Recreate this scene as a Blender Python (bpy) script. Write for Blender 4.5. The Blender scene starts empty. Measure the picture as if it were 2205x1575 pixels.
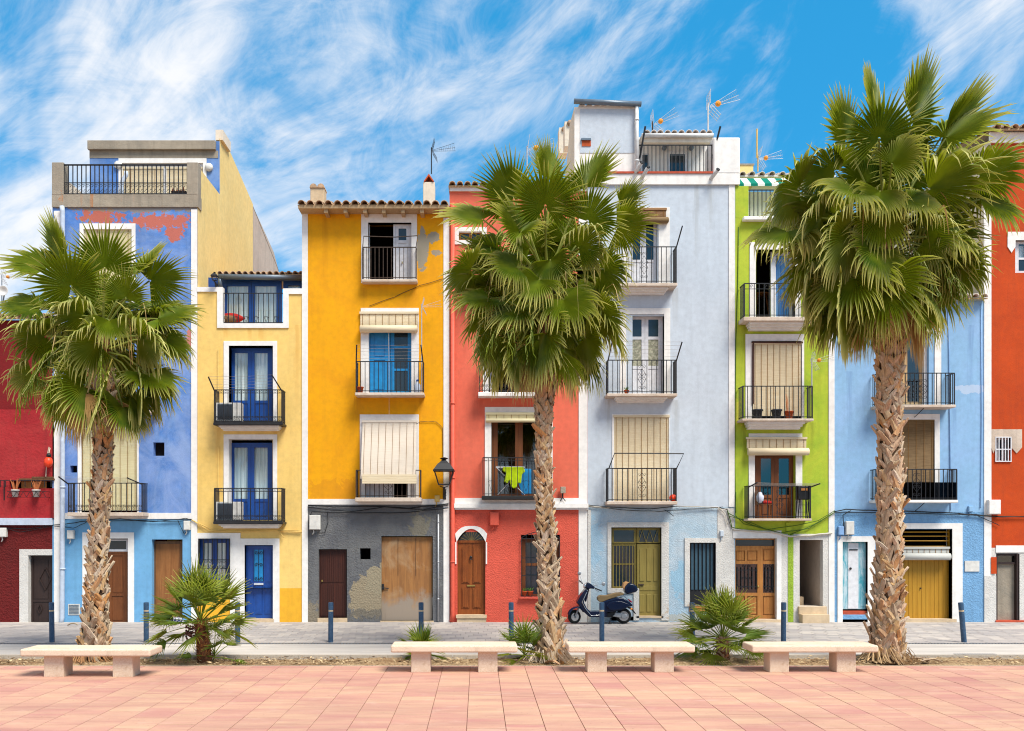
import bpy, bmesh, math, random
from mathutils import Vector, Matrix
random.seed(7)
SC = bpy.context.scene
COL = SC.collection
PI = math.pi
# ---------------------------------------------------------------- camera (metres; facades stand on y = 0, street z = 0)
FPX, CX, HY, D0, CZ = 1980.0, 1030.0, 1140.0, 24.75, 2.5
cam = bpy.data.cameras.new('camera'); cam.sensor_width = 36.0
cam.lens = FPX / 2205 * 36; cam.shift_x = (1102.5 - CX) / 2205; cam.shift_y = (HY - 787.5) / 2205
cam.clip_end = 5000
camo = bpy.data.objects.new('camera', cam); COL.objects.link(camo)
camo.location = (0, -D0, CZ); camo.rotation_euler = (PI / 2, 0, 0); SC.camera = camo
# ---------------------------------------------------------------- light
SUN_EL, SUN_AZ = math.radians(56), math.radians(139)
w = bpy.data.worlds.new('World'); SC.world = w; w.use_nodes = True
def build_world():
    nt = w.node_tree; nt.nodes.clear(); N = nt.nodes.new; L = nt.links.new
    out = N('ShaderNodeOutputWorld'); bg = N('ShaderNodeBackground'); bg.inputs[1].default_value = 0.15
    L(bg.outputs[0], out.inputs[0])
    sky = N('ShaderNodeTexSky'); sky.sky_type = 'NISHITA'; sky.sun_disc = False
    sky.sun_elevation = SUN_EL; sky.sun_rotation = SUN_AZ
    sky.air_density = 1.0; sky.dust_density = 0.4; sky.ozone_density = 2.2
    tint = N('ShaderNodeMix'); tint.data_type = 'RGBA'; tint.blend_type = 'MULTIPLY'; tint.inputs[0].default_value = 1
    L(sky.outputs[0], tint.inputs[6]); tint.inputs[7].default_value = (0.22, 0.62, 0.80, 1)
    deep = N('ShaderNodeMix'); deep.data_type = 'RGBA'; deep.inputs[0].default_value = 0.72; L(tint.outputs[2], deep.inputs[6]); deep.inputs[7].default_value = (0.05, 1.08, 2.2, 1)
    tc = N('ShaderNodeTexCoord'); sep = N('ShaderNodeSeparateXYZ'); L(tc.outputs['Generated'], sep.inputs[0])
    def M(op, a, b=None, c=None):
        n = N('ShaderNodeMath'); n.operation = op
        for i, v in enumerate((a, b, c)):
            if v is None: continue
            if isinstance(v, (int, float)): n.inputs[i].default_value = v
            else: L(v, n.inputs[i])
        return n.outputs[0]
    def noise(rot, sc, nscale, det, rough, dist, off=(0, 0, 0)):
        r0 = N('ShaderNodeVectorRotate'); r0.rotation_type = 'Y_AXIS'; r0.inputs['Angle'].default_value = math.radians(rot); L(tc.outputs['Generated'], r0.inputs['Vector'])
        mp = N('ShaderNodeMapping'); mp.inputs['Scale'].default_value = sc; mp.inputs['Location'].default_value = off
        L(r0.outputs[0], mp.inputs[0]); n = N('ShaderNodeTexNoise'); L(mp.outputs[0], n.inputs[0])
        n.inputs['Scale'].default_value = nscale; n.inputs['Detail'].default_value = det
        n.inputs['Roughness'].default_value = rough; n.inputs['Distortion'].default_value = dist
        return n.outputs[0]
    # thin high cloud: a broad veil, combed streaks climbing to the right, and fine fleece
    big = noise(30, (1, 1, 1.5), 2.6, 5, 0.58, 0.7, (1.3, 0.2, 2.1))
    wisp = noise(38, (0.9, 1, 2.2), 3.4, 12, 0.62, 1.5, (0.2, 0.5, 4.4))
    fine = noise(34, (1.0, 1, 2.0), 9.0, 9, 0.68, 1.2, (2, 1, 0))
    west = M('MULTIPLY', M('SUBTRACT', 0.05, sep.outputs[0]), 0.17)
    d = M('ADD', M('ADD', M('MULTIPLY', big, 0.95), M('MULTIPLY', wisp, 0.62)), M('MULTIPLY', fine, 0.40))
    d = M('ADD', d, west)
    mr = N('ShaderNodeMapRange'); mr.interpolation_type = 'SMOOTHSTEP'; L(d, mr.inputs[0])
    mr.inputs[1].default_value = 0.83; mr.inputs[2].default_value = 1.24; mr.inputs[3].default_value = 0.0; mr.inputs[4].default_value = 0.94
    mix = N('ShaderNodeMix'); mix.data_type = 'RGBA'; L(mr.outputs[0], mix.inputs[0]); L(deep.outputs[2], mix.inputs[6])
    mix.inputs[7].default_value = (3.15, 3.15, 3.2, 1)
    L(mix.outputs[2], bg.inputs[0])
build_world()
sun = bpy.data.lights.new('sun', 'SUN'); sun.energy = 2.9; sun.angle = math.radians(26); sun.color = (1.0, 0.93, 0.82)
suno = bpy.data.objects.new('sun', sun); COL.objects.link(suno)
sdir = Vector((math.sin(SUN_AZ) * math.cos(SUN_EL), math.cos(SUN_AZ) * math.cos(SUN_EL), math.sin(SUN_EL)))
suno.rotation_euler = sdir.to_track_quat('Z', 'Y').to_euler(); suno.location = (0, -10, 30)
SC.view_settings.view_transform = 'Standard'; SC.view_settings.look = 'None'
SC.view_settings.gamma = 1.0; SC.view_settings.use_curve_mapping = False
SC.view_settings.exposure = 1.12
SC.render.engine = 'CYCLES'; SC.cycles.use_denoising = True; SC.cycles.filter_width = 1.1
SC.cycles.max_bounces = 6; SC.cycles.transparent_max_bounces = 12
SC.cycles.caustics_reflective = False; SC.cycles.caustics_refractive = False
# ---------------------------------------------------------------- measuring: pixel of the photograph -> metres at a known depth y
def X(px, y=0.0): return (px - CX) * (D0 + y) / FPX
def Z(py, y=0.0): return CZ + (HY - py) * (D0 + y) / FPX
# ---------------------------------------------------------------- mesh helpers
WL = {}
class MB:
    def __init__(s): s.v = []; s.f = []; s.m = []; s.t = []
    def add(s, pts, faces, m=0, tip=None):
        b = len(s.v); s.v += [tuple(p) for p in pts]
        s.t += list(tip) if tip is not None else [0.0] * len(pts)
        for f in faces: s.f.append([b + i for i in f]); s.m.append(m)
        return s
    def quad(s, a, b, c, d, m=0): return s.add([a, b, c, d], [(0, 1, 2, 3)], m)
    def box(s, x0, x1, y0, y1, z0, z1, m=0):
        if x0 > x1: x0, x1 = x1, x0
        if z0 > z1: z0, z1 = z1, z0
        if y0 > y1: y0, y1 = y1, y0
        p = [(x0, y0, z0), (x1, y0, z0), (x1, y1, z0), (x0, y1, z0), (x0, y0, z1), (x1, y0, z1), (x1, y1, z1), (x0, y1, z1)]
        return s.add(p, [(3, 2, 1, 0), (4, 5, 6, 7), (0, 1, 5, 4), (1, 2, 6, 5), (2, 3, 7, 6), (3, 0, 4, 7)], m)
    def pbox(s, px0, px1, y0, y1, py0, py1, m=0, yr=None):
        yr = y0 if yr is None else yr
        return s.box(X(px0, yr), X(px1, yr), y0, y1, Z(py0, yr), Z(py1, yr), m)
    def tube(s, pts, r, n=6, m=0, cap=True, r1=None, tip=None):
        pts = [Vector(p) for p in pts]; k = len(pts); rings = []
        up0 = None
        for i, p in enumerate(pts):
            d = (pts[min(i + 1, k - 1)] - pts[max(i - 1, 0)])
            d = d.normalized() if d.length > 1e-9 else Vector((0, 0, 1))
            if up0 is None: up0 = Vector((0, 1, 0)) if abs(d.y) < 0.9 else Vector((1, 0, 0))
            a = d.cross(up0); a = a.normalized() if a.length > 1e-6 else d.orthogonal().normalized()
            b = d.cross(a).normalized()
            rr = r if r1 is None else r + (r1 - r) * i / max(1, k - 1)
            rings.append([p + (a * math.cos(2 * PI * j / n + PI / n) + b * math.sin(2 * PI * j / n + PI / n)) * rr for j in range(n)])
        P = [q for g in rings for q in g]; F = []
        for i in range(k - 1):
            for j in range(n):
                F.append((i * n + j, i * n + (j + 1) % n, (i + 1) * n + (j + 1) % n, (i + 1) * n + j))
        if cap: F.append(tuple(range(n - 1, -1, -1))); F.append(tuple((k - 1) * n + j for j in range(n)))
        return s.add(P, F, m, tip=None if tip is None else [tip] * len(P))
    def prism(s, poly, y0, y1, m=0):
        n = len(poly); P = [(x, y0, z) for x, z in poly] + [(x, y1, z) for x, z in poly]
        F = [tuple(range(n)), tuple(range(2 * n - 1, n - 1, -1))] + [(i, (i + 1) % n, n + (i + 1) % n, n + i) for i in range(n)]
        return s.add(P, F, m)
    def lathe(s, c, prof, n=12, m=0, axis='z'):
        P = []; F = []; k = len(prof)
        for r, h in prof:
            for j in range(n):
                a = 2 * PI * j / n; u, v = r * math.cos(a), r * math.sin(a)
                P.append((c[0] + u, c[1] + v, c[2] + h) if axis == 'z' else (c[0] + u, c[1] + h, c[2] + v) if axis == 'y' else (c[0] + h, c[1] + u, c[2] + v))
        for i in range(k - 1):
            for j in range(n): F.append((i * n + j, i * n + (j + 1) % n, (i + 1) * n + (j + 1) % n, (i + 1) * n + j))
        F.append(tuple(range(n - 1, -1, -1))); F.append(tuple((k - 1) * n + j for j in range(n)))
        return s.add(P, F, m)
    def mesh(s, name, mats, smooth=False, tip=False, norm=True):
        me = bpy.data.meshes.new(name); me.from_pydata(s.v, [], s.f)
        if norm:
            bm = bmesh.new(); bm.from_mesh(me); bmesh.ops.recalc_face_normals(bm, faces=bm.faces); bm.to_mesh(me); bm.free()
        for mt in (mats if isinstance(mats, (list, tuple)) else [mats]): me.materials.append(MAT[mt] if isinstance(mt, str) else mt)
        me.polygons.foreach_set('material_index', s.m)
        if smooth: me.polygons.foreach_set('use_smooth', [True] * len(s.f))
        if tip:
            at = me.attributes.new('tip', 'FLOAT', 'POINT'); at.data.foreach_set('value', s.t)
        me.update(); return me
def link(name, me, parent=None, loc=None, rot=None):
    o = bpy.data.objects.new(name, me); COL.objects.link(o)
    pw = Vector((0, 0, 0))
    if parent is not None: o.parent = parent; pw = WL.get(parent.name, Vector((0, 0, 0)))
    l = Vector(loc) if loc is not None else -pw
    o.location = l
    if rot is not None: o.rotation_euler = rot
    WL[o.name] = pw + l
    return o
def part(name, mb, mats, parent, smooth=False, tip=False, bevel=0, seg=2, norm=True):
    """mesh given in world metres, parented under parent"""
    o = link(name, mb.mesh(name, mats, smooth, tip, norm), parent)
    if bevel: bev(o, bevel, seg)
    return o
def bev(o, wd, seg=2):
    md = o.modifiers.new('bevel', 'BEVEL'); md.width = wd; md.segments = seg; md.limit_method = 'ANGLE'; md.angle_limit = math.radians(40)
def tag(o, label, cat, group=None):
    o['label'] = label; o['category'] = cat
    if group: o['group'] = group
    return o
def thing(name, label, cat, loc=(0, 0, 0), group=None, rot=None):
    o = link(name, None, None, loc, rot); o.empty_display_size = 0.2
    return tag(o, label, cat, group)
def solo(name, mb, mats, label, cat, group=None, smooth=False, bevel=0):
    return tag(part(name, mb, mats, None, smooth, bevel=bevel), label, cat, group)
def struct(o, kind='structure'): o['kind'] = kind; return o
def copy_tree(o, parent=None):
    c = o.copy(); COL.objects.link(c); c.parent = parent
    for ch in list(o.children): copy_tree(ch, c)
    return c
# ---------------------------------------------------------------- materials
MAT = {}
def S(r, g, b, k=0.8):
    f = lambda c: ((c / 255 + 0.055) / 1.055) ** 2.4 if c > 10 else c / 255 / 12.92
    return (f(r) * k, f(g) * k, f(b) * k)
class NT:
    def __init__(s, name):
        m = bpy.data.materials.new(name); m.use_nodes = True; s.m = m; s.t = m.node_tree; s.b = s.t.nodes['Principled BSDF']
        MAT[name] = m; s.out = s.t.nodes['Material Output']
    def N(s, t, **k):
        n = s.t.nodes.new('ShaderNode' + t)
        for a, v in k.items(): setattr(n, a, v)
        return n
    def L(s, a, b): s.t.links.new(a, b)
    def put(s, v, sock):
        if hasattr(v, 'is_output'): s.L(v, sock)
        elif isinstance(v, (tuple, list)) and len(v) == 3 and sock.type == 'RGBA': sock.default_value = (*v, 1)
        else: sock.default_value = v
    def math(s, op, a, b=0.0, clamp=False):
        n = s.N('Math', operation=op, use_clamp=clamp); s.put(a, n.inputs[0]); s.put(b, n.inputs[1]); return n.outputs[0]
    def mix(s, f, a, b, mode='MIX'):
        n = s.N('Mix', data_type='RGBA', blend_type=mode); s.put(f, n.inputs[0]); s.put(a, n.inputs[6]); s.put(b, n.inputs[7]); return n.outputs[2]
    def obj(s): return s.N('TexCoord').outputs['Object']
    def noise(s, scale, det=4, rough=0.55, sc=(1, 1, 1), dist=0.0, vec=None, loc=(0, 0, 0)):
        mp = s.N('Mapping'); s.L(vec or s.obj(), mp.inputs[0]); mp.inputs['Scale'].default_value = sc; mp.inputs['Location'].default_value = loc
        n = s.N('TexNoise'); s.L(mp.outputs[0], n.inputs[0]); n.inputs['Scale'].default_value = scale; n.inputs['Detail'].default_value = det
        n.inputs['Roughness'].default_value = rough; n.inputs['Distortion'].default_value = dist; return n.outputs[0]
    def rng(s, v, a, b, c=0.0, d=1.0):
        n = s.N('MapRange'); s.put(v, n.inputs[0])
        for i, q in enumerate((a, b, c, d)): s.put(q, n.inputs[i + 1])
        return n.outputs[0]
    def bump(s, h, strength=0.3, dist=0.02):
        n = s.N('Bump'); s.L(h, n.inputs['Height']); n.inputs['Strength'].default_value = strength; n.inputs['Distance'].default_value = dist
        s.L(n.outputs[0], s.b.inputs['Normal'])
    def blob(s, c, r, amt=0.9, nscale=2.2, edge=0.06, rough=0.65, det=7):
        """ragged patch of wear round a place on the wall"""
        mp = s.N('Mapping', vector_type='POINT'); s.L(s.obj(), mp.inputs[0])
        mp.inputs['Scale'].default_value = (1 / r[0], 0.0, 1 / r[1]); mp.inputs['Location'].default_value = (-c[0] / r[0], 0, -c[1] / r[1])
        ln = s.N('VectorMath', operation='LENGTH'); s.L(mp.outputs[0], ln.inputs[0])
        n = s.noise(nscale * 1.7, det + 2, rough, dist=.6)
        d = s.math('ADD', s.math('SUBTRACT', 1.0, ln.outputs[1]), s.math('MULTIPLY', s.math('SUBTRACT', n, 0.5), amt * 4.2))
        return s.rng(d, 0.0, edge)
    def zramp(s, z0, z1):
        sp = s.N('SeparateXYZ'); s.L(s.obj(), sp.inputs[0]); return s.rng(sp.outputs[2], z0, z1)
    def done(s, col, rough=0.8, spec=0.3, metal=0.0):
        s.put(col, s.b.inputs['Base Color']); s.put(rough, s.b.inputs['Roughness']); s.b.inputs['Specular IOR Level'].default_value = spec
        s.b.inputs['Metallic'].default_value = metal; return s.m
def paint(name, c, var=0.10, big=0.5, fade=None, fadeamt=0.35, bump=0.15, bscale=45, streak=0.18, wear=(), rough=0.85, cell=None):
    """limewash / plaster: broad cloudy fading, faint rain streaks, fine grain, optional ragged wear patches"""
    t = NT(name); a = t.noise(big, 6, 0.6, dist=0.4); b = t.noise(7, 5, 0.6)
    lo = tuple(x * (1 - var) for x in c); hi = tuple(min(0.92, x * (1 + var)) for x in c)
    col = t.mix(t.rng(a, 0.33, 0.67), lo, hi)
    if fade: col = t.mix(t.math('MULTIPLY', t.rng(t.noise(0.7, 7, 0.65, dist=1.2, loc=(4, 0, 9)), 0.42, 0.66), fadeamt), col, fade)
    col = t.mix(t.math('MULTIPLY', t.rng(b, 0.38, 0.75), 0.15), col, (0.03, 0.025, 0.02))
    st = t.noise(2.2, 4, 0.6, sc=(2.6, 1, 0.16), loc=(7, 0, 3))
    col = t.mix(t.math('MULTIPLY', t.rng(st, 0.50, 0.74), min(.6, streak * 1.7)), col, tuple(x * 0.5 + 0.01 for x in c))
    for mask, wc in [(f(t), q) for f, q in wear]:
        col = t.mix(mask, col, wc)
    h = t.noise(bscale, 4, 0.6)
    if cell:
        h2 = t.noise(cell, 3, 0.5, dist=0.6); h = t.math('ADD', h, t.math('MULTIPLY', h2, 2.0))
    big_h = t.noise(2.5, 3, 0.5); h = t.math('ADD', h, t.math('MULTIPLY', big_h, 1.6))
    t.bump(h, bump, 0.03); return t.done(col, rough, 0.25)
def plain(name, c, rough=0.6, spec=0.4, metal=0.0, var=0.12, scale=9, bump=0.0, rnd=0.0, dirt=0.0):
    t = NT(name); a = t.noise(scale, 5, 0.6)
    col = t.mix(t.rng(a, 0.3, 0.7), tuple(x * (1 - var) for x in c), tuple(min(0.95, x * (1 + var)) for x in c))
    if rnd:
        oi = t.N('ObjectInfo'); col = t.mix(t.math('MULTIPLY', oi.outputs['Random'], rnd), col, tuple(x * 0.45 for x in c))
    if dirt: col = t.mix(t.math('MULTIPLY', t.rng(t.noise(3, 6, 0.7), 0.45, 0.75), dirt), col, (0.09, 0.07, 0.05))
    if bump: t.bump(t.noise(scale * 8, 4), bump, 0.01)
    return t.done(col, rough, spec, metal)
def wood(name, c, c2, rough=0.55, scale=1.0, spec=0.3, dirt=0.2, horiz=False):
    t = NT(name); sc = (0.25, 1, 6) if horiz else (7, 7, 0.35)
    a = t.noise(3.2 * scale, 7, 0.65, sc=sc, dist=0.6); b = t.noise(1.2, 5, 0.6)
    col = t.mix(t.rng(a, 0.32, 0.68), c, c2)
    col = t.mix(t.math('MULTIPLY', t.rng(b, 0.45, 0.75), dirt), col, tuple(x * 0.3 for x in c))
    t.bump(a, 0.25, 0.01); return t.done(col, rough, spec)
def drips(lst, c, amt):
    """rain streaks run down from sills, slab ends and gutters"""
    def one(px, a, b):
        def f(t):
            mp = t.N('Mapping'); t.L(t.obj(), mp.inputs[0]); ln = Z(a) - Z(b); mp.inputs['Scale'].default_value = (1 / .10, 0, 1 / max(.2, ln)); mp.inputs['Location'].default_value = (-X(px) / .10, 0, -Z(a) / max(.2, ln))
            sp = t.N('SeparateXYZ'); t.L(mp.outputs[0], sp.inputs[0]); n = t.noise(3.5, 5, .65, sc=(5, 1, .35)); wob = t.math('SUBTRACT', n, .5)
            side = t.rng(t.math('ABSOLUTE', t.math('ADD', sp.outputs[0], t.math('MULTIPLY', wob, 3.0))), 1.0, .2); zz = t.math('ADD', sp.outputs[2], 1.0)
            run = t.math('MULTIPLY', t.rng(t.math('ADD', zz, t.math('MULTIPLY', wob, .8)), 0.0, .8), t.math('LESS_THAN', zz, 1.0)); return t.math('MULTIPLY', t.math('MULTIPLY', side, run), amt)
        return f
    return [(one(*q), c) for q in lst]
WHITE = S(246, 243, 239, .84)
paint('white_paint', WHITE, 0.05, 0.8, bump=0.10, streak=0.10)
paint('white_rough', S(226, 222, 216), 0.06, 0.8, bump=0.35, bscale=36, cell=30, streak=0.10, wear=[(lambda t: t.math('MULTIPLY', t.blob((X(1560), 0.1), (1.5, .5), .6, 3), .45), S(190, 150, 100))])
paint('crimson', S(172, 40, 46), 0.14, 0.7, fade=S(190, 70, 66), fadeamt=.4, bump=0.5, bscale=14, streak=.25)
paint('crimson_dark', S(128, 24, 28), 0.12, bump=.3)
paint('maroon_rough', S(112, 26, 26), 0.16, bump=0.8, bscale=30, cell=18)
paint('cobalt', S(72, 126, 202), 0.24, 0.8, fade=S(154, 182, 222), fadeamt=.55, bump=0.25, streak=.2, wear=[
    (lambda t: t.math('MULTIPLY', t.zramp(11.35, 9.6), t.math('MULTIPLY', t.rng(t.noise(1.1, 8, .7, dist=1.0, loc=(2, 0, 5)), .36, .60), .55)), S(158, 180, 228)),
    (lambda t: t.blob((X(345), Z(478)), (.85, .20), 1.0, 3.8), S(196, 112, 98)),
    (lambda t: t.blob((X(215), Z(468)), (.6, .18), 1.0, 3.8), S(190, 108, 92)),
    (lambda t: t.blob((X(375), Z(505)), (.25, .18), .7, 3.2), S(196, 112, 98)),
    (lambda t: t.math('MULTIPLY', t.blob((X(300), Z(445)), (2.4, .14), .7, 2.4), .85), S(150, 138, 120)),
    (lambda t: t.blob((X(411), Z(735)), (.10, .35), .8, 2.6), S(206, 130, 124))])
paint('azure', S(118, 178, 222), 0.08, 0.8, bump=0.2, fade=S(128, 182, 232), fadeamt=.4)
paint('cornflower', S(150, 194, 232), 0.06, 0.6, bump=0.14, fade=S(160, 192, 240), fadeamt=.4, streak=.10, wear=drips([(2055, 880, 960), (2060, 1085, 1103), (2090, 700, 900), (1830, 800, 1000)], S(116, 150, 196), .5) + [(lambda t: t.math('MULTIPLY', t.blob((X(2090), Z(838)), (.45, .12), .5, 3), .5), S(214, 222, 238))])
paint('cornflower_rough', S(128, 178, 222), 0.08, 0.8, bump=0.5, cell=22)
paint('straw', S(252, 214, 128), 0.05, 0.5, bump=0.14, streak=.12, fade=S(252, 206, 108), fadeamt=.4, wear=drips([(487, 707, 740), (538, 707, 738), (562, 707, 742), (592, 925, 960), (470, 922, 1010), (606, 1130, 1165), (640, 700, 900)], S(226, 170, 84), .5))
paint('straw_side', S(254, 224, 150), 0.06, 0.4, bump=0.2, streak=.10, fade=S(250, 212, 128), fadeamt=.5)
paint('marigold', S(250, 186, 52), 0.05, bump=.14)
paint('orange_paint', S(250, 176, 8), 0.05, 0.4, fade=S(232, 152, 20), fadeamt=.45, bump=0.12, streak=.10, wear=[
    (lambda t: t.blob((X(909), Z(535)), (.17, .58), .42, 2.4), S(164, 154, 134)),
    (lambda t: t.blob((X(933), Z(512)), (.16, .16), .5, 3), S(164, 154, 134)),
    (lambda t: t.blob((X(940), Z(545)), (.13, .10), .7, 3), S(166, 152, 130)),
    *drips([(770, 855, 930), (908, 855, 900), (784, 620, 660), (894, 620, 662), (700, 470, 640), (860, 470, 475)], S(206, 134, 16), .5),
    (lambda t: t.math('MULTIPLY', t.blob((X(740), Z(1065)), (1.4, .35), .9, 2), .3), S(196, 118, 30))])
paint('slate_rough', S(108, 109, 113), 0.16, 0.9, bump=0.45, bscale=30, cell=20, fade=S(132, 132, 130), fadeamt=.75, wear=[
    (lambda t: t.blob((X(790), Z(1285)), (.55, .55), .45, 1.6), S(158, 144, 120)),
    (lambda t: t.blob((X(812), Z(1250)), (.30, .42), .5, 2.2), S(160, 148, 124)),
    (lambda t: t.math('MULTIPLY', t.blob((X(800), Z(1325)), (.7, .15), .9, 3), .7), S(108, 104, 98)),
    (lambda t: t.math('MULTIPLY', t.blob((X(672), Z(1322)), (.3, .3), .9, 3), .7), S(150, 136, 112)),
    (lambda t: t.math('MULTIPLY', t.blob((X(905), Z(1135)), (.25, .35), .9, 3), .45), S(150, 140, 110))])
paint('coral', S(236, 116, 90), 0.05, 0.5, wear=drips([(1034, 862, 900), (1040, 1082, 1085), (1225, 450, 800), (1000, 530, 800)], S(200, 84, 64), .45), bump=0.12, fade=S(230, 102, 78), fadeamt=.4, streak=.08)
paint('coral_rough', S(230, 98, 78), 0.07, 0.8, bump=0.45, bscale=36, cell=28, streak=.10)
paint('ice_blue', S(208, 219, 231), 0.04, 0.5, bump=0.12, fade=S(204, 212, 224), fadeamt=.4, streak=.10, wear=drips([(1310, 862, 960), (1456, 862, 985), (1454, 620, 720), (1382, 400, 450), (1530, 400, 520), (1500, 380, 600), (1290, 700, 900)], S(176, 180, 182), .55))
paint('ice_rough', S(176, 202, 220), 0.07, 0.7, fade=S(212, 220, 226), fadeamt=.7, bump=0.35, bscale=36, cell=30, streak=.12, wear=[
    (lambda t: t.math('MULTIPLY', t.blob((X(1468), Z(1250)), (.30, .5), .7, 2.5), .7), S(150, 196, 222)),
    (lambda t: t.math('MULTIPLY', t.blob((X(1280), Z(1165)), (.2, .7), .7, 2.5), .5), S(150, 194, 222)),
    (lambda t: t.math('MULTIPLY', t.blob((X(1465), Z(1332)), (.7, .12), .7, 4), .5), S(196, 180, 150))])
paint('lime', S(190, 204, 62), 0.10, 0.6, fade=S(152, 190, 52), fadeamt=.7, bump=0.2, streak=.2, wear=drips([(1604, 700, 830), (1750, 700, 760), (1602, 910, 1040), (1748, 910, 1000), (1765, 600, 900)], S(140, 150, 46), .6) + [(lambda t: t.math('MULTIPLY', t.blob((X(1585), Z(890)), (.16, .35), .9, 4), .6), S(220, 206, 80))])
paint('lime_rough', S(160, 190, 62), 0.12, bump=.6, cell=24)
paint('vermilion', S(204, 76, 22), 0.08, 0.6, fade=S(188, 60, 16), fadeamt=.5, bump=0.25, streak=.2)
paint('grey_side', S(206, 190, 176), 0.08, 0.4, bump=.3, streak=.3)
paint('cream_side', S(240, 226, 206), 0.06, 0.5, bump=.2)
paint('concrete', S(172, 160, 142), 0.16, 1.2, fade=S(140, 134, 124), fadeamt=.6, bump=0.4, bscale=30, streak=.35, wear=[
    (lambda t: t.math('MULTIPLY', t.math('MULTIPLY', t.rng(t.noise(4.5, 3, .6, sc=(1, 1, .12)), .60, .72), t.blob((X(300), Z(430)), (2.3, .3), .3, 2)), .8), S(186, 112, 40))])
paint('beige_stone', S(222, 196, 162), 0.10, 2, bump=.35, bscale=60, streak=.1)
paint('slab_paint', S(226, 210, 194), 0.10, 2, bump=.3, streak=.3, fade=S(190, 158, 128), fadeamt=.5)
plain('iron', S(30, 30, 34), 0.5, 0.4, var=.3)
plain('iron_rust', S(70, 56, 46), 0.7, 0.3, var=.4, scale=20)
plain('grey_metal', S(110, 124, 138), 0.4, 0.5, metal=.3)
plain('pipe_blue', S(196, 208, 226), 0.55, 0.3, dirt=.15)
plain('pipe_white', S(222, 222, 222), 0.5, 0.3, dirt=.15)
plain('pipe_coral', S(232, 98, 76), 0.55, 0.3)
plain('alu', S(196, 198, 202), 0.5, 0.3, metal=.2)
plain('blue_joinery', S(18, 74, 156), 0.4, 0.5, var=.15)
plain('turquoise_joinery', S(20, 140, 206), 0.45, 0.5, var=.15)
plain('white_joinery', S(232, 232, 236), 0.45, 0.4, dirt=.1)
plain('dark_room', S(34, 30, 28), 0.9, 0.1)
plain('cable', S(34, 36, 40), 0.7, 0.3)
plain('cable_pale', S(214, 208, 196), 0.6, 0.3, dirt=.3)
plain('cable_green', S(76, 110, 30), 0.7, 0.3)
plain('cable_straw', S(226, 190, 110), 0.7, 0.3)
plain('plastic_white', S(224, 222, 216), 0.5, 0.4, dirt=.12)
plain('plastic_blue', S(134, 174, 222), 0.5, 0.4)
plain('plastic_orange', S(250, 160, 40), 0.5, 0.4)
plain('plastic_black', S(26, 26, 28), 0.55, 0.4)
plain('terracotta', S(196, 88, 46), 0.8, 0.2, dirt=.2)
plain('pot_dark', S(54, 60, 70), 0.6, 0.3)
plain('dry_plant', S(214, 132, 84), 0.8, 0.2)
plain('green_plant', S(88, 130, 46), 0.7, 0.2)
plain('buoy', S(250, 70, 30), 0.4, 0.4)
plain('rope', S(222, 206, 184), 0.9, 0.1)
plain('tile_clay', S(206, 172, 140), 0.85, 0.2, var=.25, scale=14, bump=.4, rnd=.55, dirt=.55)
plain('tile_white', S(226, 212, 200), 0.85, 0.2, var=.15, scale=14, bump=.4, rnd=.3, dirt=.25)
plain('tile_red', S(204, 92, 66), 0.85, 0.2, var=.2, rnd=.4)
plain('glove_green', S(196, 226, 20), 0.8, 0.2)
plain('cloth_white', S(214, 218, 236), 0.9, 0.1)
plain('cloth_red', S(190, 52, 48), 0.9, 0.1)
plain('cloth_black', S(40, 40, 44), 0.9, 0.1)
plain('cloth_blue', S(50, 80, 150), 0.9, 0.1)
plain('rug_brown', S(150, 116, 84), 0.95, 0.1)
plain('flower_blue', S(50, 74, 190), 0.8, 0.2)
plain('flower_pink', S(226, 168, 178), 0.8, 0.2)
plain('mail_plate', S(222, 226, 232), 0.4, 0.5)
plain('brass', S(190, 160, 90), 0.35, 0.5, metal=.7)
wood('brown_ply', S(172, 116, 66), S(140, 88, 46), dirt=.55)
wood('dark_wood', S(84, 42, 30), S(56, 28, 22), dirt=.3)
wood('choc_wood', S(62, 46, 42), S(50, 38, 36), dirt=.1)
wood('honey_wood', S(160, 88, 34), S(118, 58, 18), dirt=.55)
wood('oak_wood', S(206, 142, 74), S(172, 106, 48), dirt=.55)
wood('brown_wood', S(128, 92, 62), S(98, 68, 44), dirt=.25)
wood('chestnut_wood', S(142, 84, 44), S(110, 62, 30), dirt=.55)
wood('pale_beam', S(206, 176, 134), S(176, 142, 100), dirt=.35)
wood('olive_paint', S(160, 142, 74), S(142, 124, 60), dirt=.3)
wood('mustard_paint', S(196, 146, 44), S(182, 130, 32), dirt=.2)
wood('pine_wood', S(220, 186, 138), S(200, 160, 110), dirt=.1)
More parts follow.
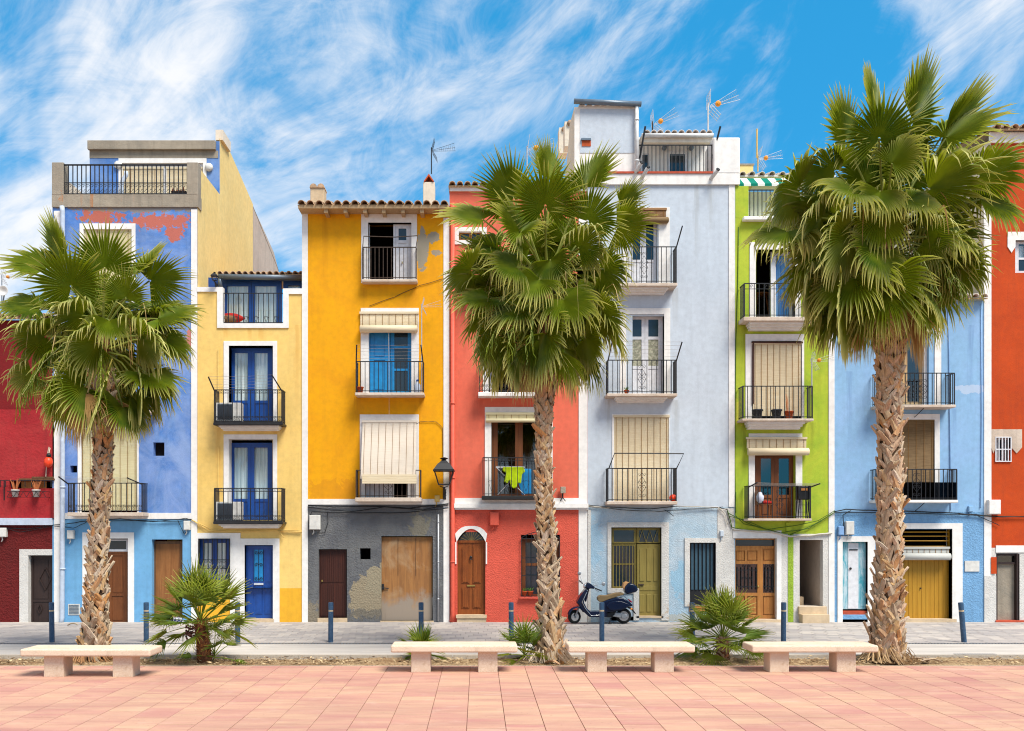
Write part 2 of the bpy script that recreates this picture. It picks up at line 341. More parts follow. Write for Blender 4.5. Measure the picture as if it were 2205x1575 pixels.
def mk_special():
    # weathered plywood closing the big opening: worn grey at the foot, orange above
    t = NT('plywood'); a = t.noise(2.6, 7, .65, sc=(5, 5, .5), dist=.8); b = t.noise(1.6, 6, .65, dist=.5)
    c = t.mix(t.rng(a, .35, .65), S(176, 124, 74), S(148, 102, 64))
    c = t.mix(t.math('MULTIPLY', t.rng(b, .48, .7), .6), c, S(196, 168, 132))
    foot = t.rng(t.math('ADD', t.zramp(0.0, 1.5), t.math('MULTIPLY', t.math('SUBTRACT', b, .5), .9)), .34, .5)
    c = t.mix(foot, S(164, 148, 132), c)
    c = t.mix(t.math('MULTIPLY', t.rng(t.noise(2, 5, .7, sc=(6, 1, .2), loc=(3, 0, 1)), .6, .75), .5), c, S(84, 56, 36)); t.bump(a, .2, .01); t.done(c, .8, .2)
    # street door with turquoise paint rubbed off
    t = NT('rubbed_turquoise'); a = t.noise(2.4, 8, .7, sc=(3, 1, .8), dist=.6)
    t.done(t.mix(t.rng(a, .40, .62), S(70, 176, 196), S(206, 226, 234)), .6, .3)
    def glass(name, tint, fac):
        t = NT(name); tr = t.N('BsdfTransparent'); tr.inputs[0].default_value = (*tint, 1); gl = t.N('BsdfGlossy'); gl.inputs['Roughness'].default_value = 0.03
        lw = t.N('LayerWeight'); lw.inputs[0].default_value = .5; p3 = t.math('MULTIPLY', t.math('POWER', lw.outputs['Facing'], 3.0), .7)
        mx = t.N('MixShader'); t.L(t.math('ADD', p3, fac, True), mx.inputs[0]); t.L(tr.outputs[0], mx.inputs[1]); t.L(gl.outputs[0], mx.inputs[2])
        t.L(mx.outputs[0], t.out.inputs[0])
    glass('glass_clear', (.97, .99, .99), .07); glass('glass_smoke', (.30, .36, .40), .12); glass('glass_lamp', (.95, .93, .88), .03); glass('glass_black', (.10, .11, .13), .0)
    t = NT('glass_dark'); n = t.noise(1.3, 2, .4); t.bump(n, .06, .05); t.done((.018, .032, .045), .07, .6)
    # curtain with soft vertical folds
    t = NT('curtain'); a = t.noise(5, 3, .5, sc=(4, 1, .1)); t.bump(a, .7, .05); t.done(t.mix(t.rng(a, .35, .65), S(206, 222, 226, .95), S(244, 250, 250, .98)), .9, .1)
    t = NT('curtain_blue'); a = t.noise(5, 3, .5, sc=(5, 1, .1)); t.bump(a, .7, .05); t.done(t.mix(t.rng(a, .4, .6), S(70, 120, 200), S(150, 190, 236)), .9, .1)
    t = NT('curtain_lace'); a = t.noise(14, 3, .6); t.done(t.mix(t.rng(a, .45, .6), S(150, 150, 130), S(196, 194, 170)), .9, .1)
    # palm leaves: green, yellowing toward the tip of each segment
    t = NT('palm_leaf'); at = t.N('Attribute', attribute_name='tip'); oi = t.N('ObjectInfo'); n = t.noise(4, 3)
    g = t.mix(oi.outputs['Random'], (.032, .085, .004), (.135, .195, .007)); g = t.mix(t.rng(n, .35, .7, 0, .5), g, (.26, .30, .012))
    c = t.mix(t.rng(at.outputs['Fac'], .34, .95), g, (.74, .68, .25))
    t.done(c, .5, .28); tl = t.N('BsdfTranslucent'); t.L(t.mix(.5, c, (.42, .46, .01)), tl.inputs[0])
    mx = t.N('MixShader'); mx.inputs[0].default_value = .36; t.L(t.b.outputs[0], mx.inputs[1]); t.L(tl.outputs[0], mx.inputs[2]); t.L(mx.outputs[0], t.out.inputs[0])
    t = NT('palm_dry'); at = t.N('Attribute', attribute_name='tip'); t.done(t.mix(at.outputs['Fac'], S(176, 138, 84), S(222, 198, 140)), .8, .1)
    t = NT('shrub_leaf'); at = t.N('Attribute', attribute_name='tip'); oi = t.N('ObjectInfo')
    g = t.mix(oi.outputs['Random'], (.10, .17, .012), (.27, .31, .02))
    c = t.mix(t.rng(at.outputs['Fac'], .6, 1.05), g, (.42, .36, .09)); t.done(c, .55, .35)
    tl = t.N('BsdfTranslucent'); t.L(c, tl.inputs[0]); mx = t.N('MixShader'); mx.inputs[0].default_value = .2
    t.L(t.b.outputs[0], mx.inputs[1]); t.L(tl.outputs[0], mx.inputs[2]); t.L(mx.outputs[0], t.out.inputs[0])
    # old leaf bases on the trunk: every one its own tan, grey or orange
    t = NT('leaf_base'); oi = t.N('ObjectInfo'); rp = t.N('ValToRGB'); t.L(oi.outputs['Random'], rp.inputs[0]); e = rp.color_ramp.elements
    e[0].position = 0; e[0].color = (*S(176, 154, 128), 1); e[1].position = 1; e[1].color = (*S(222, 206, 184), 1)
    for p_, q in ((.25, S(214, 194, 166)), (.45, S(216, 176, 122)), (.62, S(196, 176, 152)), (.8, S(210, 150, 90))):
        k = e.new(p_); k.color = (*q, 1)
    a = t.noise(6, 7, .7, sc=(9, 9, 1.2)); c = t.mix(t.math('MULTIPLY', t.rng(a, .42, .68), .75), rp.outputs[0], S(112, 92, 74)); t.bump(a, .5, .01); t.done(c, .85, .15)
    t = NT('trunk_bark'); a = t.noise(9, 8, .7, sc=(3, 3, 1)); c = t.mix(t.rng(a, .35, .65), S(60, 46, 36), S(120, 94, 70)); t.bump(a, .9, .04); t.done(c, .9, .1)
    t = NT('trunk_red'); a = t.noise(9, 8, .7); c = t.mix(t.rng(a, .35, .65), S(78, 44, 32), S(140, 92, 62)); t.bump(a, .9, .04); t.done(c, .9, .1)
    # promenade tiles: each blends brick pink into sandy yellow its own way
    t = NT('promenade_tile'); oi = t.N('ObjectInfo'); r = oi.outputs['Random']; ob = t.obj()
    off = t.N('VectorMath', operation='ADD'); t.L(ob, off.inputs[0]); cb = t.N('CombineXYZ'); t.L(t.math('MULTIPLY', r, 37), cb.inputs[0]); t.L(t.math('MULTIPLY', r, 91), cb.inputs[1]); t.L(cb.outputs[0], off.inputs[1])
    a = t.noise(1.6, 5, .55, sc=(.35, 2.2, 1), dist=.5, vec=off.outputs[0]); r2 = t.math('FRACT', t.math('MULTIPLY', r, 13.7))
    k = t.rng(t.math('ADD', a, t.math('MULTIPLY', t.math('SUBTRACT', r2, .5), .26)), .24, .76)
    c = t.mix(k, S(214, 152, 140, .68), S(234, 192, 158, .68)); f = t.noise(60, 4, .6, vec=off.outputs[0])
    c = t.mix(t.math('MULTIPLY', t.rng(f, .5, .8), .25), c, S(150, 96, 84)); c = t.mix(t.math('MULTIPLY', t.rng(t.noise(2.2, 6, .7, vec=t.N('NewGeometry').outputs[0]), .55, .75), .22), c, S(240, 214, 196))
    gp = t.N('NewGeometry').outputs[0]; sp_ = t.noise(26, 2, .5, vec=gp); c = t.mix(t.math('MULTIPLY', t.rng(sp_, .70, .73), .7), c, S(96, 70, 60))
    dt = t.noise(.55, 7, .68, sc=(.5, 1.6, 1), vec=gp, dist=.6); c = t.mix(t.math('MULTIPLY', t.rng(dt, .46, .68), .55), c, S(182, 130, 120, .62)); wh = t.noise(.9, 5, .6, sc=(.5, 2, 1), vec=gp, loc=(5, 3, 0)); c = t.mix(t.math('MULTIPLY', t.rng(wh, .62, .74), .35), c, S(246, 226, 214))
    t.bump(t.math('ADD', f, t.math('MULTIPLY', dt, .6)), .22, .006); t.done(c, t.rng(dt, .4, .7, .62, .85), .3)
    t = NT('tile_bed'); t.done(S(204, 152, 136, .62), .9, .1)
    t = NT('paver'); g = t.N('NewGeometry'); oi = g.outputs['Random Per Island']; a = t.noise(2.5, 6, .65, dist=.5); f = t.noise(70, 4)
    c = t.mix(oi, S(176, 168, 164), S(206, 196, 186)); c = t.mix(t.math('MULTIPLY', t.rng(t.noise(.9, 5, .6, sc=(.5, 2, 1)), .42, .66), .55), c, S(146, 144, 148)); c = t.mix(t.math('MULTIPLY', t.rng(f, .5, .8), .25), c, S(110, 104, 100)); t.bump(f, .2, .004); t.done(c, .8, .3)
    t = NT('paver_bed'); t.done(S(140, 132, 126), .9, .1)
    t = NT('road_concrete'); a = t.noise(1.2, 7, .65, sc=(.4, 2.5, 1), dist=.4); f = t.noise(90, 4)
    c = t.mix(t.rng(a, .35, .65), S(190, 182, 174), S(214, 206, 196)); c = t.mix(t.math('MULTIPLY', t.rng(f, .5, .8), .3), c, S(126, 120, 114)); t.bump(f, .25, .004); t.done(c, .85, .25)
    t = NT('kerb_stone'); f = t.noise(50, 5); t.bump(f, .3, .006); t.done(t.mix(t.rng(f, .4, .7), S(196, 184, 168), S(168, 156, 142)), .85, .2)
    t = NT('soil'); a = t.noise(1.4, 8, .7, sc=(.7, 2.2, 1), dist=.6); f = t.noise(38, 6, .7); h = t.noise(12, 6, .7)
    c = t.mix(t.rng(a, .40, .60), S(228, 196, 152), S(176, 138, 100)); c = t.mix(t.math('MULTIPLY', t.rng(f, .48, .62), .75), c, S(98, 74, 54)); c = t.mix(t.math('MULTIPLY', t.rng(h, .55, .65), .5), c, S(226, 196, 154))
    t.bump(t.math('ADD', f, h), 1.0, .05); t.done(c, .95, .1)
    t = NT('ground_sand'); t.done(S(190, 170, 146), .95, .1)
    t = NT('litter'); oi = t.N('NewGeometry').outputs['Random Per Island']; t.done(t.mix(oi, S(232, 204, 160), S(96, 66, 46)), .9, .1)
    t = NT('bench_stone'); f = t.noise(70, 5, .7); a = t.noise(2, 4); c = t.mix(t.rng(f, .40, .68), S(246, 228, 206), S(206, 172, 138)); c = t.mix(t.math('MULTIPLY', t.rng(a, .45, .7), .3), c, S(196, 164, 132)); c = t.mix(t.math('MULTIPLY', t.rng(t.noise(5, 7, .75, dist=.8), .56, .68), .35), c, S(150, 120, 94))
    t.bump(f, .35, .004); t.done(c, .8, .25)
    t = NT('bollard_paint'); a = t.noise(16, 6, .7); c = t.mix(t.rng(a, .4, .7), S(44, 74, 104), S(64, 92, 122)); c = t.mix(t.math('MULTIPLY', t.rng(t.noise(30, 6, .75), .58, .7), .8), c, S(130, 150, 168)); t.done(c, .5, .4)
    t = NT('scooter_blue'); t.done((.002, .008, .030), .18, .30)
    plain('chrome', S(210, 212, 216), .15, .5, metal=.9); plain('tyre', S(28, 28, 28), .8, .3); plain('tan_leather', S(134, 110, 74), .6, .3); plain('pad_tan', S(206, 156, 104), .6, .3)
    plain('red_lens', S(170, 16, 40), .2, .6); plain('orange_lens', S(255, 150, 20), .2, .6); plain('engine_grey', S(160, 162, 166), .4, .5, metal=.4); plain('disc_orange', S(180, 90, 60), .4, .5)
    # awning stripes, tiled threshold
    t = NT('awning'); sp = t.N('SeparateXYZ'); t.L(t.obj(), sp.inputs[0]); st = t.math('GREATER_THAN', t.math('FRACT', t.math('MULTIPLY', sp.outputs[0], 2.6)), .5); t.done(t.mix(st, S(236, 238, 232), S(16, 128, 108)), .85, .1)
    t = NT('blue_tile'); v = t.N('TexChecker'); mp = t.N('Mapping'); t.L(t.obj(), mp.inputs[0]); mp.inputs['Scale'].default_value = (14, 14, 14); mp.inputs['Rotation'].default_value = (0, .78, 0); t.L(mp.outputs[0], v.inputs[0]); v.inputs['Scale'].default_value = 1
    v.inputs[1].default_value = (*S(30, 44, 110), 1); v.inputs[2].default_value = (*S(232, 232, 236), 1); t.L(v.outputs[0], t.b.inputs['Base Color']); t.b.inputs['Roughness'].default_value = .25
    for nm, c1, c2 in (('blind_cream', S(240, 226, 196), S(226, 206, 168)), ('blind_white', S(240, 230, 216), S(230, 218, 202)), ('blind_brown', S(150, 122, 84), S(116, 90, 58)), ('blind_reed', S(176, 136, 96), S(140, 102, 68)), ('blind_grey', S(206, 206, 200), S(190, 190, 184)), ('blind_yellow', S(242, 234, 196), S(230, 218, 168))):
        t = NT(nm); a = t.noise(9, 5, .7, sc=(.3, 1, 7)); b = t.noise(1.1, 4); c = t.mix(t.rng(a, .35, .65), c1, c2); c = t.mix(t.math('MULTIPLY', t.rng(b, .5, .75), .25), c, tuple(x * .5 for x in c2)); t.done(c, .7, .25)
    plain('cord_brown', S(150, 108, 60), .9, .1)
mk_special()
# ---------------------------------------------------------------- house kit (px, py = pixels measured on the photograph's facade plane)
def hroot(name, label, px): return thing(name, label, 'house', (X(px), 0, 0))
def wall(h, px0, px1, py0, py1, mat, openings=(), y=0.0, name='wall', depth=.28):
    """front wall with real openings and reveals"""
    xs = sorted({px0, px1} | {c for o in openings for c in o[:2]}); zs = sorted({py0, py1} | {c for o in openings for c in o[2:4]})
    xs = [c for c in xs if px0 <= c <= px1]; zs = [c for c in zs if py0 <= c <= py1]
    m = MB()
    for i in range(len(xs) - 1):
        for j in range(len(zs) - 1):
            cx, cz = (xs[i] + xs[i + 1]) / 2, (zs[j] + zs[j + 1]) / 2
            if any(o[0] < cx < o[1] and o[2] < cz < o[3] for o in openings): continue
            a, b, c, d = X(xs[i], y), X(xs[i + 1], y), Z(zs[j], y), Z(zs[j + 1], y)
            m.quad((a, y, d), (b, y, d), (b, y, c), (a, y, c))
    for o in openings:
        a, b, c, d = X(o[0], y), X(o[1], y), Z(o[2], y), Z(o[3], y); e = y + depth
        m.quad((a, y, d), (a, y, c), (a, e, c), (a, e, d)); m.quad((b, y, d), (b, y, c), (b, e, c), (b, e, d))
        m.quad((a, y, c), (b, y, c), (b, e, c), (a, e, c)); m.quad((a, y, d), (b, y, d), (b, e, d), (a, e, d))
    return part(name, m, mat, h, norm=False)
def body(h, px0, px1, py_top, mat, depth=9.0, name='house_body', top=True, y=0.0, z0=0.0):
    """side, rear and roof walls behind the front"""
    a, b = X(px0, y) + .004, X(px1, y) - .004; t = Z(py_top, y) - .004; m = MB(); e = y + depth
    m.quad((a, y, z0), (a, e, z0), (a, e, t), (a, y, t)); m.quad((b, y, z0), (b, y, t), (b, e, t), (b, e, z0)); m.quad((a, e, z0), (b, e, z0), (b, e, t), (a, e, t))
    if top: m.quad((a, y, t), (b, y, t), (b, e, t), (a, e, t))
    return part(name, m, mat, h, norm=False)
def strip(h, px0, px1, py0, py1, mat='white_paint', proud=.02, name='pilaster', back=.02, bevel=0):
    m = MB(); m.pbox(px0, px1, -proud, back, py0, py1, yr=0); return part(name, m, mat, h, bevel=bevel)
def surround(h, out, inn, mat='white_paint', proud=.022, depth=.26, name='surround', sill=False):
    """painted surround standing a little proud, returning into the reveal"""
    o0, o1, o2, o3 = out; i0, i1, i2, i3 = inn; m = MB(); a = dict(yr=0)
    if i0 > o0: m.pbox(o0, i0, -proud, depth, i2, i3, **a)
    if i1 < o1: m.pbox(i1, o1, -proud, depth, i2, i3, **a)
    if i2 > o2: m.pbox(o0, o1, -proud, depth, o2, i2, **a)
    if i3 < o3: m.pbox(o0, o1, -proud, depth, i3, o3, **a)
    if sill: m.pbox(o0 - 2, o1 + 2, -.06, depth, i3, i3 + 4, **a)
    return part(name, m, mat, h)
def joinery(h, name, px0, px1, py0, py1, y, mat, leaves=2, st=5.0, rows=((.78, 'glass_clear'), (.22, 'panel')), th=.05, handle=None):
    """framed door or window: stiles and rails as one part, each pane and panel its own sub-part"""
    f = MB(); subs = []; fr = st * .55
    f.pbox(px0, px0 + fr, y, y + th + .03, py0, py1, yr=y); f.pbox(px1 - fr, px1, y, y + th + .03, py0, py1, yr=y); f.pbox(px0 + fr, px1 - fr, y, y + th + .03, py0, py0 + fr, yr=y)
    x0, x1, z0, z1 = px0 + fr, px1 - fr, py0 + fr, py1; wl = (x1 - x0) / leaves
    for k in range(leaves):
        a, b = x0 + k * wl + .25, x0 + (k + 1) * wl - .25
        f.pbox(a, a + st, y + .012, y + th, z0, z1, yr=y); f.pbox(b - st, b, y + .012, y + th, z0, z1, yr=y)
        rails = st * .9; free = (z1 - z0) - rails * (len(rows) + 1); z = z0
        f.pbox(a + st, b - st, y + .012, y + th, z, z + rails, yr=y); z += rails
        for fr_, kind in rows:
            hh = free * fr_
            if kind != 'panel':
                subs.append(('pane', (a + st, b - st, z, z + hh), kind))
            else: subs.append(('panel', (a + st, b - st, z, z + hh), mat))
            z += hh; f.pbox(a + st, b - st, y + .012, y + th, z, z + rails, yr=y); z += rails
    root = part(name, f, mat, h)
    for nm, (a, b, c, d), mt in subs:
        m = MB()
        if nm == 'pane': m.pbox(a, b, y + .028, y + .034, c, d, yr=y)
        else:
            m.pbox(a, b, y + .03, y + .04, c, d, yr=y); q = min(2.2, (b - a) * .2)
            m.pbox(a + q, b - q, y + .02, y + .031, c + q, d - q, yr=y)
        part(nm, m, mt, root)
    if handle:
        m = MB(); m.pbox(handle[0] - 1, handle[0] + 1, y - .03, y + .012, handle[1] - 2, handle[1] + 2, yr=y); part('handle', m, 'brass', root)
    return root
def sheet_part(h, name, px0, px1, py0, py1, y, mat, wave=0.0, n=18):
    m = MB()
    for i in range(n):
        a, b = px0 + (px1 - px0) * i / n, px0 + (px1 - px0) * (i + 1) / n
        ya, yb = y + wave * (i % 2), y + wave * ((i + 1) % 2)
        m.quad((X(a, y), ya, Z(py1, y)), (X(b, y), yb, Z(py1, y)), (X(b, y), yb, Z(py0, y)), (X(a, y), ya, Z(py0, y)))
    return part(name, m, mat, h, smooth=True, norm=False)
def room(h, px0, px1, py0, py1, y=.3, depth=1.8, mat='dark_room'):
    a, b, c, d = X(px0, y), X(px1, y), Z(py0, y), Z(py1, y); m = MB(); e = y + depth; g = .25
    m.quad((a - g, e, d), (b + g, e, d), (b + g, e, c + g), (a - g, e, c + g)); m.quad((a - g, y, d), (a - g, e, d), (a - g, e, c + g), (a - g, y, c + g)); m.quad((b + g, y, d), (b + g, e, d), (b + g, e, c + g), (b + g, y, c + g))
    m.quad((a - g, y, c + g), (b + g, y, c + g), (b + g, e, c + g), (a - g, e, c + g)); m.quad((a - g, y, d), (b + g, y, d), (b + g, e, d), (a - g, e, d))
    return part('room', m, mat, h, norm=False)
def blind(h, px0, px1, py0, py1, y, mat, cords=6, roll=0.0, head=True, top_roll=None, lean=0.0):
    """slatted roller blind: slats, head rail, cords and the roll at its foot"""
    m = MB(); a, b, t, d = X(px0, y), X(px1, y), Z(py0, y), Z(py1, y); p = .027; n = max(3, int((t - d) / p)); p = (t - d) / n
    for i in range(n):
        z1, z0 = t - i * p, t - (i + 1) * p; yy0 = y - lean * i / n; yy1 = y - lean * (i + 1) / n
        m.quad((a, yy0, z1), (b, yy0, z1), (b, yy1 - .010, z0 + p * .25), (a, yy1 - .010, z0 + p * .25)); m.quad((a, yy1 - .010, z0 + p * .25), (b, yy1 - .010, z0 + p * .25), (b, yy1, z0), (a, yy1, z0))
    root = part('blind', m, mat, h, norm=False); c = MB()
    for k in range(cords):
        x = a + (b - a) * (k + .35) / (cords - .3); c.box(x - .005, x + .005, y - .017 - lean * .5, y - .013 - lean * .5, d, t) if lean == 0 else c.tube([(x, y - .015, t), (x, y - .015 - lean, d)], .005, 4)
    part('blind_cords', c, 'cord_brown', root)
    if head: q = MB(); q.box(a - .02, b + .02, y - .03, y + .03, t - .005, t + .055); part('head_rail', q, mat, root)
    if roll:
        q = MB(); rr = roll; q.lathe((a - .015, y - .02 - lean, d), [(rr * .6, 0), (rr, .01), (rr, b - a + .02), (rr * .6, b - a + .03)], 14, axis='x')
        part('blind_roll', q, mat, root, smooth=True)
    return root
def spiral(cx, cz, r, turns=1.3, start=0.0, ccw=1, y=0.0, n=12, r0=.18):
    return [(cx + r * (1 - (1 - r0) * i / n) * math.cos(start + ccw * turns * 2 * PI * i / n), y, cz + r * (1 - (1 - r0) * i / n) * math.sin(start + ccw * turns * 2 * PI * i / n)) for i in range(n + 1)]
def motif(m, x, y, z, hgt, r):
    """wrought diamond with scrolls"""
    for sx in (-1, 1):
        for zz, dr in ((z - hgt / 2, 1), (z - r * 1.1, -1), (z + r * 1.1, 1), (z + hgt / 2, -1)):
            m.tube(spiral(x + sx * r, zz, r, 1.2, PI if sx > 0 else 0, sx * dr, y, 9), .006, 4)
        m.tube([(x + sx * r * 2, y, z - r), (x, y, z - hgt / 2 + r)], .006, 4); m.tube([(x + sx * r * 2, y, z + r), (x, y, z + hgt / 2 - r)], .006, 4)
def balcony(h, px0, px1, pyt, pyb, proj=.45, slab=10, nb=14, style='plain', corbel=0, slabmat='slab_paint', iron='iron', r=.010, arms=None, corbel_in=8, depth_in=.1, sides=4, brace=False):
    yf = -proj; a, b, zt, zb = X(px0, yf), X(px1, yf), Z(pyt, yf), Z(pyb, yf); th = slab * (D0 + yf) / FPX
    m = MB(); m.box(a - .03, b + .03, yf - .03, depth_in, zb - th, zb); root = part('balcony', m, slabmat, h, bevel=.012, seg=1)
    g = MB(); ya = -.03
    g.box(a - r, b + r, yf - r, yf + r, zt - .012, zt + .012); g.box(a - r, a + r, yf + r, ya, zt - .012, zt + .012); g.box(b - r, b + r, yf + r, ya, zt - .012, zt + .012)
    zl = zb + .05; g.box(a - r * .7, b + r * .7, yf - r * .7, yf + r * .7, zl - .008, zl + .008); g.box(a - r * .7, a + r * .7, yf, ya, zl - .008, zl + .008); g.box(b - r * .7, b + r * .7, yf, ya, zl - .008, zl + .008)
    for i in range(nb + 1):
        x = a + (b - a) * i / nb; q = r * (1.35 if i in (0, nb) else .85); g.box(x - q, x + q, yf - q, yf + q, zb - (.03 if i in (0, nb) else .0), zt - .012)
    for i in range(sides):
        yy = yf + (ya - yf) * (i + 1) / (sides + .4); q = r * .8
        for x in (a, b): g.box(x - q, x + q, yy - q, yy + q, zb, zt - .012)
    mid = (a + b) / 2; sp = (b - a) / nb
    if style == 'center': motif(g, mid, yf, (zt + zb) / 2, (zt - zb) * .62, .055)
    if style == 'center_big':
        for dx in (-.17, 0.0, .17): motif(g, mid + dx, yf, (zt + zb) / 2, (zt - zb) * .5, .055)
    if style in ('bottom', 'bottom_thick'):
        rr = sp * .32
        for i in range(nb):
            x = a + sp * (i + .5)
            g.tube(spiral(x - rr * .5, zl + rr * 2.6, rr, 1.2, 0, 1, yf, 8), .006, 4); g.tube(spiral(x + rr * .5, zl + rr * 2.6, rr, 1.2, PI, -1, yf, 8), .006, 4); g.tube(spiral(x, zl + rr * 1.0, rr, 1.1, PI / 2, 1, yf, 8), .006, 4)
        if style == 'bottom_thick':
            g.box(a - .02, b + .02, yf - .022, yf + .015, zb - .015, zb + .035); g.box(a, b, yf - .006, yf + .006, zt - .09, zt - .075)
            for i in range(nb):
                g.tube(spiral(a + sp * (i + .5), zt - .045, sp * .26, .95, 0, 1, yf, 7, .7), .005, 4)
    if style == 'scroll_top':
        for i in range(5): g.tube(spiral(a + (b - a) * (i + .5) / 5, zt - .075, .05, 1.2, 0, 1, yf, 9), .008, 4)
        g.box(a, b, yf - .008, yf + .008, zt - .15, zt - .135)
    if style == 'hearts':
        g.box(a, b, yf - .006, yf + .006, zt - .09, zt - .078)
        for i in range(nb): g.tube(spiral(a + sp * (i + .5), zt - .045, sp * .3, .95, 0, 1, yf, 7, .7), .005, 4)
        for i in (1, 4, 7, 10):
            if i < nb:
                x = a + sp * (i + .5)
                for sx in (-1, 1):
                    g.tube(spiral(x + sx * .045, zb + .38, .045, 1.0, PI if sx > 0 else 0, -sx, yf, 8), .006, 4); g.tube([(x + sx * .09, yf, zb + .38), (x, yf, zb + .12)], .006, 4)
    part('railing', g, iron, root)
    if corbel:
        c0, c1 = a + X(corbel_in) - X(0), b - (X(corbel_in) - X(0)); z1 = zb - th - .001; z0 = z1 - corbel * (D0 + yf) / FPX; q = MB()
        for k in range(3):
            f0, f1 = k / 3, (k + 1) / 3; ins = .04 + .09 * f0
            q.box(c0 + ins - .05, c1 - ins + .05, yf + .06 + .10 * k, .02, z1 + (z0 - z1) * f1, z1 + (z0 - z1) * f0 - (.0 if k == 0 else .001))
        part('corbel', q, 'white_paint', root)
    if brace:
        q = MB()
        for fx in (.3, .62): x = a + (b - a) * fx; q.tube([(x, yf + .1, zb - th), (x - .1, .01, zb - th - .22)], .010, 5)
        part('brace', q, 'iron', root)
    if arms:
        ln = MB()
        for i, (x, s) in enumerate(((a, arms[0]), (b, arms[1]))):
            if s is None: continue
            q = MB(); q.tube([(x, yf, zt - .03), (x + s[0], yf - .12, zt + s[1])], .022, 4); part('line_arm', q, 'iron', root)
        if arms[0] and arms[1]:
            for k in range(5):
                f = .2 + .8 * k / 4; ln.tube([(a + arms[0][0] * f, yf - .12 * f, zt + arms[0][1] * f), ((a + b) / 2, yf - .12 * f, zt + (arms[0][1] + arms[1][1]) / 2 * f - .015), (b + arms[1][0] * f, yf - .12 * f, zt + arms[1][1] * f)], .0035, 3)
            part('clothes_line', ln, 'cable_pale', root)
    return root
TILE = {}
def tile_mesh(mat, r, ln):
    k = (mat, r, ln)
    if k not in TILE:
        m = MB(); n = 6
        for (y0, s0), (y1, s1) in (((0, 1.0), (ln, .8)),):
            o = [(math.cos(PI * j / n), math.sin(PI * j / n)) for j in range(n + 1)]
            P = [(c * r * s0, y0, s * r * s0) for c, s in o] + [(c * r * s1, y1, s * r * s1) for c, s in o] + [(c * (r - .018) * s0, y0, s * (r - .018) * s0) for c, s in o] + [(c * (r - .018) * s1, y1, s * (r - .018) * s1) for c, s in o]
            q = n + 1; F = []
            for j in range(n): F += [(j, j + 1, q + j + 1, q + j), (2 * q + j, 3 * q + j, 3 * q + j + 1, 2 * q + j + 1), (j, 2 * q + j, 2 * q + j + 1, j + 1)]
            m.add(P, F)
        TILE[k] = m.mesh('roof_tile', mat, True)
    return TILE[k]
def tile_roof(h, x0, x1, z, y, mat, spacing=.235, r=.10, slope=14, rows=2, ln=.45, deck='pale_beam', depth=3.0, jitter=.015):
    """clay barrel tiles, each one an object, over a sloping deck"""
    s = math.radians(slope); m = MB(); e = y + depth; dz = depth * math.tan(s)
    m.quad((x0, y, z), (x1, y, z), (x1, e, z + dz), (x0, e, z + dz)); m.quad((x0, y, z - .035), (x1, y, z - .035), (x1, e, z + dz - .035), (x0, e, z + dz - .035)); m.quad((x0, y, z - .035), (x1, y, z - .035), (x1, y, z), (x0, y, z))
    root = part('roof', m, deck, h); n = max(2, round((x1 - x0) / spacing)); me = tile_mesh(mat, r, ln); pw = WL[root.name]
    for k in range(rows):
        for i in range(n):
            x = x0 + (x1 - x0) * (i + .5) / n + random.uniform(-jitter, jitter); yy = y - .06 + k * ln * .8
            o = link('roof_tile', me, root, Vector((x, yy, z + .012 + (yy - y) * math.tan(s) + random.uniform(-.006, .006) + .012 * k)) - pw, (s, 0, random.uniform(-.04, .04)))
    return root
def pipe(h, pts, r, mat, name='drain_pipe', y=-.06, n=10, collars=()):
    m = MB(); m.tube([(X(p[0]), (p[2] if len(p) > 2 else y), Z(p[1])) for p in pts], r, n)
    for c in collars: m.tube([(X(c[0]), y, Z(c[1]) - .02), (X(c[0]), y, Z(c[1]) + .02)], r * 1.22, n)
    return part(name, m, mat, h, smooth=True)
def cables(name, label, runs, mat='cable', r=.011, y=-.045, group=None):
    m = MB()
    for i, run in enumerate(runs):
        rr = r * (1.0 if i == 0 else random.uniform(.55, .9)); yy = y - .012 * (i % 3)
        P = []
        for (ax, az), (bx, bz) in zip(run[:-1], run[1:]):
            for k in range(4): P.append((X(ax + (bx - ax) * k / 4), yy, Z(az + (bz - az) * k / 4) + random.uniform(-.008, .008)))
        P.append((X(run[-1][0]), yy, Z(run[-1][1]))); m.tube(P, rr, 5)
    return solo(name, m, mat, label, 'cable', group, True)
def wallbox(name, label, px0, px1, py0, py1, mat='plastic_white', d=.12, cat='box', tail=True, group=None):
    t = thing(name, label, cat, (X((px0 + px1) / 2), 0, Z(py1)), group); m = MB(); m.pbox(px0, px1, -d, .0, py0, py1, yr=0); part('case', m, mat, t, bevel=.012)
    m = MB(); m.pbox(px0 + 1.2, px1 - 1.2, -d - .008, -d - .001, py0 + 1.5, py1 - 1.5, yr=0); part('lid', m, mat, t)
    if tail: m = MB(); x = px0 + (px1 - px0) * .35; m.tube([(X(x), -d * .5, Z(py1)), (X(x + 1), -d * .5, Z(py1 + 5)), (X(x - 2), -d * .4, Z(py1 + 10))], .016, 6); part('conduit', m, mat, t, True)
    return t
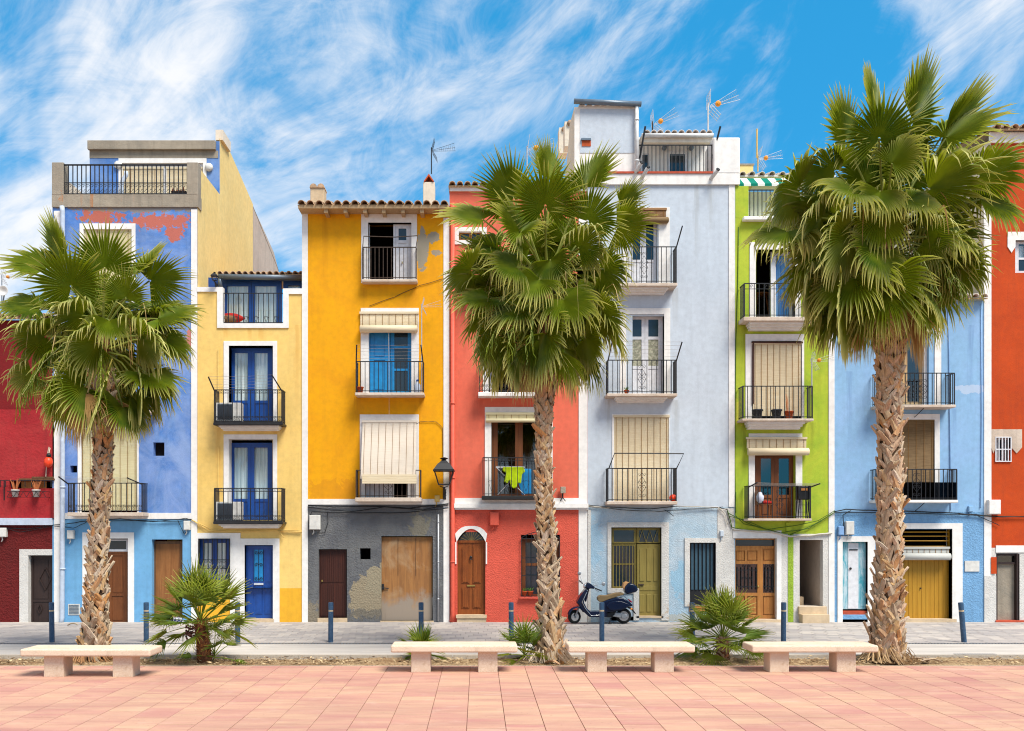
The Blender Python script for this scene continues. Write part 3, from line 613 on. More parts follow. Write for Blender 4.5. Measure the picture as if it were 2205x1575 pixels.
def pot(label, px, y, z, r=.11, hgt=.2, mat='terracotta', plant=None, group=None, name='flower_pot', n=14, spread=.1, ph=.22):
    t = thing(name, label, 'flower pot', (X(px, y), y, z), group); x = X(px, y); m = MB()
    m.lathe((x, y, z), [(r * .68, 0), (r * .95, hgt * .85), (r * 1.08, hgt * .85), (r * 1.08, hgt), (r * .92, hgt), (r * .9, hgt * .9)], 12); part('pot', m, mat, t, True)
    if plant:
        q = MB()
        for i in range(n):
            an = random.uniform(0, 2 * PI); s = random.uniform(.2, 1) * spread; b = (x + math.cos(an) * r * .4, y + math.sin(an) * r * .4, z + hgt * .88)
            q.tube([b, (b[0] + math.cos(an) * s * .5, b[1] + math.sin(an) * s * .5, b[2] + ph * .6), (b[0] + math.cos(an) * s, b[1] + math.sin(an) * s, b[2] + ph * random.uniform(.7, 1.1))], .010, 4, r1=.003)
        part('plant', q, plant, t, norm=False)
    return t
def antenna(label, px, py_base, py_top, y, flip=1, tilt=12, sc=1.0, mast_mat='alu', orange=True, mast=True, group='aerials on the roofs', metal='alu'):
    x, z0, z1 = X(px, y), Z(py_base, y), Z(py_top, y); t = thing('television_aerial', label, 'antenna', (x, y, z0), group)
    if mast: m = MB(); m.tube([(x, y, z0), (x, y, z1)], .022 * sc, 6); part('mast', m, mast_mat, t)
    tl = math.radians(tilt); ux, uz = flip * math.cos(tl), math.sin(tl); zc = z1 - .12 * sc; m = MB()
    P = lambda u, v, w=0: (x + ux * u - uz * flip * v * flip, y + w, zc + uz * u + ux * flip * v)
    for v0, v1 in ((0, 0), (.02, .16), (-.02, -.12)): m.tube([P(.05 * sc, v0 * sc), P(.85 * sc, v1 * sc)], .006 * sc, 5)
    part('boom', m, metal, t); m = MB()
    for k in range(9):
        u = (.3 + .065 * k) * sc
        for v in (0, .10 * u / sc * sc, -.08 * u): m.tube([P(u, v, -.09), P(u, v, .09)], .003 * sc, 4)
    part('directors', m, metal, t); m = MB()
    for s in (1, -1):
        for w in (-.2, -.07, .07, .2): m.tube([P(.02, .02 * s, w * sc), P(.16 * sc, s * .36 * sc, w * sc)], .007 * sc, 4)
        for f in (.3, .6, .95): m.tube([P(.16 * f * sc, s * .36 * f * sc, -.2 * sc), P(.16 * f * sc, s * .36 * f * sc, .2 * sc)], .006 * sc, 4)
    part('reflector', m, metal, t)
    if orange:
        m = MB(); c = P(.28 * sc, 0); m.lathe((c[0], c[1] - .05, c[2]), [(.03 * sc, 0), (.075 * sc, .03), (.075 * sc, .09), (.03 * sc, .12)], 8, axis='y'); part('dipole_box', m, 'plastic_orange', t)
    return t
# ================================================================ GROUND
def build_ground():
    m = MB(); m.quad((-400, -300, -.30), (400, -300, -.30), (400, 900, -.30), (-400, 900, -.30)); struct(part('ground', m, 'ground_sand', None))
    # pavement of grey pavers along the houses
    m = MB(); m.box(-26, 26, -4.55, .6, -.25, -.014); pav = struct(part('pavement', m, 'paver_bed', None)); m = MB()
    rows = 13; ph = 4.5 / rows; pw = .31
    for r in range(rows):
        off = (r * .37) % 1 * pw; x = -17.0 + off; y0 = -4.5 + r * ph
        while x < 17:
            z = random.uniform(-.003, .002); m.box(x + .004, x + pw - .004, y0 + .004, y0 + ph - .004, -.013, z); x += pw
    struct(part('paver', m, 'paver', pav), 'stuff')
    m = MB(); m.box(-26, 26, -6.72, -4.66, -.25, -.010); struct(part('road', m, 'road_concrete', None))
    m = MB(); m.box(-26, 26, -4.655, -4.555, -.2, -.03); dr = struct(part('drain_channel', m, 'plastic_black', None)); m = MB()
    x = -14.0
    while x < 14: m.box(x, x + .035, -4.65, -4.56, -.029, -.006); x += .07
    struct(part('drain_grate', m, 'grey_metal', dr), 'stuff')
    # kerb stones between road and planting strip
    m = MB(); m.box(-26, 26, -6.84, -6.722, -.25, -.02); kb = struct(part('kerb', m, 'kerb_stone', None)); q = MB(); q.box(-.495, .495, -.055, .055, -.01, .055); me = q.mesh('kerb_block', 'kerb_stone')
    for i in range(-13, 14): link('kerb_block', me, kb, (i + random.uniform(-.002, .002), -6.78 + random.uniform(-.004, .004), -.01))
    # planting strip of dry earth
    m = MB(); nx, ny = 260, 12; P = []
    for j in range(ny + 1):
        for i in range(nx + 1):
            x, y = -13 + 26 * i / nx, -7.86 + 1.02 * j / ny; e = min(j, ny - j) / ny
            P.append((x, y, -.035 + min(.06, e * .35) * (.5 + .5 * math.sin(x * 1.7 + 2 * math.sin(x * .6))) + random.uniform(-.012, .012)))
    m.add(P, [(j * (nx + 1) + i, j * (nx + 1) + i + 1, (j + 1) * (nx + 1) + i + 1, (j + 1) * (nx + 1) + i) for j in range(ny) for i in range(nx)])
    m.quad((-40, -7.86, -.05), (-13, -7.86, -.05), (-13, -6.84, -.05), (-40, -6.84, -.05)); m.quad((13, -7.86, -.05), (40, -7.86, -.05), (40, -6.84, -.05), (13, -6.84, -.05))
    soil = struct(part('planting_strip', m, 'soil', None, True)); m = MB()
    for i in range(5200):
        x, y = random.uniform(-11.5, 11.8), -7.35 + random.gauss(0, .22); y = max(-7.82, min(-6.88, y)); s = random.uniform(.006, .022) * (1.6 if random.random() < .15 else 1); a = random.uniform(0, PI); z = random.uniform(-.01, .035); l = s * random.uniform(1, 3.2)
        c, d = math.cos(a), math.sin(a)
        m.add([(x - c * l, y - d * l, z), (x + d * s * .6, y - c * s * .6, z + s * .8), (x + c * l, y + d * l, z + s * random.uniform(0, 1)), (x - d * s * .6, y + c * s * .6, z + s * .3)], [(0, 1, 2), (0, 2, 3)])
    struct(part('dry_litter', m, 'litter', None, norm=False), 'stuff')['label'] = 'dry leaf litter scattered over the earth strip'
    # promenade tiles
    m = MB(); m.box(-26, 26, -60, -7.93, -.25, -.016); pz = struct(part('promenade', m, 'tile_bed', None)); m = MB(); m.box(-26, 26, -7.925, -7.865, -.2, -.004); struct(part('edging', m, 'kerb_stone', pz))
    tw, td = .495, .66; q = MB(); g = .003
    q.add([(-tw / 2 + g, -td / 2 + g, -.014), (tw / 2 - g, -td / 2 + g, -.014), (tw / 2 - g, td / 2 - g, -.014), (-tw / 2 + g, td / 2 - g, -.014), (-tw / 2 + g + .002, -td / 2 + g + .002, 0), (tw / 2 - g - .002, -td / 2 + g + .002, 0), (tw / 2 - g - .002, td / 2 - g - .002, 0), (-tw / 2 + g + .002, td / 2 - g - .002, 0)],
          [(4, 5, 6, 7), (0, 1, 5, 4), (1, 2, 6, 5), (2, 3, 7, 6), (3, 0, 4, 7)])
    me = q.mesh('paving_tile', 'promenade_tile'); spots = []
    for c in range(-30, 31):
        x = .10 + c * tw; o = ((c * 5) % 3) / 3 * td
        for r in range(-2, 12):
            y = -7.93 - o - (r + .5) * td
            if y + td / 2 > -7.93:
                continue
            D = D0 + y; px = CX + x * FPX / max(D, 1); edge = (tw / 2) * FPX / D
            if D < 9.5 or abs(px - 1102) > 1103 + edge + 190: continue
            spots.append((D, x, y, abs(px - 1102) < 1103 + edge and D > 11.1))
    vis = sorted([s for s in spots if s[3]])[:300]; rest = [s for s in spots if s not in vis]
    for D, x, y, _ in vis: link('paving_tile', me, pz, (x, y, random.uniform(-.0015, .0015)), (random.uniform(-.002, .002), random.uniform(-.002, .002), random.uniform(-.002, .002)))
    m = MB()
    for D, x, y, _ in rest: m.add([(v.co.x + x, v.co.y + y, v.co.z) for v in me.vertices], [tuple(p.vertices) for p in me.polygons])
    struct(part('far_tile', m, 'promenade_tile', pz), 'stuff')
    # part tiles along the edging
    m = MB()
    for c in range(-30, 31):
        x = .10 + c * tw; o = ((c * 5) % 3) / 3 * td
        if o > .01: m.box(x - tw / 2 + g, x + tw / 2 - g, -7.93 - o + g, -7.93 - g, -.014, 0)
    struct(part('edge_tile', m, 'promenade_tile', pz), 'stuff')
build_ground()
# ================================================================ HOUSES
def house_crimson():
    h = hroot('crimson_house', 'low crimson house with dark red ground floor at the far left', 40)
    body(h, -420, 117, 690, 'crimson_dark')
    wall(h, -420, 117, 690, 882, 'crimson_dark', y=.02, name='upper_wall'); wall(h, -420, 117, 882, 1118, 'crimson', [(20, 117, 1036, 1052)], name='wall', depth=1.2)
    strip(h, -420, 115, 1116, 1131, 'pipe_blue', .10, 'cornice'); wall(h, -420, 113, 1131, 1349, 'maroon_rough', [(60, 113, 1194, 1349)], name='ground_floor_wall')
    surround(h, (43, 113, 1183, 1349), (62, 113, 1196, 1349), 'white_rough', .035)
    # loggia behind the parapet slot: dark room with a wooden crate front
    room(h, 20, 117, 1036, 1052, .3, .9); m = MB(); m.pbox(46, 100, .06, .09, 1037, 1052, yr=.06); part('timber_front', m, 'oak_wood', h)
    m = MB(); m.pbox(44, 119, -.09, .05, 1031, 1034, yr=0); m.pbox(70, 117, -.05, .05, 1027, 1030, yr=0); part('timber_ledge', m, 'brown_wood', h)
    m = MB(); m.pbox(114, 117, -.09, .0, 1052, 1116, yr=0); part('parapet_return', m, 'crimson_dark', h)
    m = MB(); y = -.10
    for px in (1, 12, 25, 40, 54, 68, 82, 96, 110): m.pbox(px - .6, px + .6, y - .008, y + .008, 1036, 1049, yr=y)
    m.pbox(-30, 116, y - .008, y + .008, 1034.5, 1036, yr=y); m.pbox(8, 10, y - .01, y + .01, 1036, 1078, yr=y); part('railing', m, 'iron', h)
    joinery(h, 'door', 63, 113, 1197, 1346, .12, 'choc_wood', 1, 5, ((.66, 'panel'), (.34, 'panel')))
    m = MB()
    for cz, s in ((1247, 24), (1312, 10)):
        cx = 97 if s > 20 else 85; pts = [(cx, cz - s), (cx + s * .52, cz), (cx, cz + s), (cx - s * .52, cz)]
        for a, b in zip(pts, pts[1:] + pts[:1]): m.tube([(X(a[0], .1), .112, Z(a[1], .1)), (X(b[0], .1), .112, Z(b[1], .1))], .012, 4)
    part('diamond_moulding', m, 'choc_wood', h)
    tile_roof(h, X(-420), X(117), Z(690) + .02, -.15, 'tile_clay', rows=2)
    return h
def house_cobalt():
    h = hroot('cobalt_house', 'tall cobalt blue house with peeling paint and rooftop terrace', 270)
    P = .0
    bl = body(h, 113, 425, 447, 'straw_side', 9.0, top=False)
    wall(h, 113, 425, 440, 1112, 'cobalt', [(174, 290, 482, 650), (176, 296, 925, 1108), (236, 290, 740, 885), (330, 354, 953, 982), (151, 166, 1003, 1018)], name='upper_wall')
    wall(h, 113, 425, 1112, 1347, 'azure', [(192, 276, 1160, 1347), (327, 393, 1162, 1336)], name='ground_floor_wall')
    strip(h, 117, 137, 455, 1347); strip(h, 412, 424.5, 452, 1347); strip(h, 137, 412, 1105, 1118, proud=.015, name='band')
    # concrete terrace: fascia, corner piers, railing
    m = MB(); m.box(X(113), X(427), -.04, .3, Z(447), Z(420)); part('terrace_fascia', m, 'concrete', h)
    for a, b in ((113, 138), (403, 427)): m = MB(); m.box(X(a), X(b), -.045, .26, Z(421), Z(351)); part('terrace_pier', m, 'concrete', h, bevel=.015)
    m = MB(); zt, zb = Z(356), Z(419); m.box(X(138), X(403), -.02, .02, zt - .012, zt + .02); m.box(X(138), X(403), -.015, .015, zb, zb + .025); m.box(X(138), X(403), -.012, .012, Z(395), Z(395) + .02)
    for i in range(29): x = X(138) + (X(403) - X(138)) * i / 28; m.box(x - .011, x + .011, -.011, .011, zb, zt)
    for i in range(28):
        x = X(138) + (X(403) - X(138)) * (i + .5) / 28; m.tube(spiral(x - .02, Z(401), .055, 1.2, 0, 1, 0, 9), .007, 4); m.tube(spiral(x + .02, Z(411), .055, 1.2, PI, 1, 0, 9), .007, 4)
    part('terrace_railing', m, 'iron', h)
    # terrace floor, sloping parapets and the set-back attic
    y1 = 2.13; xr = X(425); xl = X(113); zt = Z(355); za = Z(440) + .2
    m = MB(); m.box(xl + .01, xr - .01, .31, y1, za - .15, za); part('terrace_floor', m, 'concrete', h)
    m = MB(); m.box(xr - .22, xr, .262, y1 + .02, za - .6, zt - .02, 0); part('terrace_parapet', m, 'straw_side', h); m = MB(); m.box(xl, xl + .2, .262, y1 + 1.0, za - .6, zt - .25); part('terrace_parapet', m, 'cream_side', h)
    axl, axr = X(193, y1), xr + .001; zt2 = 13.84
    m = MB(); wx0, wx1, wz0, wz1 = X(256, y1), X(441, y1), za, Z(342, y1)
    m.quad((axl, y1, za), (wx0, y1, za), (wx0, y1, zt2), (axl, y1, zt2)); m.quad((wx1, y1, za), (axr, y1, za), (axr, y1, zt2), (wx1, y1, zt2)); m.quad((wx0, y1, wz1), (wx1, y1, wz1), (wx1, y1, zt2), (wx0, y1, zt2)); part('attic_wall', m, 'cobalt', h, norm=False)
    # attic and rear flank: yellow limewash, then bare render, roof falling to the rear
    m = MB(); prof = [(.0, 8.5), (.0, 12.0), (y1, 12.0), (y1, 13.95), (2.6, 14.05), (3.35, 13.98), (6.1, 13.40), (6.1, 8.0)]
    m.add([(axr, y_, z_) for y_, z_ in prof], [tuple(range(len(prof)))]); part('flank_wall', m, 'straw_side', h, norm=False)
    m = MB(); prof = [(6.1, 8.0), (6.1, 13.36), (8.0, 13.0), (9.3, 12.75), (10.1, 12.3), (10.1, 8.0)]; m.add([(axr - .01, y_, z_) for y_, z_ in prof], [tuple(range(len(prof)))]); part('rear_flank', m, 'grey_side', h, norm=False)
    m = MB(); m.quad((axl, y1, zt2), (axr, y1, zt2), (axr, 6.1, 13.35), (axl, 6.1, 13.35)); m.quad((axl, y1, za), (axl, 6.1, za), (axl, 6.1, 13.35), (axl, y1, zt2)); m.quad((axl, 6.1, 13.35), (axr, 6.1, 13.35), (axr, 10.1, 12.3), (axl, 10.1, 12.3)); part('attic_roof', m, 'concrete', h, norm=False)
    m = MB(); m.box(axl - .02, axr - .1, y1 - .12, y1 - .002, Z(325, y1), Z(306, y1)); part('attic_fascia', m, 'concrete', h, bevel=.01)
    m = MB(); m.box(axl, X(470, y1), y1 - .012, y1 - .003, Z(341, y1), Z(325, y1) - .002); part('render_band', m, 'concrete', h)
    m = MB(); m.box(X(463, y1), X(489, y1 + .5), y1 + .05, y1 + .9, 13.9, 14.2); part('chimney', m, 'cream_side', h)
    m = MB(); a = dict(yr=y1); m.pbox(256, 445, y1 - .03, y1 + .1, 342, 352, **a); m.pbox(256, 263, y1 - .03, y1 + .1, 352, 422, **a); m.pbox(438, 445, y1 - .03, y1 + .1, 352, 422, **a); part('attic_surround', m, 'white_paint', h)
    blind(h, 264, 352, 364, 424, y1 + .05, 'blind_cream', 2, head=True); blind(h, 358, 438, 364, 424, y1 + .05, 'blind_cream', 2); m = MB(); m.pbox(264, 438, y1 + .03, y1 + .1, 352, 363, **a); m.pbox(352.5, 357.5, y1, y1 + .1, 363, 424, **a); part('window_frame', m, 'white_joinery', h)
    for px in (256, 451): m = MB(); m.lathe((X(px, y1), y1 - .1, Z(362 if px > 300 else 357, y1)), [(.05, 0), (.12, .03), (.12, .08), (.06, .1)], 10, axis='y'); part('wall_lamp', m, 'plastic_white', h, True)
    pipe(h, [(212, 310, y1 - .2), (213, 318, y1 - .2), (204, 332, y1 - .2), (202, 345, y1 - .2), (202, 420, y1 - .2)], .06, 'pipe_blue', collars=()); pipe(h, [(137, 447, -.1), (138, 458), (138, 780), (138, 1118), (137, 1330), (134, 1345)], .062, 'pipe_blue', y=-.09, collars=((138, 1050), (138, 600), (138, 1225)))
    # openings
    surround(h, (172, 292, 482, 652), (180, 284, 494, 652)); blind(h, 180, 284, 490, 640, .05, 'blind_yellow', 5)
    room(h, 236, 290, 740, 885, .25); joinery(h, 'window', 238, 288, 742, 885, .12, 'chestnut_wood', 2, 5, ((1.0, 'glass_dark'),)); balcony(h, 190, 330, 820, 884, .35, 6, 12, 'bottom')
    surround(h, (168, 299, 915, 1108), (176, 296, 925, 1108)); blind(h, 173, 297, 912, 1100, .03, 'blind_yellow', 8); balcony(h, 148, 306, 1041, 1104, .42, 8, 14, 'bottom', arms=((-.22, .17), (-.36, .14)))
    for a in ((330, 354, 953, 982), (151, 166, 1003, 1018)):
        m = MB(); m.pbox(a[0] - 1, a[1] + 1, .2, .22, a[2] - 1, a[3] + 1, yr=.2); part('niche_back', m, 'dark_room', h)
    surround(h, (178, 289, 1147, 1347), (192, 276, 1160, 1347)); joinery(h, 'door', 193, 275, 1188, 1344, .16, 'chestnut_wood', 2, 6, ((.6, 'panel'), (.4, 'panel'))); joinery(h, 'fanlight', 193, 275, 1162, 1185, .16, 'white_joinery', 1, 2, ((1, 'glass_dark'),)); m = MB(); m.pbox(192, 276, .15, .28, 1185, 1188, yr=.15); part('transom', m, 'white_joinery', h)
    m = MB(); m.pbox(328, 335, .18, .24, 1166, 1335, yr=.18); m.pbox(387, 393, .18, .24, 1166, 1335, yr=.18); m.pbox(335, 387, .18, .24, 1166, 1172, yr=.18); fr = part('boarded_door', m, 'brown_wood', h); m = MB(); m.pbox(335, 387, .2, .22, 1172, 1335, yr=.2); part('board', m, 'brown_ply', fr)
    m = MB(); m.pbox(326, 394, -.09, .2, 1330, 1336, yr=0); m.pbox(320, 400, -.05, .2, 1337, 1347, yr=0); part('threshold', m, 'blue_tile', h)
    m = MB(); m.pbox(147, 172, -.012, .01, 1301, 1325, yr=0); g = part('vent_grille', m, 'plastic_white', h); m = MB()
    for i in range(7): m.pbox(149, 170, -.02, -.013, 1303 + i * 3, 1304.6 + i * 3, yr=0)
    part('grille_bars', m, 'grey_metal', g)
    return h
def house_straw():
    h = hroot('straw_yellow_house', 'pale yellow house with cobalt blue doors and two black balconies', 540)
    body(h, 425, 652, 700, 'straw', 9)
    A = (503, 585, 753, 906); B = (502, 585, 957, 1120); Wn = (427, 496, 1160, 1264); Dr = (527, 588, 1174, 1337)
    # stepped parapet with the terrace cut-out
    wall(h, 425, 652, 700, 1148, 'straw', [(493, 588, 745, 908), (492, 587, 945, 1120)], name='wall'); wall(h, 425, 472, 627, 700, 'straw', name='parapet_wall'); wall(h, 622, 652, 627, 700, 'straw', name='parapet_wall')
    m = MB(); a = dict(yr=0); m.pbox(425, 480, -.03, .16, 619, 629, **a); m.pbox(468, 480, -.03, .16, 629, 697, **a); m.pbox(468, 622, -.03, .16, 697, 707, **a); m.pbox(610, 622, -.03, .16, 622, 697, **a); m.pbox(622, 651, -.03, .16, 622, 634, **a); part('parapet_trim', m, 'white_paint', h)
    m = MB(); m.box(X(426), X(651), .16, 1.2, Z(708), Z(703)); part('terrace_floor', m, 'concrete', h)
    m = MB(); yy = .06; zt, zb = Z(632, yy), Z(696, yy); m.box(X(479), X(611), yy - .01, yy + .01, zt - .01, zt + .012); m.box(X(479), X(611), yy - .008, yy + .008, zb, zb + .02)
    for i in range(13):
        x = X(480) + (X(610) - X(480)) * i / 12; m.box(x - .009, x + .009, yy - .009, yy + .009, zb, zt)
        if i % 2 == 0 and i < 12: x += .065; m.tube(spiral(x - .03, zb + .16, .03, 1, 0, 1, yy, 7), .006, 4); m.tube(spiral(x + .03, zb + .16, .03, 1, PI, -1, yy, 7), .006, 4); m.tube([(x - .06, yy, zb + .16), (x, yy, zb + .03)], .006, 4); m.tube([(x + .06, yy, zb + .16), (x, yy, zb + .03)], .006, 4)
    part('terrace_railing', m, 'iron', h)
    ys = 1.0; joinery(h, 'glazed_door', 477, 606, 606, 704, ys, 'blue_joinery', 2, 7, ((1.0, 'glass_clear'),)); sheet_part(h, 'curtain', 482, 600, 612, 702, ys + .06, 'curtain', .03, 26); joinery(h, 'side_window', 610, 655, 606, 704, ys, 'blue_joinery', 1, 6, ((1.0, 'glass_clear'),)); sheet_part(h, 'curtain', 614, 650, 612, 702, ys + .12, 'curtain', .03, 8)
    m = MB(); m.pbox(425, 477, ys, ys + .1, 598, 710, yr=ys); m.pbox(477, 655, ys, ys + .1, 598, 605.5, yr=ys); part('terrace_wall', m, 'blue_joinery', h)
    tile_roof(h, X(474, ys), X(660, ys), Z(596, ys), ys - .25, 'tile_clay', rows=2, r=.07, spacing=.17, slope=8, depth=3.2, deck='pale_beam')
    m = MB(); m.tube([(X(471, .7), .7, Z(596, .7)), (X(652, .7), .7, Z(599, .7))], .075, 10); m.tube([(X(473, .7), .7, Z(596, .7)), (X(474, .7), .7, Z(612, .7)), (X(476, .7), .9, Z(626, .7))], .05, 8); part('gutter', m, 'grey_metal', h, True)
    strip(h, 650.5, 663, 448, 1340)
    for (o, py, bt, bb) in ((A, 735, 840, 911), (B, 936, 1052, 1124)):
        surround(h, (482, 597, py, o[3] + 2), (493, 588, py + 10, o[3] + 2), depth=.3); joinery(h, 'french_door', o[0] - 9, o[1] + 2, o[2] - 3, o[3], .26, 'blue_joinery', 2, 7, ((.77, 'glass_clear'), (.23, 'panel'))); sheet_part(h, 'curtain', o[0] - 6, o[1] - 1, o[2] + 3, o[2] + 118, .335, 'curtain', .03, 22)
        balcony(h, 462, 607, bt, bb, .45, 5, 15, 'bottom_thick', corbel=9, slabmat='iron', corbel_in=8, arms=((-.13, .33), (-.24, .38)) if o is A else None, sides=4)
        m = MB(); m.pbox(469, 473, -.03, .0, bt - 88, bt + 10, yr=0); part('conduit', m, 'straw', h)
        t = thing('air_conditioner', 'white air conditioner on the %s balcony of the pale yellow house' % ('upper' if o is A else 'lower'), 'air conditioner', (X(495, -.3), -.3, Z(bb)), 'air conditioners on the balconies')
        m = MB(); z0 = Z(bb, -.3) + .03; m.box(X(466, -.3), X(520, -.3), -.36, -.08, z0, z0 + .50); part('case', m, 'plastic_white', t, bevel=.015); m = MB(); m.box(X(470, -.3), X(503, -.3), -.375, -.362, z0 + .05, z0 + .46); g = part('grille', m, 'grey_metal', t); m = MB()
        for k in range(14): m.box(X(471, -.3), X(502, -.3), -.384, -.376, z0 + .07 + k * .028, z0 + .08 + k * .028)
        part('grille_slats', m, 'plastic_black', g); m = MB(); [m.box(x - .03, x + .03, -.34, -.1, z0 - .03, z0) for x in (X(473, -.3), X(512, -.3))]; part('feet', m, 'plastic_black', t)
    wall(h, 425, 652, 1148, 1267, 'straw', [Wn, (527, 588, 1174, 1267)], name='ground_floor_wall'); wall(h, 425, 652, 1267, 1342, 'marigold', [(527, 588, 1267, 1342)], name='plinth')
    m = MB(); m.pbox(412, 427, -.024, .3, 1148, 1300, **a); m.pbox(496, 518, -.024, .3, 1148, 1342, **a); m.pbox(427, 496, -.024, .3, 1148, 1160, **a); m.pbox(518, 602, -.024, .3, 1160, 1174, **a); m.pbox(518, 527, -.024, .3, 1174, 1342, **a); m.pbox(588, 602, -.024, .3, 1174, 1342, **a); part('surround', m, 'white_paint', h)
    m = MB(); m.pbox(424, 498, -.06, .28, 1262, 1267, **a); part('sill', m, 'white_paint', h)
    joinery(h, 'window', 428, 495, 1161, 1262, .16, 'blue_joinery', 2, 6, ((1.0, 'glass_clear'),)); sheet_part(h, 'curtain', 434, 492, 1165, 1260, .225, 'curtain', .03, 14)
    m = MB(); y = -.05
    for px in (429, 438, 448, 458, 468, 478, 487, 494): m.pbox(px - .9, px + .9, y - .008, y + .008, 1161, 1264, yr=y)
    for py in (1161, 1206, 1225, 1262): m.pbox(428, 495, y - .008, y + .008, py - .8, py + .8, yr=y)
    for px in (434, 443, 453, 463, 473, 482, 490): m.tube(spiral(X(px, y), Z(1211, y), .045, 1.1, 0, 1, y, 8), .007, 4); m.tube(spiral(X(px, y), Z(1220, y), .045, 1.1, PI, 1, y, 8), .007, 4)
    part('window_grille', m, 'iron', h)
    t = thing('window_flowers', 'blue and pink flowers behind the grille of the blue window', 'flowers', (X(470), 0, Z(1258))); 
    for nm, mt, n in (('blue_flowers', 'flower_blue', 26), ('pink_flowers', 'flower_pink', 18), ('leaves', 'green_plant', 40)):
        m = MB()
        for i in range(n):
            c = (X(random.uniform(444, 490)), random.uniform(.02, .10), Z(random.uniform(1244, 1254) if nm != 'leaves' else random.uniform(1250, 1262))); s = random.uniform(.02, .04)
            m.add([(c[0] - s, c[1], c[2]), (c[0], c[1] - s, c[2] - s), (c[0] + s, c[1], c[2]), (c[0], c[1] + s, c[2] + s), (c[0], c[1] - s, c[2] + s)], [(0, 1, 2), (2, 3, 0), (0, 1, 4), (1, 2, 4), (2, 3, 4), (3, 0, 4)])
        part(nm, m, mt, t)
    m = MB(); m.pbox(444, 492, -.02, .13, 1257, 1262, yr=0); part('trough', m, 'plastic_white', t)
    # panelled blue street door
    m = MB(); m.pbox(527, 588, .14, .2, 1175, 1333, yr=.14); dr = part('street_door', m, 'blue_joinery', h)
    for (p0, p1, q0, q1) in ((531, 543, 1182, 1255), (572, 584, 1182, 1255), (531, 545, 1262, 1323), (550, 565, 1262, 1323), (570, 584, 1262, 1323)):
        m = MB(); m.pbox(p0, p1, .128, .141, q0, q1, yr=.13); m.pbox(p0 + 2.5, p1 - 2.5, .12, .129, q0 + 3, q1 - 3, yr=.13); part('panel', m, 'blue_joinery', dr)
    m = MB(); m.pbox(547, 567, .132, .142, 1184, 1252, yr=.13); part('pane', m, 'turquoise_joinery', dr); m = MB(); y = .125
    for px in (547, 557, 567): m.tube([(X(px, y), y, Z(1184, y)), (X(px, y), y, Z(1252, y))], .008, 4)
    for py, s in ((1190, 1), (1217, -1), (1246, 1)):
        for sx in (-1, 1): m.tube(spiral(X(557 + sx * 5, y), Z(py, y), .055, 1.2, 0 if sx < 0 else PI, sx * s, y, 9), .008, 4)
    part('door_grille', m, 'iron', dr); m = MB(); m.pbox(547, 567, .11, .14, 1256, 1260, yr=.12); part('letter_plate', m, 'mail_plate', dr); m = MB(); m.pbox(526, 590, -.03, .25, 1333, 1342, **a); part('doorstep', m, 'beige_stone', h)
    return h
def lantern(label, px, py0, py1, y, sc=1.0, name='wall_lantern', stem=True):
    t = thing(name, label, 'lantern', (X(px, y), y, Z(py1, y))); x = X(px, y); top, bot = Z(py0, y), Z(py1, y); H = top - bot; q = lambda f: bot + H * f
    def ring(r0, z0, r1, z1, mt, nm):
        m = MB(); P = [(x + r * math.cos(PI / 4 + PI / 2 * k), y + r * math.sin(PI / 4 + PI / 2 * k), z) for r, z in ((r0, z0), (r1, z1)) for k in range(4)]
        m.add(P, [(0, 1, 5, 4), (1, 2, 6, 5), (2, 3, 7, 6), (3, 0, 4, 7), (3, 2, 1, 0), (4, 5, 6, 7)]); return part(nm, m, mt, t)
    W = H * .24; ring(W * 1.42, q(.70), W * .80, q(.85), 'iron', 'hood'); ring(W * .7, q(.855), W * .25, q(.94), 'iron', 'cap'); m = MB(); m.lathe((x, y, q(.94)), [(W * .22, 0), (W * .45, H * .035), (W * .1, H * .06)], 8); part('finial', m, 'iron', t)
    m = MB(); m.box(x - W * 1.05, x + W * 1.05, y - W * 1.05, y + W * 1.05, q(.66), q(.695)); part('rim', m, 'iron', t)
    fr = MB(); g = MB(); a0, a1 = W * .92, W * .55; z1, z0 = q(.66), q(.36)
    for sx, sy in ((1, 1), (-1, 1), (-1, -1), (1, -1)): fr.tube([(x + sx * a0, y + sy * a0, z1), (x + sx * a1, y + sy * a1, z0)], .018 * sc, 4)
    fr.box(x - a1 * 1.05, x + a1 * 1.05, y - a1 * 1.05, y + a1 * 1.05, z0 - .03 * sc, z0); part('frame', fr, 'iron', t)
    for (p, r) in (((1, 1), (-1, 1)), ((-1, 1), (-1, -1)), ((-1, -1), (1, -1)), ((1, -1), (1, 1))):
        g = MB(); g.quad((x + p[0] * a0 * .96, y + p[1] * a0 * .96, z1), (x + r[0] * a0 * .96, y + r[1] * a0 * .96, z1), (x + r[0] * a1 * .96, y + r[1] * a1 * .96, z0), (x + p[0] * a1 * .96, y + p[1] * a1 * .96, z0)); part('glass', g, 'glass_lamp', t, norm=False)
    m = MB()
    for sx in (-1, 1): m.tube([(x + sx * W * .35, y, z0 - .02), (x + sx * W * .42, y, q(.31)), (x, y, q(.27))], .012 * sc, 5)
    if stem:
        m.tube([(x, y, q(.27)), (x, y * .6, q(.12)), (x, -.01, q(.02))], .03 * sc, 6)
        for f in (.08, .15, .22): m.tube(spiral(x + .02, q(f), .035 * sc, 1, 0, 1, y * .6 * (1 + f), 7), .012 * sc, 4)
        m.box(x - .04, x + .04, -.03, -.0, q(0), q(.24))
    part('bracket', m, 'iron', t); return t
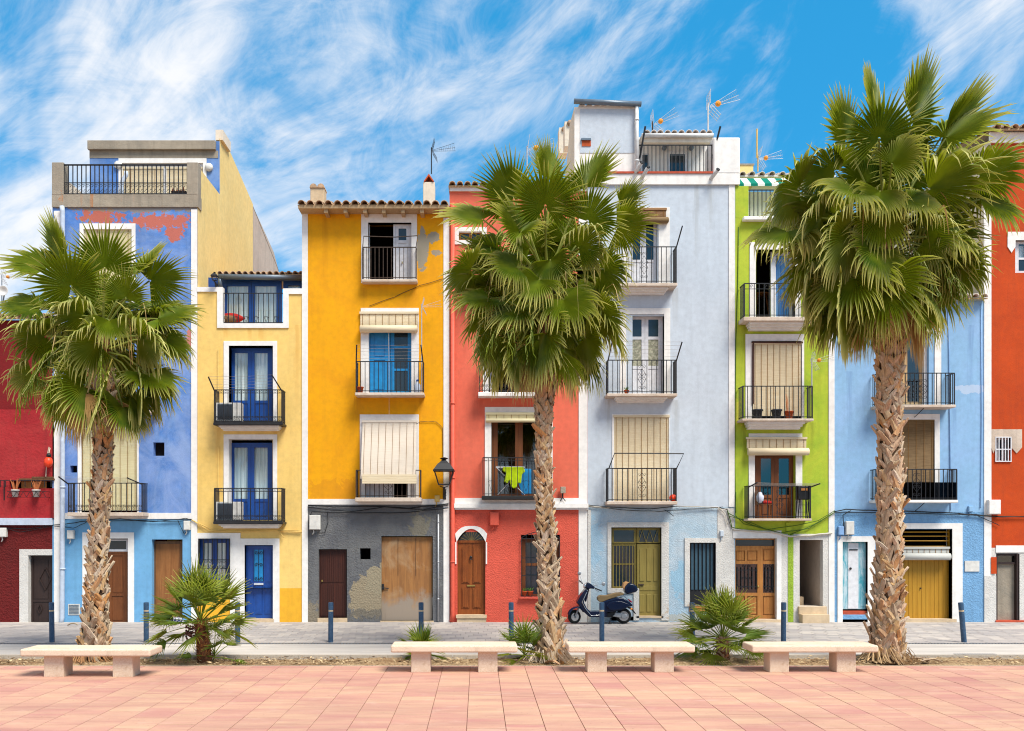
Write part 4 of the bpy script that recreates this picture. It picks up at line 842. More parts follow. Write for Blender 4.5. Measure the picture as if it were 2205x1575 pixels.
def house_orange():
    h = hroot('orange_house', 'bright orange house with slate grey ground floor and tiled eave', 808)
    body(h, 652, 968, 446, 'orange_paint')
    w1, w2, w3 = (793, 886, 480, 606), (793, 887, 700, 848), (785, 895, 905, 1076)
    wall(h, 652, 968, 446, 1080, 'orange_paint', [w1, w2, w3], name='upper_wall'); wall(h, 652, 968, 1080, 1342, 'slate_rough', [(686, 747, 1183, 1331), (775, 798, 1181, 1205), (821, 932, 1155, 1337)], name='ground_floor_wall')
    strip(h, 955, 967.5, 470, 1340, 'white_paint'); strip(h, 663, 955, 1075, 1087, name='band', proud=.015)
    # eave: rafters, board and tiles
    ye = -.45; m = MB(); m.box(X(649), X(968), ye, .05, Z(449, ye), Z(444, ye)); part('eave_board', m, 'pale_beam', h)
    for px in (703, 745, 787, 827, 868, 909, 950): m = MB(); m.pbox(px - 4, px + 4, ye + .05, .03, 449.5, 461, yr=-.3); part('rafter', m, 'pale_beam', h)
    tile_roof(h, X(648), X(968), Z(441, ye), ye, 'tile_clay', rows=3, depth=4.5, slope=13)
    for (a, b, t_, nm) in ((668, 698, 405, 'chimney'), (911, 936, 392, 'chimney')):
        y = 1.2; m = MB(); m.pbox(a, b, y, y + .4, t_, 445, yr=y); c = part(nm, m, 'beige_stone' if a < 700 else 'cream_side', h, bevel=.015)
        for k, px in enumerate(((a + 7, b - 7) if a < 700 else ((a + b) / 2,))):
            m = MB(); q = [(X(px + 8 * math.cos(PI * j / 6), y), Z(t_ - 0 - (9 if a < 700 else 14) * math.sin(PI * j / 6), y)) for j in range(7)]
            if a > 700: q = [(X(px - 9, y), Z(t_, y)), (X(px - 11, y), Z(t_ - 1, y)), (X(px, y), Z(t_ - 17, y)), (X(px + 11, y), Z(t_ - 1, y)), (X(px + 9, y), Z(t_, y)), (X(px, y), Z(t_ - 12, y))]
            m.prism(q, y - .03, y + .43); part('chimney_cap', m, 'tile_clay' if a < 700 else 'terracotta', c)
    # top window: left leaf open on a dark room, right leaf closed
    surround(h, (778, 898, 462, 610), (793, 886, 480, 610)); room(h, 790, 888, 478, 606); joinery(h, 'window', 847, 886, 482, 606, .14, 'white_joinery', 1, 7, ((.25, 'glass_dark'), (.75, 'panel')), handle=(866, 566)); m = MB(); m.pbox(793, 796, .14, .22, 480, 606, yr=.14); m.pbox(796, 847, .14, .22, 480, 483, yr=.14); part('frame', m, 'white_joinery', h)
    balcony(h, 781, 896, 533, 602, .22, 6, 13, 'plain', slabmat='slab_paint', iron='iron_rust', sides=2)
    m = MB(); y = -.22; m.tube([(X(781, y), y, Z(533, y)), (X(783, y), y, Z(509, y)), (X(850, y), y, Z(511, y)), (X(899, y), y, Z(508, y)), (X(896, y), y, Z(533, y))], .014, 5); part('line_rail', m, 'iron_rust', h)
    # middle window: turquoise doors under a rolled blind
    surround(h, (777, 902, 664, 848), (794, 886, 680, 848)); room(h, 790, 888, 680, 848); joinery(h, 'shutter', 794, 840, 680, 847, .12, 'turquoise_joinery', 1, 7, ((.55, 'panel'), (.45, 'panel'))); joinery(h, 'french_door', 841, 886, 680, 847, .14, 'turquoise_joinery', 1, 5, ((.4, 'glass_dark'), (.3, 'glass_dark'), (.3, 'glass_dark')))
    blind(h, 776, 900, 676, 706, -.05, 'blind_cream', 9, roll=.0); m = MB(); m.lathe((X(776), -.11, Z(711)), [(.05, 0), (.10, .01), (.10, 1.53), (.05, 1.55)], 14, axis='x'); part('blind_roll', m, 'blind_cream', h, True)
    balcony(h, 767, 911, 779, 846, .42, 6, 15, 'plain', slabmat='slab_paint', arms=((.03, .42), (-.05, .42)))
    m = MB(); m.tube([(X(838), -.12, Z(720)), (X(839), -.15, Z(800)), (X(839), -.15, Z(902))], .006, 4); part('blind_cord', m, 'rope', h)
    # lower window: long pale blind over the rail
    surround(h, (775, 902, 893, 1076), (786, 893, 906, 1076)); room(h, 786, 893, 906, 1076); joinery(h, 'window', 787, 848, 910, 1075, .16, 'white_joinery', 2, 6, ((.7, 'glass_dark'), (.3, 'panel'))); joinery(h, 'window', 878, 892, 910, 1075, .16, 'white_joinery', 1, 3, ((.7, 'glass_dark'), (.3, 'panel')))
    blind(h, 781, 897, 910, 1033, -.06, 'blind_white', 8, lean=.45); m = MB(); y = -.52
    for k in range(4): m.pbox(780, 897, y - .02 - .005 * k, y + .02, 1022 + k * 5, 1027 + k * 5 - .3, yr=y)
    part('blind_fold', m, 'blind_cream', h); balcony(h, 767, 905, 1013, 1072, .42, 9, 14, 'center', slabmat='slab_paint', iron='iron_rust')
    # ground floor
    m = MB(); m.pbox(687, 746, .12, .2, 1184, 1330, yr=.12); d = part('plank_door', m, 'dark_wood', h); pl = 11
    for k in range(pl):
        m = MB(); a0, a1 = 691 + k * 51 / pl, 691 + (k + 1) * 51 / pl
        m.pbox(a0 + .4, a1 - .4, .105, .121, 1189, 1254, yr=.12); m.pbox(a0 + .4, a1 - .4, .105, .121, 1259, 1326, yr=.12); part('plank', m, 'dark_wood', d)
    m = MB(); m.pbox(692.5, 695, .08, .12, 1249, 1253, yr=.1); part('lock', m, 'brass', d); m = MB(); m.pbox(684, 748, -.02, .25, 1331, 1342, yr=0); part('doorstep', m, 'beige_stone', h)
    room(h, 775, 798, 1181, 1205, .28, .5); m = MB(); m.pbox(821, 931, .10, .13, 1157, 1337, yr=.1); d = part('plywood_door', m, 'plywood', h)
    for px in (857, 895): m = MB(); m.pbox(px - .5, px + .5, .094, .099, 1160, 1240, yr=.1); part('seam', m, 'brown_wood', d)
    m = MB(); m.tube([(X(822, .08), .07, Z(1266)), (X(837, .08), .07, Z(1268))], .014, 5); m.pbox(822, 827, .06, .1, 1258, 1270, yr=.1); part('latch', m, 'iron', d); m = MB(); m.pbox(819, 934, -.02, .3, 1337, 1341.5, yr=0); part('doorstep', m, 'beige_stone', h)
    pipe(h, [(944, 1108), (944, 1338)], .022, 'alu', 'conduit', y=-.04, collars=((944, 1125), (944, 1210), (944, 1290)))
    return h
def arch(cx0, cx1, zs, rise, n=10):
    return [(X(cx0) + (X(cx1) - X(cx0)) * k / n, zs + rise * math.sin(PI * k / n) ** .8) for k in range(n + 1)]
def house_coral():
    h = hroot('coral_house', 'coral red house with arched wooden street door behind the middle palm', 1110)
    body(h, 968, 1265, 405, 'coral')
    wT, wM, wL = (986, 1040, 497, 520), (1052, 1176, 775, 846), (1058, 1178, 900, 1072); up = (1095, 1150, 560, 660)
    wall(h, 968, 1265, 405, 1082, 'coral', [wT, up, wM, wL], name='upper_wall'); wall(h, 968, 1265, 1082, 1342, 'coral_rough', [(985, 1045, 1146, 1328), (1122, 1206, 1152, 1286)], name='ground_floor_wall')
    strip(h, 1246, 1264.5, 440, 1342); m = MB(); m.box(X(968), X(1265), -.06, .04, Z(413), Z(404)); part('eave_cornice', m, 'white_paint', h); tile_roof(h, X(966), X(1264), Z(403), -.12, 'tile_clay', rows=2, r=.09, spacing=.21, slope=6, depth=5)
    m = MB(); m.box(X(975), X(1247), -.06, .02, Z(1085), Z(1073)); m.box(X(978), X(1266), -.13, .02, Z(1094), Z(1085)); m.box(X(978), X(1266), -.09, .02, Z(1098), Z(1094)); part('cornice', m, 'white_paint', h)
    pipe(h, [(975, 440), (975, 1322), (972, 1338)], .055, 'pipe_coral', y=-.07, collars=((975, 870), (975, 1030), (975, 1210)))
    surround(h, (978, 1048, 490, 527), (988, 1038, 499, 518)); joinery(h, 'window', 988, 1038, 499, 518, .1, 'oak_wood', 2, 3, ((1, 'glass_dark'),))
    surround(h, (1085, 1160, 550, 662), (1096, 1149, 562, 660)); joinery(h, 'window', 1096, 1149, 562, 659, .14, 'white_joinery', 2, 5, ((1, 'glass_dark'),)); balcony(h, 1000, 1190, 560, 618, .35, 6, 14, 'plain')
    surround(h, (1040, 1188, 765, 846), (1052, 1176, 775, 846)); room(h, 1052, 1176, 775, 846); joinery(h, 'window', 1112, 1175, 776, 845, .14, 'chestnut_wood', 2, 6, ((.5, 'panel'), (.5, 'panel'))); m = MB(); m.pbox(1054, 1060, .14, .2, 776, 845, yr=.14); m.pbox(1064, 1068, .1, .16, 776, 845, yr=.14); part('frame', m, 'white_joinery', h); blind(h, 1052, 1176, 770, 786, -.03, 'blind_reed', 8, roll=.07)
    balcony(h, 1032, 1190, 788, 845, .35, 9, 14, 'bottom', slabmat='white_paint')
    surround(h, (1044, 1190, 877, 1072), (1058, 1177, 893, 1072)); joinery(h, 'french_door', 1059, 1176, 895, 1071, .16, 'chestnut_wood', 2, 8, ((1, 'glass_smoke'),)); sheet_part(h, 'hanging_coat', 1072, 1105, 945, 1000, .5, 'cloth_black', .02, 6); room(h, 1059, 1176, 895, 1071, .8, 1.2)
    blind(h, 1047, 1188, 893, 906, -.05, 'blind_yellow', 9, roll=.055); balcony(h, 1040, 1188, 986, 1068, .4, 8, 12, 'hearts', slabmat='plastic_black')
    # arched door
    m = MB(); zs = Z(1168); ar = arch(983, 1046, zs, Z(1139) - zs); o = [(X(978), Z(1328)), (X(978), zs)] + [(x_ + (-.05 + .1 * k / 10), z_ + .05) for k, (x_, z_) in enumerate(ar)] + [(X(1048), zs), (X(1048), Z(1210))]
    # surround: white arch band
    band = MB(); n = len(ar)
    for k in range(n - 1):
        (ax, az), (bx, bz) = ar[k], ar[k + 1]; ex0, ex1 = X(980) + (X(1049) - X(980)) * k / 10, X(980) + (X(1049) - X(980)) * (k + 1) / 10; ez = lambda q: zs + (Z(1133) - zs) * (1 - abs(q - 5) ** 3 / 260)
        band.add([(ax, -.03, az), (bx, -.03, bz), (ex1, -.03, ez(k + 1)), (ex0, -.03, ez(k)), (ax, .2, az), (bx, .2, bz), (ex1, .02, ez(k + 1)), (ex0, .02, ez(k))], [(0, 1, 2, 3), (0, 1, 5, 4), (3, 2, 6, 7)])
    band.box(X(980), X(983), -.03, .2, zs, Z(1215)); band.box(X(1046), X(1049), -.03, .2, zs, Z(1215)); part('arch_surround', band, 'white_paint', h, norm=False)
    m = MB(); m.prism(arch(986, 1044, zs, Z(1143) - zs), .14, .16); part('fanlight', m, 'glass_dark', h); m = MB(); cx = (X(986) + X(1044)) / 2
    for k in range(1, 10): x_, z_ = arch(986, 1044, zs, Z(1143) - zs)[k]; m.tube([(cx, .12, zs), (x_, .12, z_)], .007, 4)
    part('fanlight_bars', m, 'brass', h)
    m = MB(); m.pbox(984, 1046, .12, .2, 1166, 1324, yr=.12); d = part('street_door', m, 'honey_wood', h); m = MB(); m.pbox(984, 1046, .09, .13, 1164, 1169, yr=.12); part('transom', m, 'honey_wood', d)
    for p0, p1, q0, q1, s in ((994, 1011, 1180, 1256, 1), (1018, 1036, 1180, 1256, -1), (994, 1011, 1266, 1310, 0), (1018, 1036, 1266, 1310, 0)):
        m = MB(); a, b, c, e = X(p0, .12), X(p1, .12), Z(q0, .12), Z(q1, .12); pts = [(a, e), (b, e), (b, c + (.08 if s == 1 else 0)), (a, c + (.08 if s == -1 else 0))]; m.prism(pts, .105, .121); ins = .035
        m.prism([(a + ins, e + ins), (b - ins, e + ins), (b - ins, pts[2][1] - ins), (a + ins, pts[3][1] - ins)], .09, .106); part('panel', m, 'honey_wood', d)
    m = MB(); m.lathe((X(1014, .1), .06, Z(1200)), [(.015, 0), (.03, .01), (.03, .05)], 8, axis='y'); m.tube([(X(1012, .1), .075, Z(1200)), (X(1012, .1), .07, Z(1206)), (X(1016, .1), .07, Z(1206)), (X(1016, .1), .075, Z(1200))], .012, 5); part('knocker', m, 'iron', d); m = MB(); m.pbox(1006, 1023, .095, .115, 1260, 1263, yr=.12); part('letter_plate', m, 'brass', d)
    m = MB(); m.pbox(982, 1048, -.08, .25, 1324, 1331, yr=0); m.pbox(984, 1047, -.05, .25, 1331.2, 1342, yr=0); part('doorstep', m, 'beige_stone', h)
    # arched grille window
    joinery(h, 'window', 1122, 1206, 1160, 1285, .14, 'chestnut_wood', 2, 6, ((.42, 'glass_dark'), (.58, 'glass_dark'))); zs2 = Z(1158); m = MB(); y = -.06
    for px in (1123, 1133, 1145, 1157, 1170, 1182, 1194, 1205): k = (px - 1123) / 82; m.tube([(X(px, y), y, Z(1284, y)), (X(px, y), y, zs2 + .16 * math.sin(PI * k) ** .8)], .011, 4)
    m.tube([(x_, y, z_) for x_, z_ in arch(1123, 1205, zs2, .16)], .013, 4)
    for py in (1160, 1202, 1240, 1284): m.pbox(1122, 1206, y - .01, y + .01, py - .8, py + .8, yr=y)
    part('window_grille', m, 'iron', h); m = MB(); m.pbox(1118, 1210, -.10, .2, 1285, 1289, yr=0); part('sill', m, 'coral_rough', h)
    return h
def house_ice():
    h = hroot('ice_blue_house', 'tall pale ice blue house with white rooftop terrace behind the scooter', 1410)
    body(h, 1265, 1582, 395, 'cream_side', 10)
    w1, w2, w3 = (1352, 1416, 462, 616), (1362, 1430, 680, 850), (1322, 1440, 898, 1084)
    wall(h, 1265, 1583, 376, 1092, 'ice_blue', [w1, w2, w3], name='upper_wall'); wall(h, 1265, 1583, 1092, 1340, 'ice_rough', [(1316, 1424, 1136, 1328), (1485, 1541, 1169, 1303)], name='ground_floor_wall')
    strip(h, 1569, 1581.5, 400, 1092); wall(h, 1545, 1581, 1095, 1340, 'white_rough', y=-.012, name='white_margin'); strip(h, 1265.5, 1272, 1098, 1340, 'white_rough')
    # terrace coping, railing, piers
    m = MB(); m.box(X(1235), X(1592), -.06, .25, Z(399), Z(376)); part('terrace_band', m, 'white_paint', h)
    m = MB(); m.box(X(1300), X(1534), -.09, .26, Z(376), Z(372)); part('coping_tiles', m, 'tile_red', h)
    m = MB(); m.box(X(1535), X(1593), -.05, .9, Z(376), Z(297)); part('terrace_pier', m, 'white_paint', h, bevel=.04)
    m = MB(); zt, zb = Z(311), Z(372); m.box(X(1377), X(1537), .05, .08, zt - .012, zt + .014)
    for i in range(19): x = X(1379) + (X(1534) - X(1379)) * i / 18; m.box(x - .011, x + .011, .055, .075, zb, zt)
    part('terrace_railing', m, 'iron', h)
    for px, dx in ((1378, 10), (1535, 14)): m = MB(); m.tube([(X(px), .06, Z(340)), (X(px + dx), -.1, Z(276))], .028, 5); part('line_arm', m, 'iron', h)
    for a, b in (((1366, 375), (1381, 352)), ((1381, 386), (1395, 362)), ((1529, 388), (1545, 367))):
        m = MB(); m.tube([(X(a[0]), -.02, Z(a[1])), (X(b[0], -.3), -.35, Z(b[1], -.3))], .052, 10); p_ = part('spout', m, 'pipe_white', h, True); m = MB(); m.tube([(X(b[0], -.3), -.35, Z(b[1], -.3)), (X(b[0] + .3, -.3), -.362, Z(b[1] - .6, -.3))], .054, 10); part('spout_end', m, 'plastic_black', p_, True)
    # stair tower
    x0, x1 = X(1237), X(1371); m = MB(); z0, zt = Z(376), Z(231); m.quad((x0, 0, z0), (x1, 0, z0), (x1, 0, zt), (x0, 0, zt)); m.quad((x1, 0, z0), (x1, 2.2, z0), (x1, 2.2, zt + .2), (x1, 0, zt)); part('stair_tower', m, 'white_paint', h, norm=False)
    m = MB(); m.add([(x0, 0, 8), (x0, 0, zt), (x0, 1.3, zt + .1), (x0, 1.6, zt - .25), (x0, 2.2, 13.2), (x0, 3.2, 12.9), (x0, 5.2, 12.6), (x0, 8.5, 11.4), (x0, 8.5, 8)], [tuple(range(9))]); part('tower_flank', m, 'cream_side', h, norm=False)
    m = MB(); m.add([(x0 + .01, 0, zt), (x1, 0, zt), (x1, 2.2, zt + .2), (x0 + .01, 1.3, zt + .1)], [(0, 1, 2, 3)]); m.quad((x0 + .01, 3.2, 12.9), (x1, 3.2, 12.9), (x1, 8.5, 11.4), (x0 + .01, 8.5, 11.4)); part('tower_roof', m, 'white_paint', h, norm=False)
    m = MB(); m.box(X(1249), X(1366), -.012, -.001, Z(330), Z(236)); part('render_panel', m, 'ice_blue', h)
    tile_roof(h, X(1246), X(1372), Z(226) - .02, -.02, 'tile_white', rows=2, r=.075, spacing=.2, slope=6, depth=2.2, deck='white_paint')
    m = MB(); m.tube([(X(1235), -.12, Z(223)), (X(1379), -.12, Z(229))], .07, 10); part('gutter', m, 'grey_metal', h, True); pipe(h, [(1370, 230, -.1), (1370, 374, -.1)], .05, 'pipe_white', y=-.1, collars=((1370, 262), (1370, 350)))
    m = MB(); m.box(X(1253), X(1272), -.03, .0, Z(316), Z(304)); part('vent_brick', m, 'terracotta', h); m = MB(); m.box(X(1251), X(1272), -.07, .0, Z(304), Z(300)); part('vent_hood', m, 'grey_metal', h)
    for y, px, a, b in ((4.0, 1225, 262, 285), (6.0, 1213, 275, 300)):
        m = MB(); m.pbox(px - 9, px + 9, y, y + .5, a, b + 30, yr=y); c = part('chimney', m, 'cream_side', h); m = MB(); m.lathe((X(px + 2, y), y - .05, Z(a + 4, y)), [(.09, 0), (.09, .5)], 8, axis='y'); part('chimney_tile', m, 'tile_clay', c, True)
    # set-back terrace room
    yb = 1.9; x1 = X(1536, yb); xa = X(1371, yb) ; m = MB(); m.quad((xa, yb, z0 - .3), (x1, yb, z0 - .3), (x1, yb, Z(296, yb)), (xa, yb, Z(296, yb))); part('terrace_room', m, 'white_paint', h, norm=False)
    m = MB(); m.box(X(1266), X(1592), .26, yb, z0 - .35, z0 - .2); part('terrace_floor', m, 'concrete', h); tile_roof(h, X(1384, 1.2), X(1535, 1.2), Z(289, 1.2), 1.2, 'tile_white', rows=2, r=.09, spacing=.205, slope=8, depth=2.5, deck='white_paint')
    m = MB(); m.tube([(X(1382, 1.1), 1.1, Z(292, 1.1)), (X(1536, 1.1), 1.1, Z(292, 1.1))], .06, 8); part('gutter', m, 'pipe_white', h, True); m = MB(); m.pbox(1384, 1535, 1.15, 1.3, 296, 307, yr=1.15); part('eave_beam', m, 'cream_side', h)
    joinery(h, 'terrace_door', 1436, 1482, 326, 385, yb - .06, 'white_joinery', 1, 4, ((1, 'glass_dark'),)); joinery(h, 'terrace_window', 1380, 1398, 330, 372, yb - .06, 'white_joinery', 1, 2, ((1, 'glass_dark'),))
    for px in (1429, 1487): m = MB(); m.lathe((X(px, yb), yb - .2, Z(322, yb)), [(.03, 0), (.07, .04), (.07, .14)], 8, axis='y'); part('terrace_lamp', m, 'grey_metal', h, True)
    # windows
    surround(h, (1340, 1442, 447, 616), (1352, 1418, 462, 616)); room(h, 1352, 1416, 462, 616); joinery(h, 'french_door', 1353, 1417, 464, 615, .15, 'white_joinery', 2, 6, ((.66, 'glass_dark'), (.34, 'panel'))); blind(h, 1346, 1434, 453, 474, -.05, 'blind_reed', 6, roll=.0); m = MB(); m.lathe((X(1344), -.09, Z(477)), [(.05, 0), (.085, .02), (.085, 1.16), (.05, 1.18)], 12, axis='x'); part('blind_roll', m, 'blind_brown', h, True)
    balcony(h, 1318, 1456, 532, 610, .42, 7, 13, 'center', corbel=10, corbel_in=16, arms=((.0, .0), (.14, .52)) and (None, (.14, .52)))
    surround(h, (1335, 1443, 664, 850), (1348, 1430, 677, 850)); joinery(h, 'french_door', 1349, 1429, 678, 849, .18, 'white_joinery', 2, 7, ((.26, 'glass_dark'), (.4, 'curtain_lace'), (.34, 'panel'))); balcony(h, 1309, 1456, 776, 848, .42, 6, 14, 'center', corbel=10, corbel_in=18, arms=((.10, .48), (.13, .46)))
    surround(h, (1318, 1441, 892, 1084), (1322, 1440, 899, 1084)); blind(h, 1322, 1440, 899, 1080, .0, 'blind_cream', 9); balcony(h, 1309, 1456, 1009, 1080, .42, 7, 14, 'center', arms=None)
    m = MB(); y = -.45; m.tube([(X(1311, y), y, Z(1009, y)), (X(1322, y), y - .12, Z(977, y)), (X(1470, y), y - .12, Z(978, y)), (X(1456, y), y, Z(1011, y))], .017, 5); part('line_rail', m, 'iron', h)
    # olive shop front: window and door in one frame
    m = MB(); a = dict(yr=0); m.pbox(1308, 1316, -.03, .28, 1125, 1268, **a); m.pbox(1424, 1440, -.03, .28, 1125, 1336, **a); m.pbox(1316, 1424, -.03, .28, 1125, 1136, **a); m.pbox(1308, 1376, -.03, .28, 1268, 1278, **a); m.pbox(1364, 1376, -.03, .28, 1278, 1336, **a); part('surround', m, 'white_rough', h)
    m = MB(); m.pbox(1316, 1364, -.0, .28, 1278, 1337, yr=0); part('infill_wall', m, 'ice_rough', h)
    joinery(h, 'fanlight', 1317, 1370, 1138, 1170, .14, 'olive_paint', 1, 3, ((1, 'glass_dark'),)); joinery(h, 'fanlight', 1371, 1423, 1138, 1170, .14, 'olive_paint', 1, 3, ((1, 'glass_dark'),)); joinery(h, 'window', 1317, 1370, 1171, 1266, .14, 'olive_paint', 1, 3, ((.45, 'glass_dark'), (.55, 'glass_dark'))); m = MB(); y = .12
    for px in range(1320, 1370, 7): m.pbox(px - .5, px + .5, y - .006, y + .006, 1174, 1264, yr=y)
    for k in range(6): m.tube([(X(1375 + k * 8, y), y, Z(1142 if k % 2 else 1168, y)), (X(1383 + k * 8, y), y, Z(1168 if k % 2 else 1142, y))], .008, 4)
    part('window_grille', m, 'olive_paint', h)
    m = MB(); m.pbox(1372, 1423, .14, .2, 1172, 1326, yr=.14); d = part('street_door', m, 'olive_paint', h)
    for k in range(3):
        p0 = 1377 + k * 15
        for q0, q1 in ((1182, 1252), (1280, 1318)): m = MB(); m.pbox(p0, p0 + 10, .125, .141, q0, q1, yr=.14); part('panel', m, 'olive_paint', d, bevel=.01)
    m = MB(); m.pbox(1377, 1417, .128, .141, 1262, 1272, yr=.14); part('panel', m, 'olive_paint', d, bevel=.01); m = MB(); m.pbox(1375, 1386, .10, .14, 1258, 1261, yr=.12); part('handle', m, 'iron_rust', d); m = MB(); m.pbox(1370, 1428, -.03, .25, 1327, 1331, yr=0); part('doorstep', m, 'beige_stone', h)
    # slatted black gate
    surround(h, (1474, 1549, 1159, 1306), (1485, 1541, 1169, 1303), 'white_rough', .03); m = MB(); m.pbox(1485, 1541, .12, .16, 1170, 1303, yr=.12); d = part('gate', m, 'plastic_black', h)
    plain('slat_teal', S(52, 86, 104), .45, .5)
    for k in range(6): m = MB(); p0 = 1488 + k * 8.4; m.pbox(p0, p0 + 5, .095, .119, 1171, 1270, yr=.12); part('slat', m, 'slat_teal', d)
    m = MB(); m.pbox(1484, 1543, -.03, .2, 1304, 1318, yr=0); part('doorstep', m, 'oak_wood', h)
    return h
def house_lime():
    h = hroot('lime_green_house', 'narrow lime green house with three balconies and oak street door', 1690)
    body(h, 1583, 1797, 470, 'lime', 8)
    w1, w2, w3 = (1628, 1712, 538, 688), (1620, 1726, 735, 902), (1625, 1712, 975, 1118)
    wall(h, 1583, 1797, 470, 1150, 'lime', [w1, w2, w3], name='upper_wall'); strip(h, 1784, 1796.5, 640, 1340)
    m = MB(); m.box(X(1583), X(1612), -.0, .25, Z(470), Z(401)); part('terrace_pier', m, 'lime', h, bevel=.01); m = MB(); m.box(X(1598), X(1790), -.16, .1, Z(478), Z(470)); part('terrace_slab', m, 'white_paint', h, bevel=.02)
    m = MB(); zt, zb = Z(408), Z(470); m.box(X(1612), X(1785), .05, .075, zt - .012, zt + .014)
    for i in range(20): x = X(1616) + (X(1783) - X(1616)) * i / 19; m.box(x - .010, x + .010, .053, .073, zb, zt)
    part('terrace_railing', m, 'iron', h)
    yb = 1.6; m = MB(); m.quad((X(1583), yb, Z(480)), (X(1797), yb, Z(480)), (X(1797), yb, Z(366)), (X(1583), yb, Z(366))); part('terrace_room', m, 'white_paint', h, norm=False); m = MB(); m.box(X(1584), X(1796), .26, yb, Z(480), Z(471)); part('terrace_floor', m, 'beige_stone', h)
    tile_roof(h, X(1588, 1.1), X(1800, 1.1), Z(378, 1.1), 1.1, 'tile_white', rows=3, r=.09, spacing=.27, slope=13, depth=2.6, deck='white_paint')
    m = MB(); y0, y1_, z1, z0 = .95, .55, Z(383, .9), Z(394, .5); m.add([(X(1586, .8), y0, z1), (X(1700, .8), y0, z1), (X(1700, .8), y1_, z0), (X(1586, .8), y1_, z0), (X(1700, .8), y1_, z0 - .07), (X(1586, .8), y1_, z0 - .07)], [(0, 1, 2, 3), (3, 2, 4, 5)]); part('awning', m, 'awning', h, norm=False)
    m = MB(); m.pbox(1592, 1622, 3.0, 3.4, 356, 400, yr=3.0); c = part('rear_chimney', m, 'straw_side', h); m = MB(); m.pbox(1590, 1624, 2.98, 3.42, 353, 356.5, yr=3.0); part('chimney_cap', m, 'concrete', c)
    surround(h, (1614, 1724, 522, 690), (1627, 1712, 538, 690)); room(h, 1627, 1712, 538, 690); joinery(h, 'french_door', 1660, 1711, 540, 688, .2, 'white_joinery', 1, 7, ((1, 'glass_clear'),)); sheet_part(h, 'curtain', 1664, 1707, 545, 686, .3, 'curtain_blue', .03, 12)
    t = thing('table', 'small brown table inside the top doorway of the lime house', 'table', (X(1640, .9), .9, Z(690))); m = MB(); zt = Z(690, .9) + .72; m.lathe((X(1638, .9), .9, zt - .04), [(.3, 0), (.33, .02), (.3, .04)], 14); part('table_top', m, 'chestnut_wood', t, True)
    for dx, dy in ((-.2, -.15), (.2, -.15), (0, .2)): m = MB(); m.tube([(X(1638, .9) + dx * .6, .9 + dy * .6, zt - .04), (X(1638, .9) + dx, .9 + dy, Z(690, .9))], .02, 5); part('leg', m, 'chestnut_wood', t)
    balcony(h, 1603, 1752, 611, 683, .45, 9, 14, 'scroll_top', corbel=14, corbel_in=14)
    surround(h, (1605, 1731, 720, 902), (1620, 1726, 735, 902)); blind(h, 1621, 1724, 742, 896, -.02, 'blind_cream', 8); m = MB(); m.tube([(X(1617), -.06, Z(738)), (X(1727), -.06, Z(739))], .025, 6); m.pbox(1619, 1622, -.07, .0, 738, 870, yr=0); part('blind_guide', m, 'dark_wood', h)
    balcony(h, 1600, 1749, 832, 902, .45, 5, 15, 'plain', corbel=15, corbel_in=14)
    surround(h, (1612, 1727, 934, 1118), (1625, 1713, 950, 1118)); joinery(h, 'french_door', 1626, 1712, 976, 1117, .14, 'chestnut_wood', 2, 8, ((.68, 'glass_smoke'), (.32, 'panel'))); room(h, 1626, 1712, 976, 1117, .4, 1.4); blind(h, 1608, 1736, 946, 966, -.08, 'blind_cream', 9, roll=.0); m = MB(); m.lathe((X(1607), -.14, Z(974)), [(.06, 0), (.10, .01), (.10, 1.62), (.06, 1.64)], 14, axis='x'); part('blind_roll', m, 'blind_cream', h, True)
    balcony(h, 1612, 1745, 1047, 1117, .42, 5, 13, 'center', arms=((.20, .09), (.22, .06)))
    # ground floor in rough white
    wall(h, 1560, 1797, 1150, 1341, 'white_rough', [(1580, 1672, 1160, 1334), (1722, 1772, 1163, 1306)], y=-.006, name='ground_floor_wall', depth=.2); strip(h, 1696.5, 1708, 1150, 1341, 'lime_rough', .02, 'green_strip'); m = MB(); m.pbox(1692, 1703, -.05, .0, 1126, 1146, yr=0); part('pipe_box', m, 'lime', h)
    m = MB(); m.pbox(1578, 1682, -.03, .3, 1143, 1159, yr=0); m.pbox(1672, 1682, -.028, .3, 1159, 1336, yr=0); part('door_surround', m, 'white_paint', h)
    m = MB(); a = dict(yr=.14)
    for p0, p1, q0, q1 in ((1581, 1584.5, 1160, 1334), (1667.5, 1672, 1160, 1334), (1584.5, 1667.5, 1160, 1163), (1584.5, 1667.5, 1176, 1180), (1636, 1643, 1180, 1334), (1631, 1636, 1180, 1334), (1584.5, 1631, 1180, 1186), (1584.5, 1631, 1208, 1215), (1584.5, 1631, 1277, 1284), (1584.5, 1631, 1325, 1334), (1643, 1667.5, 1180, 1182), (1643, 1667.5, 1208, 1215), (1643, 1667.5, 1277, 1284), (1643, 1667.5, 1325, 1334), (1604, 1609, 1186, 1208), (1604, 1609, 1284, 1325)): m.pbox(p0, p1, .14, .2, q0, q1, **a)
    d = part('street_door', m, 'oak_wood', h)
    for p0, p1, q0, q1 in ((1584.5, 1604, 1186, 1208), (1609, 1631, 1186, 1208), (1643, 1667.5, 1182, 1208), (1584.5, 1604, 1284, 1325), (1609, 1631, 1284, 1325), (1643, 1667.5, 1284, 1325)): m = MB(); m.pbox(p0, p1, .175, .185, q0, q1, **a); m.pbox(p0 + 2, p1 - 2, .16, .176, q0 + 2, q1 - 2, **a); part('panel', m, 'oak_wood', d)
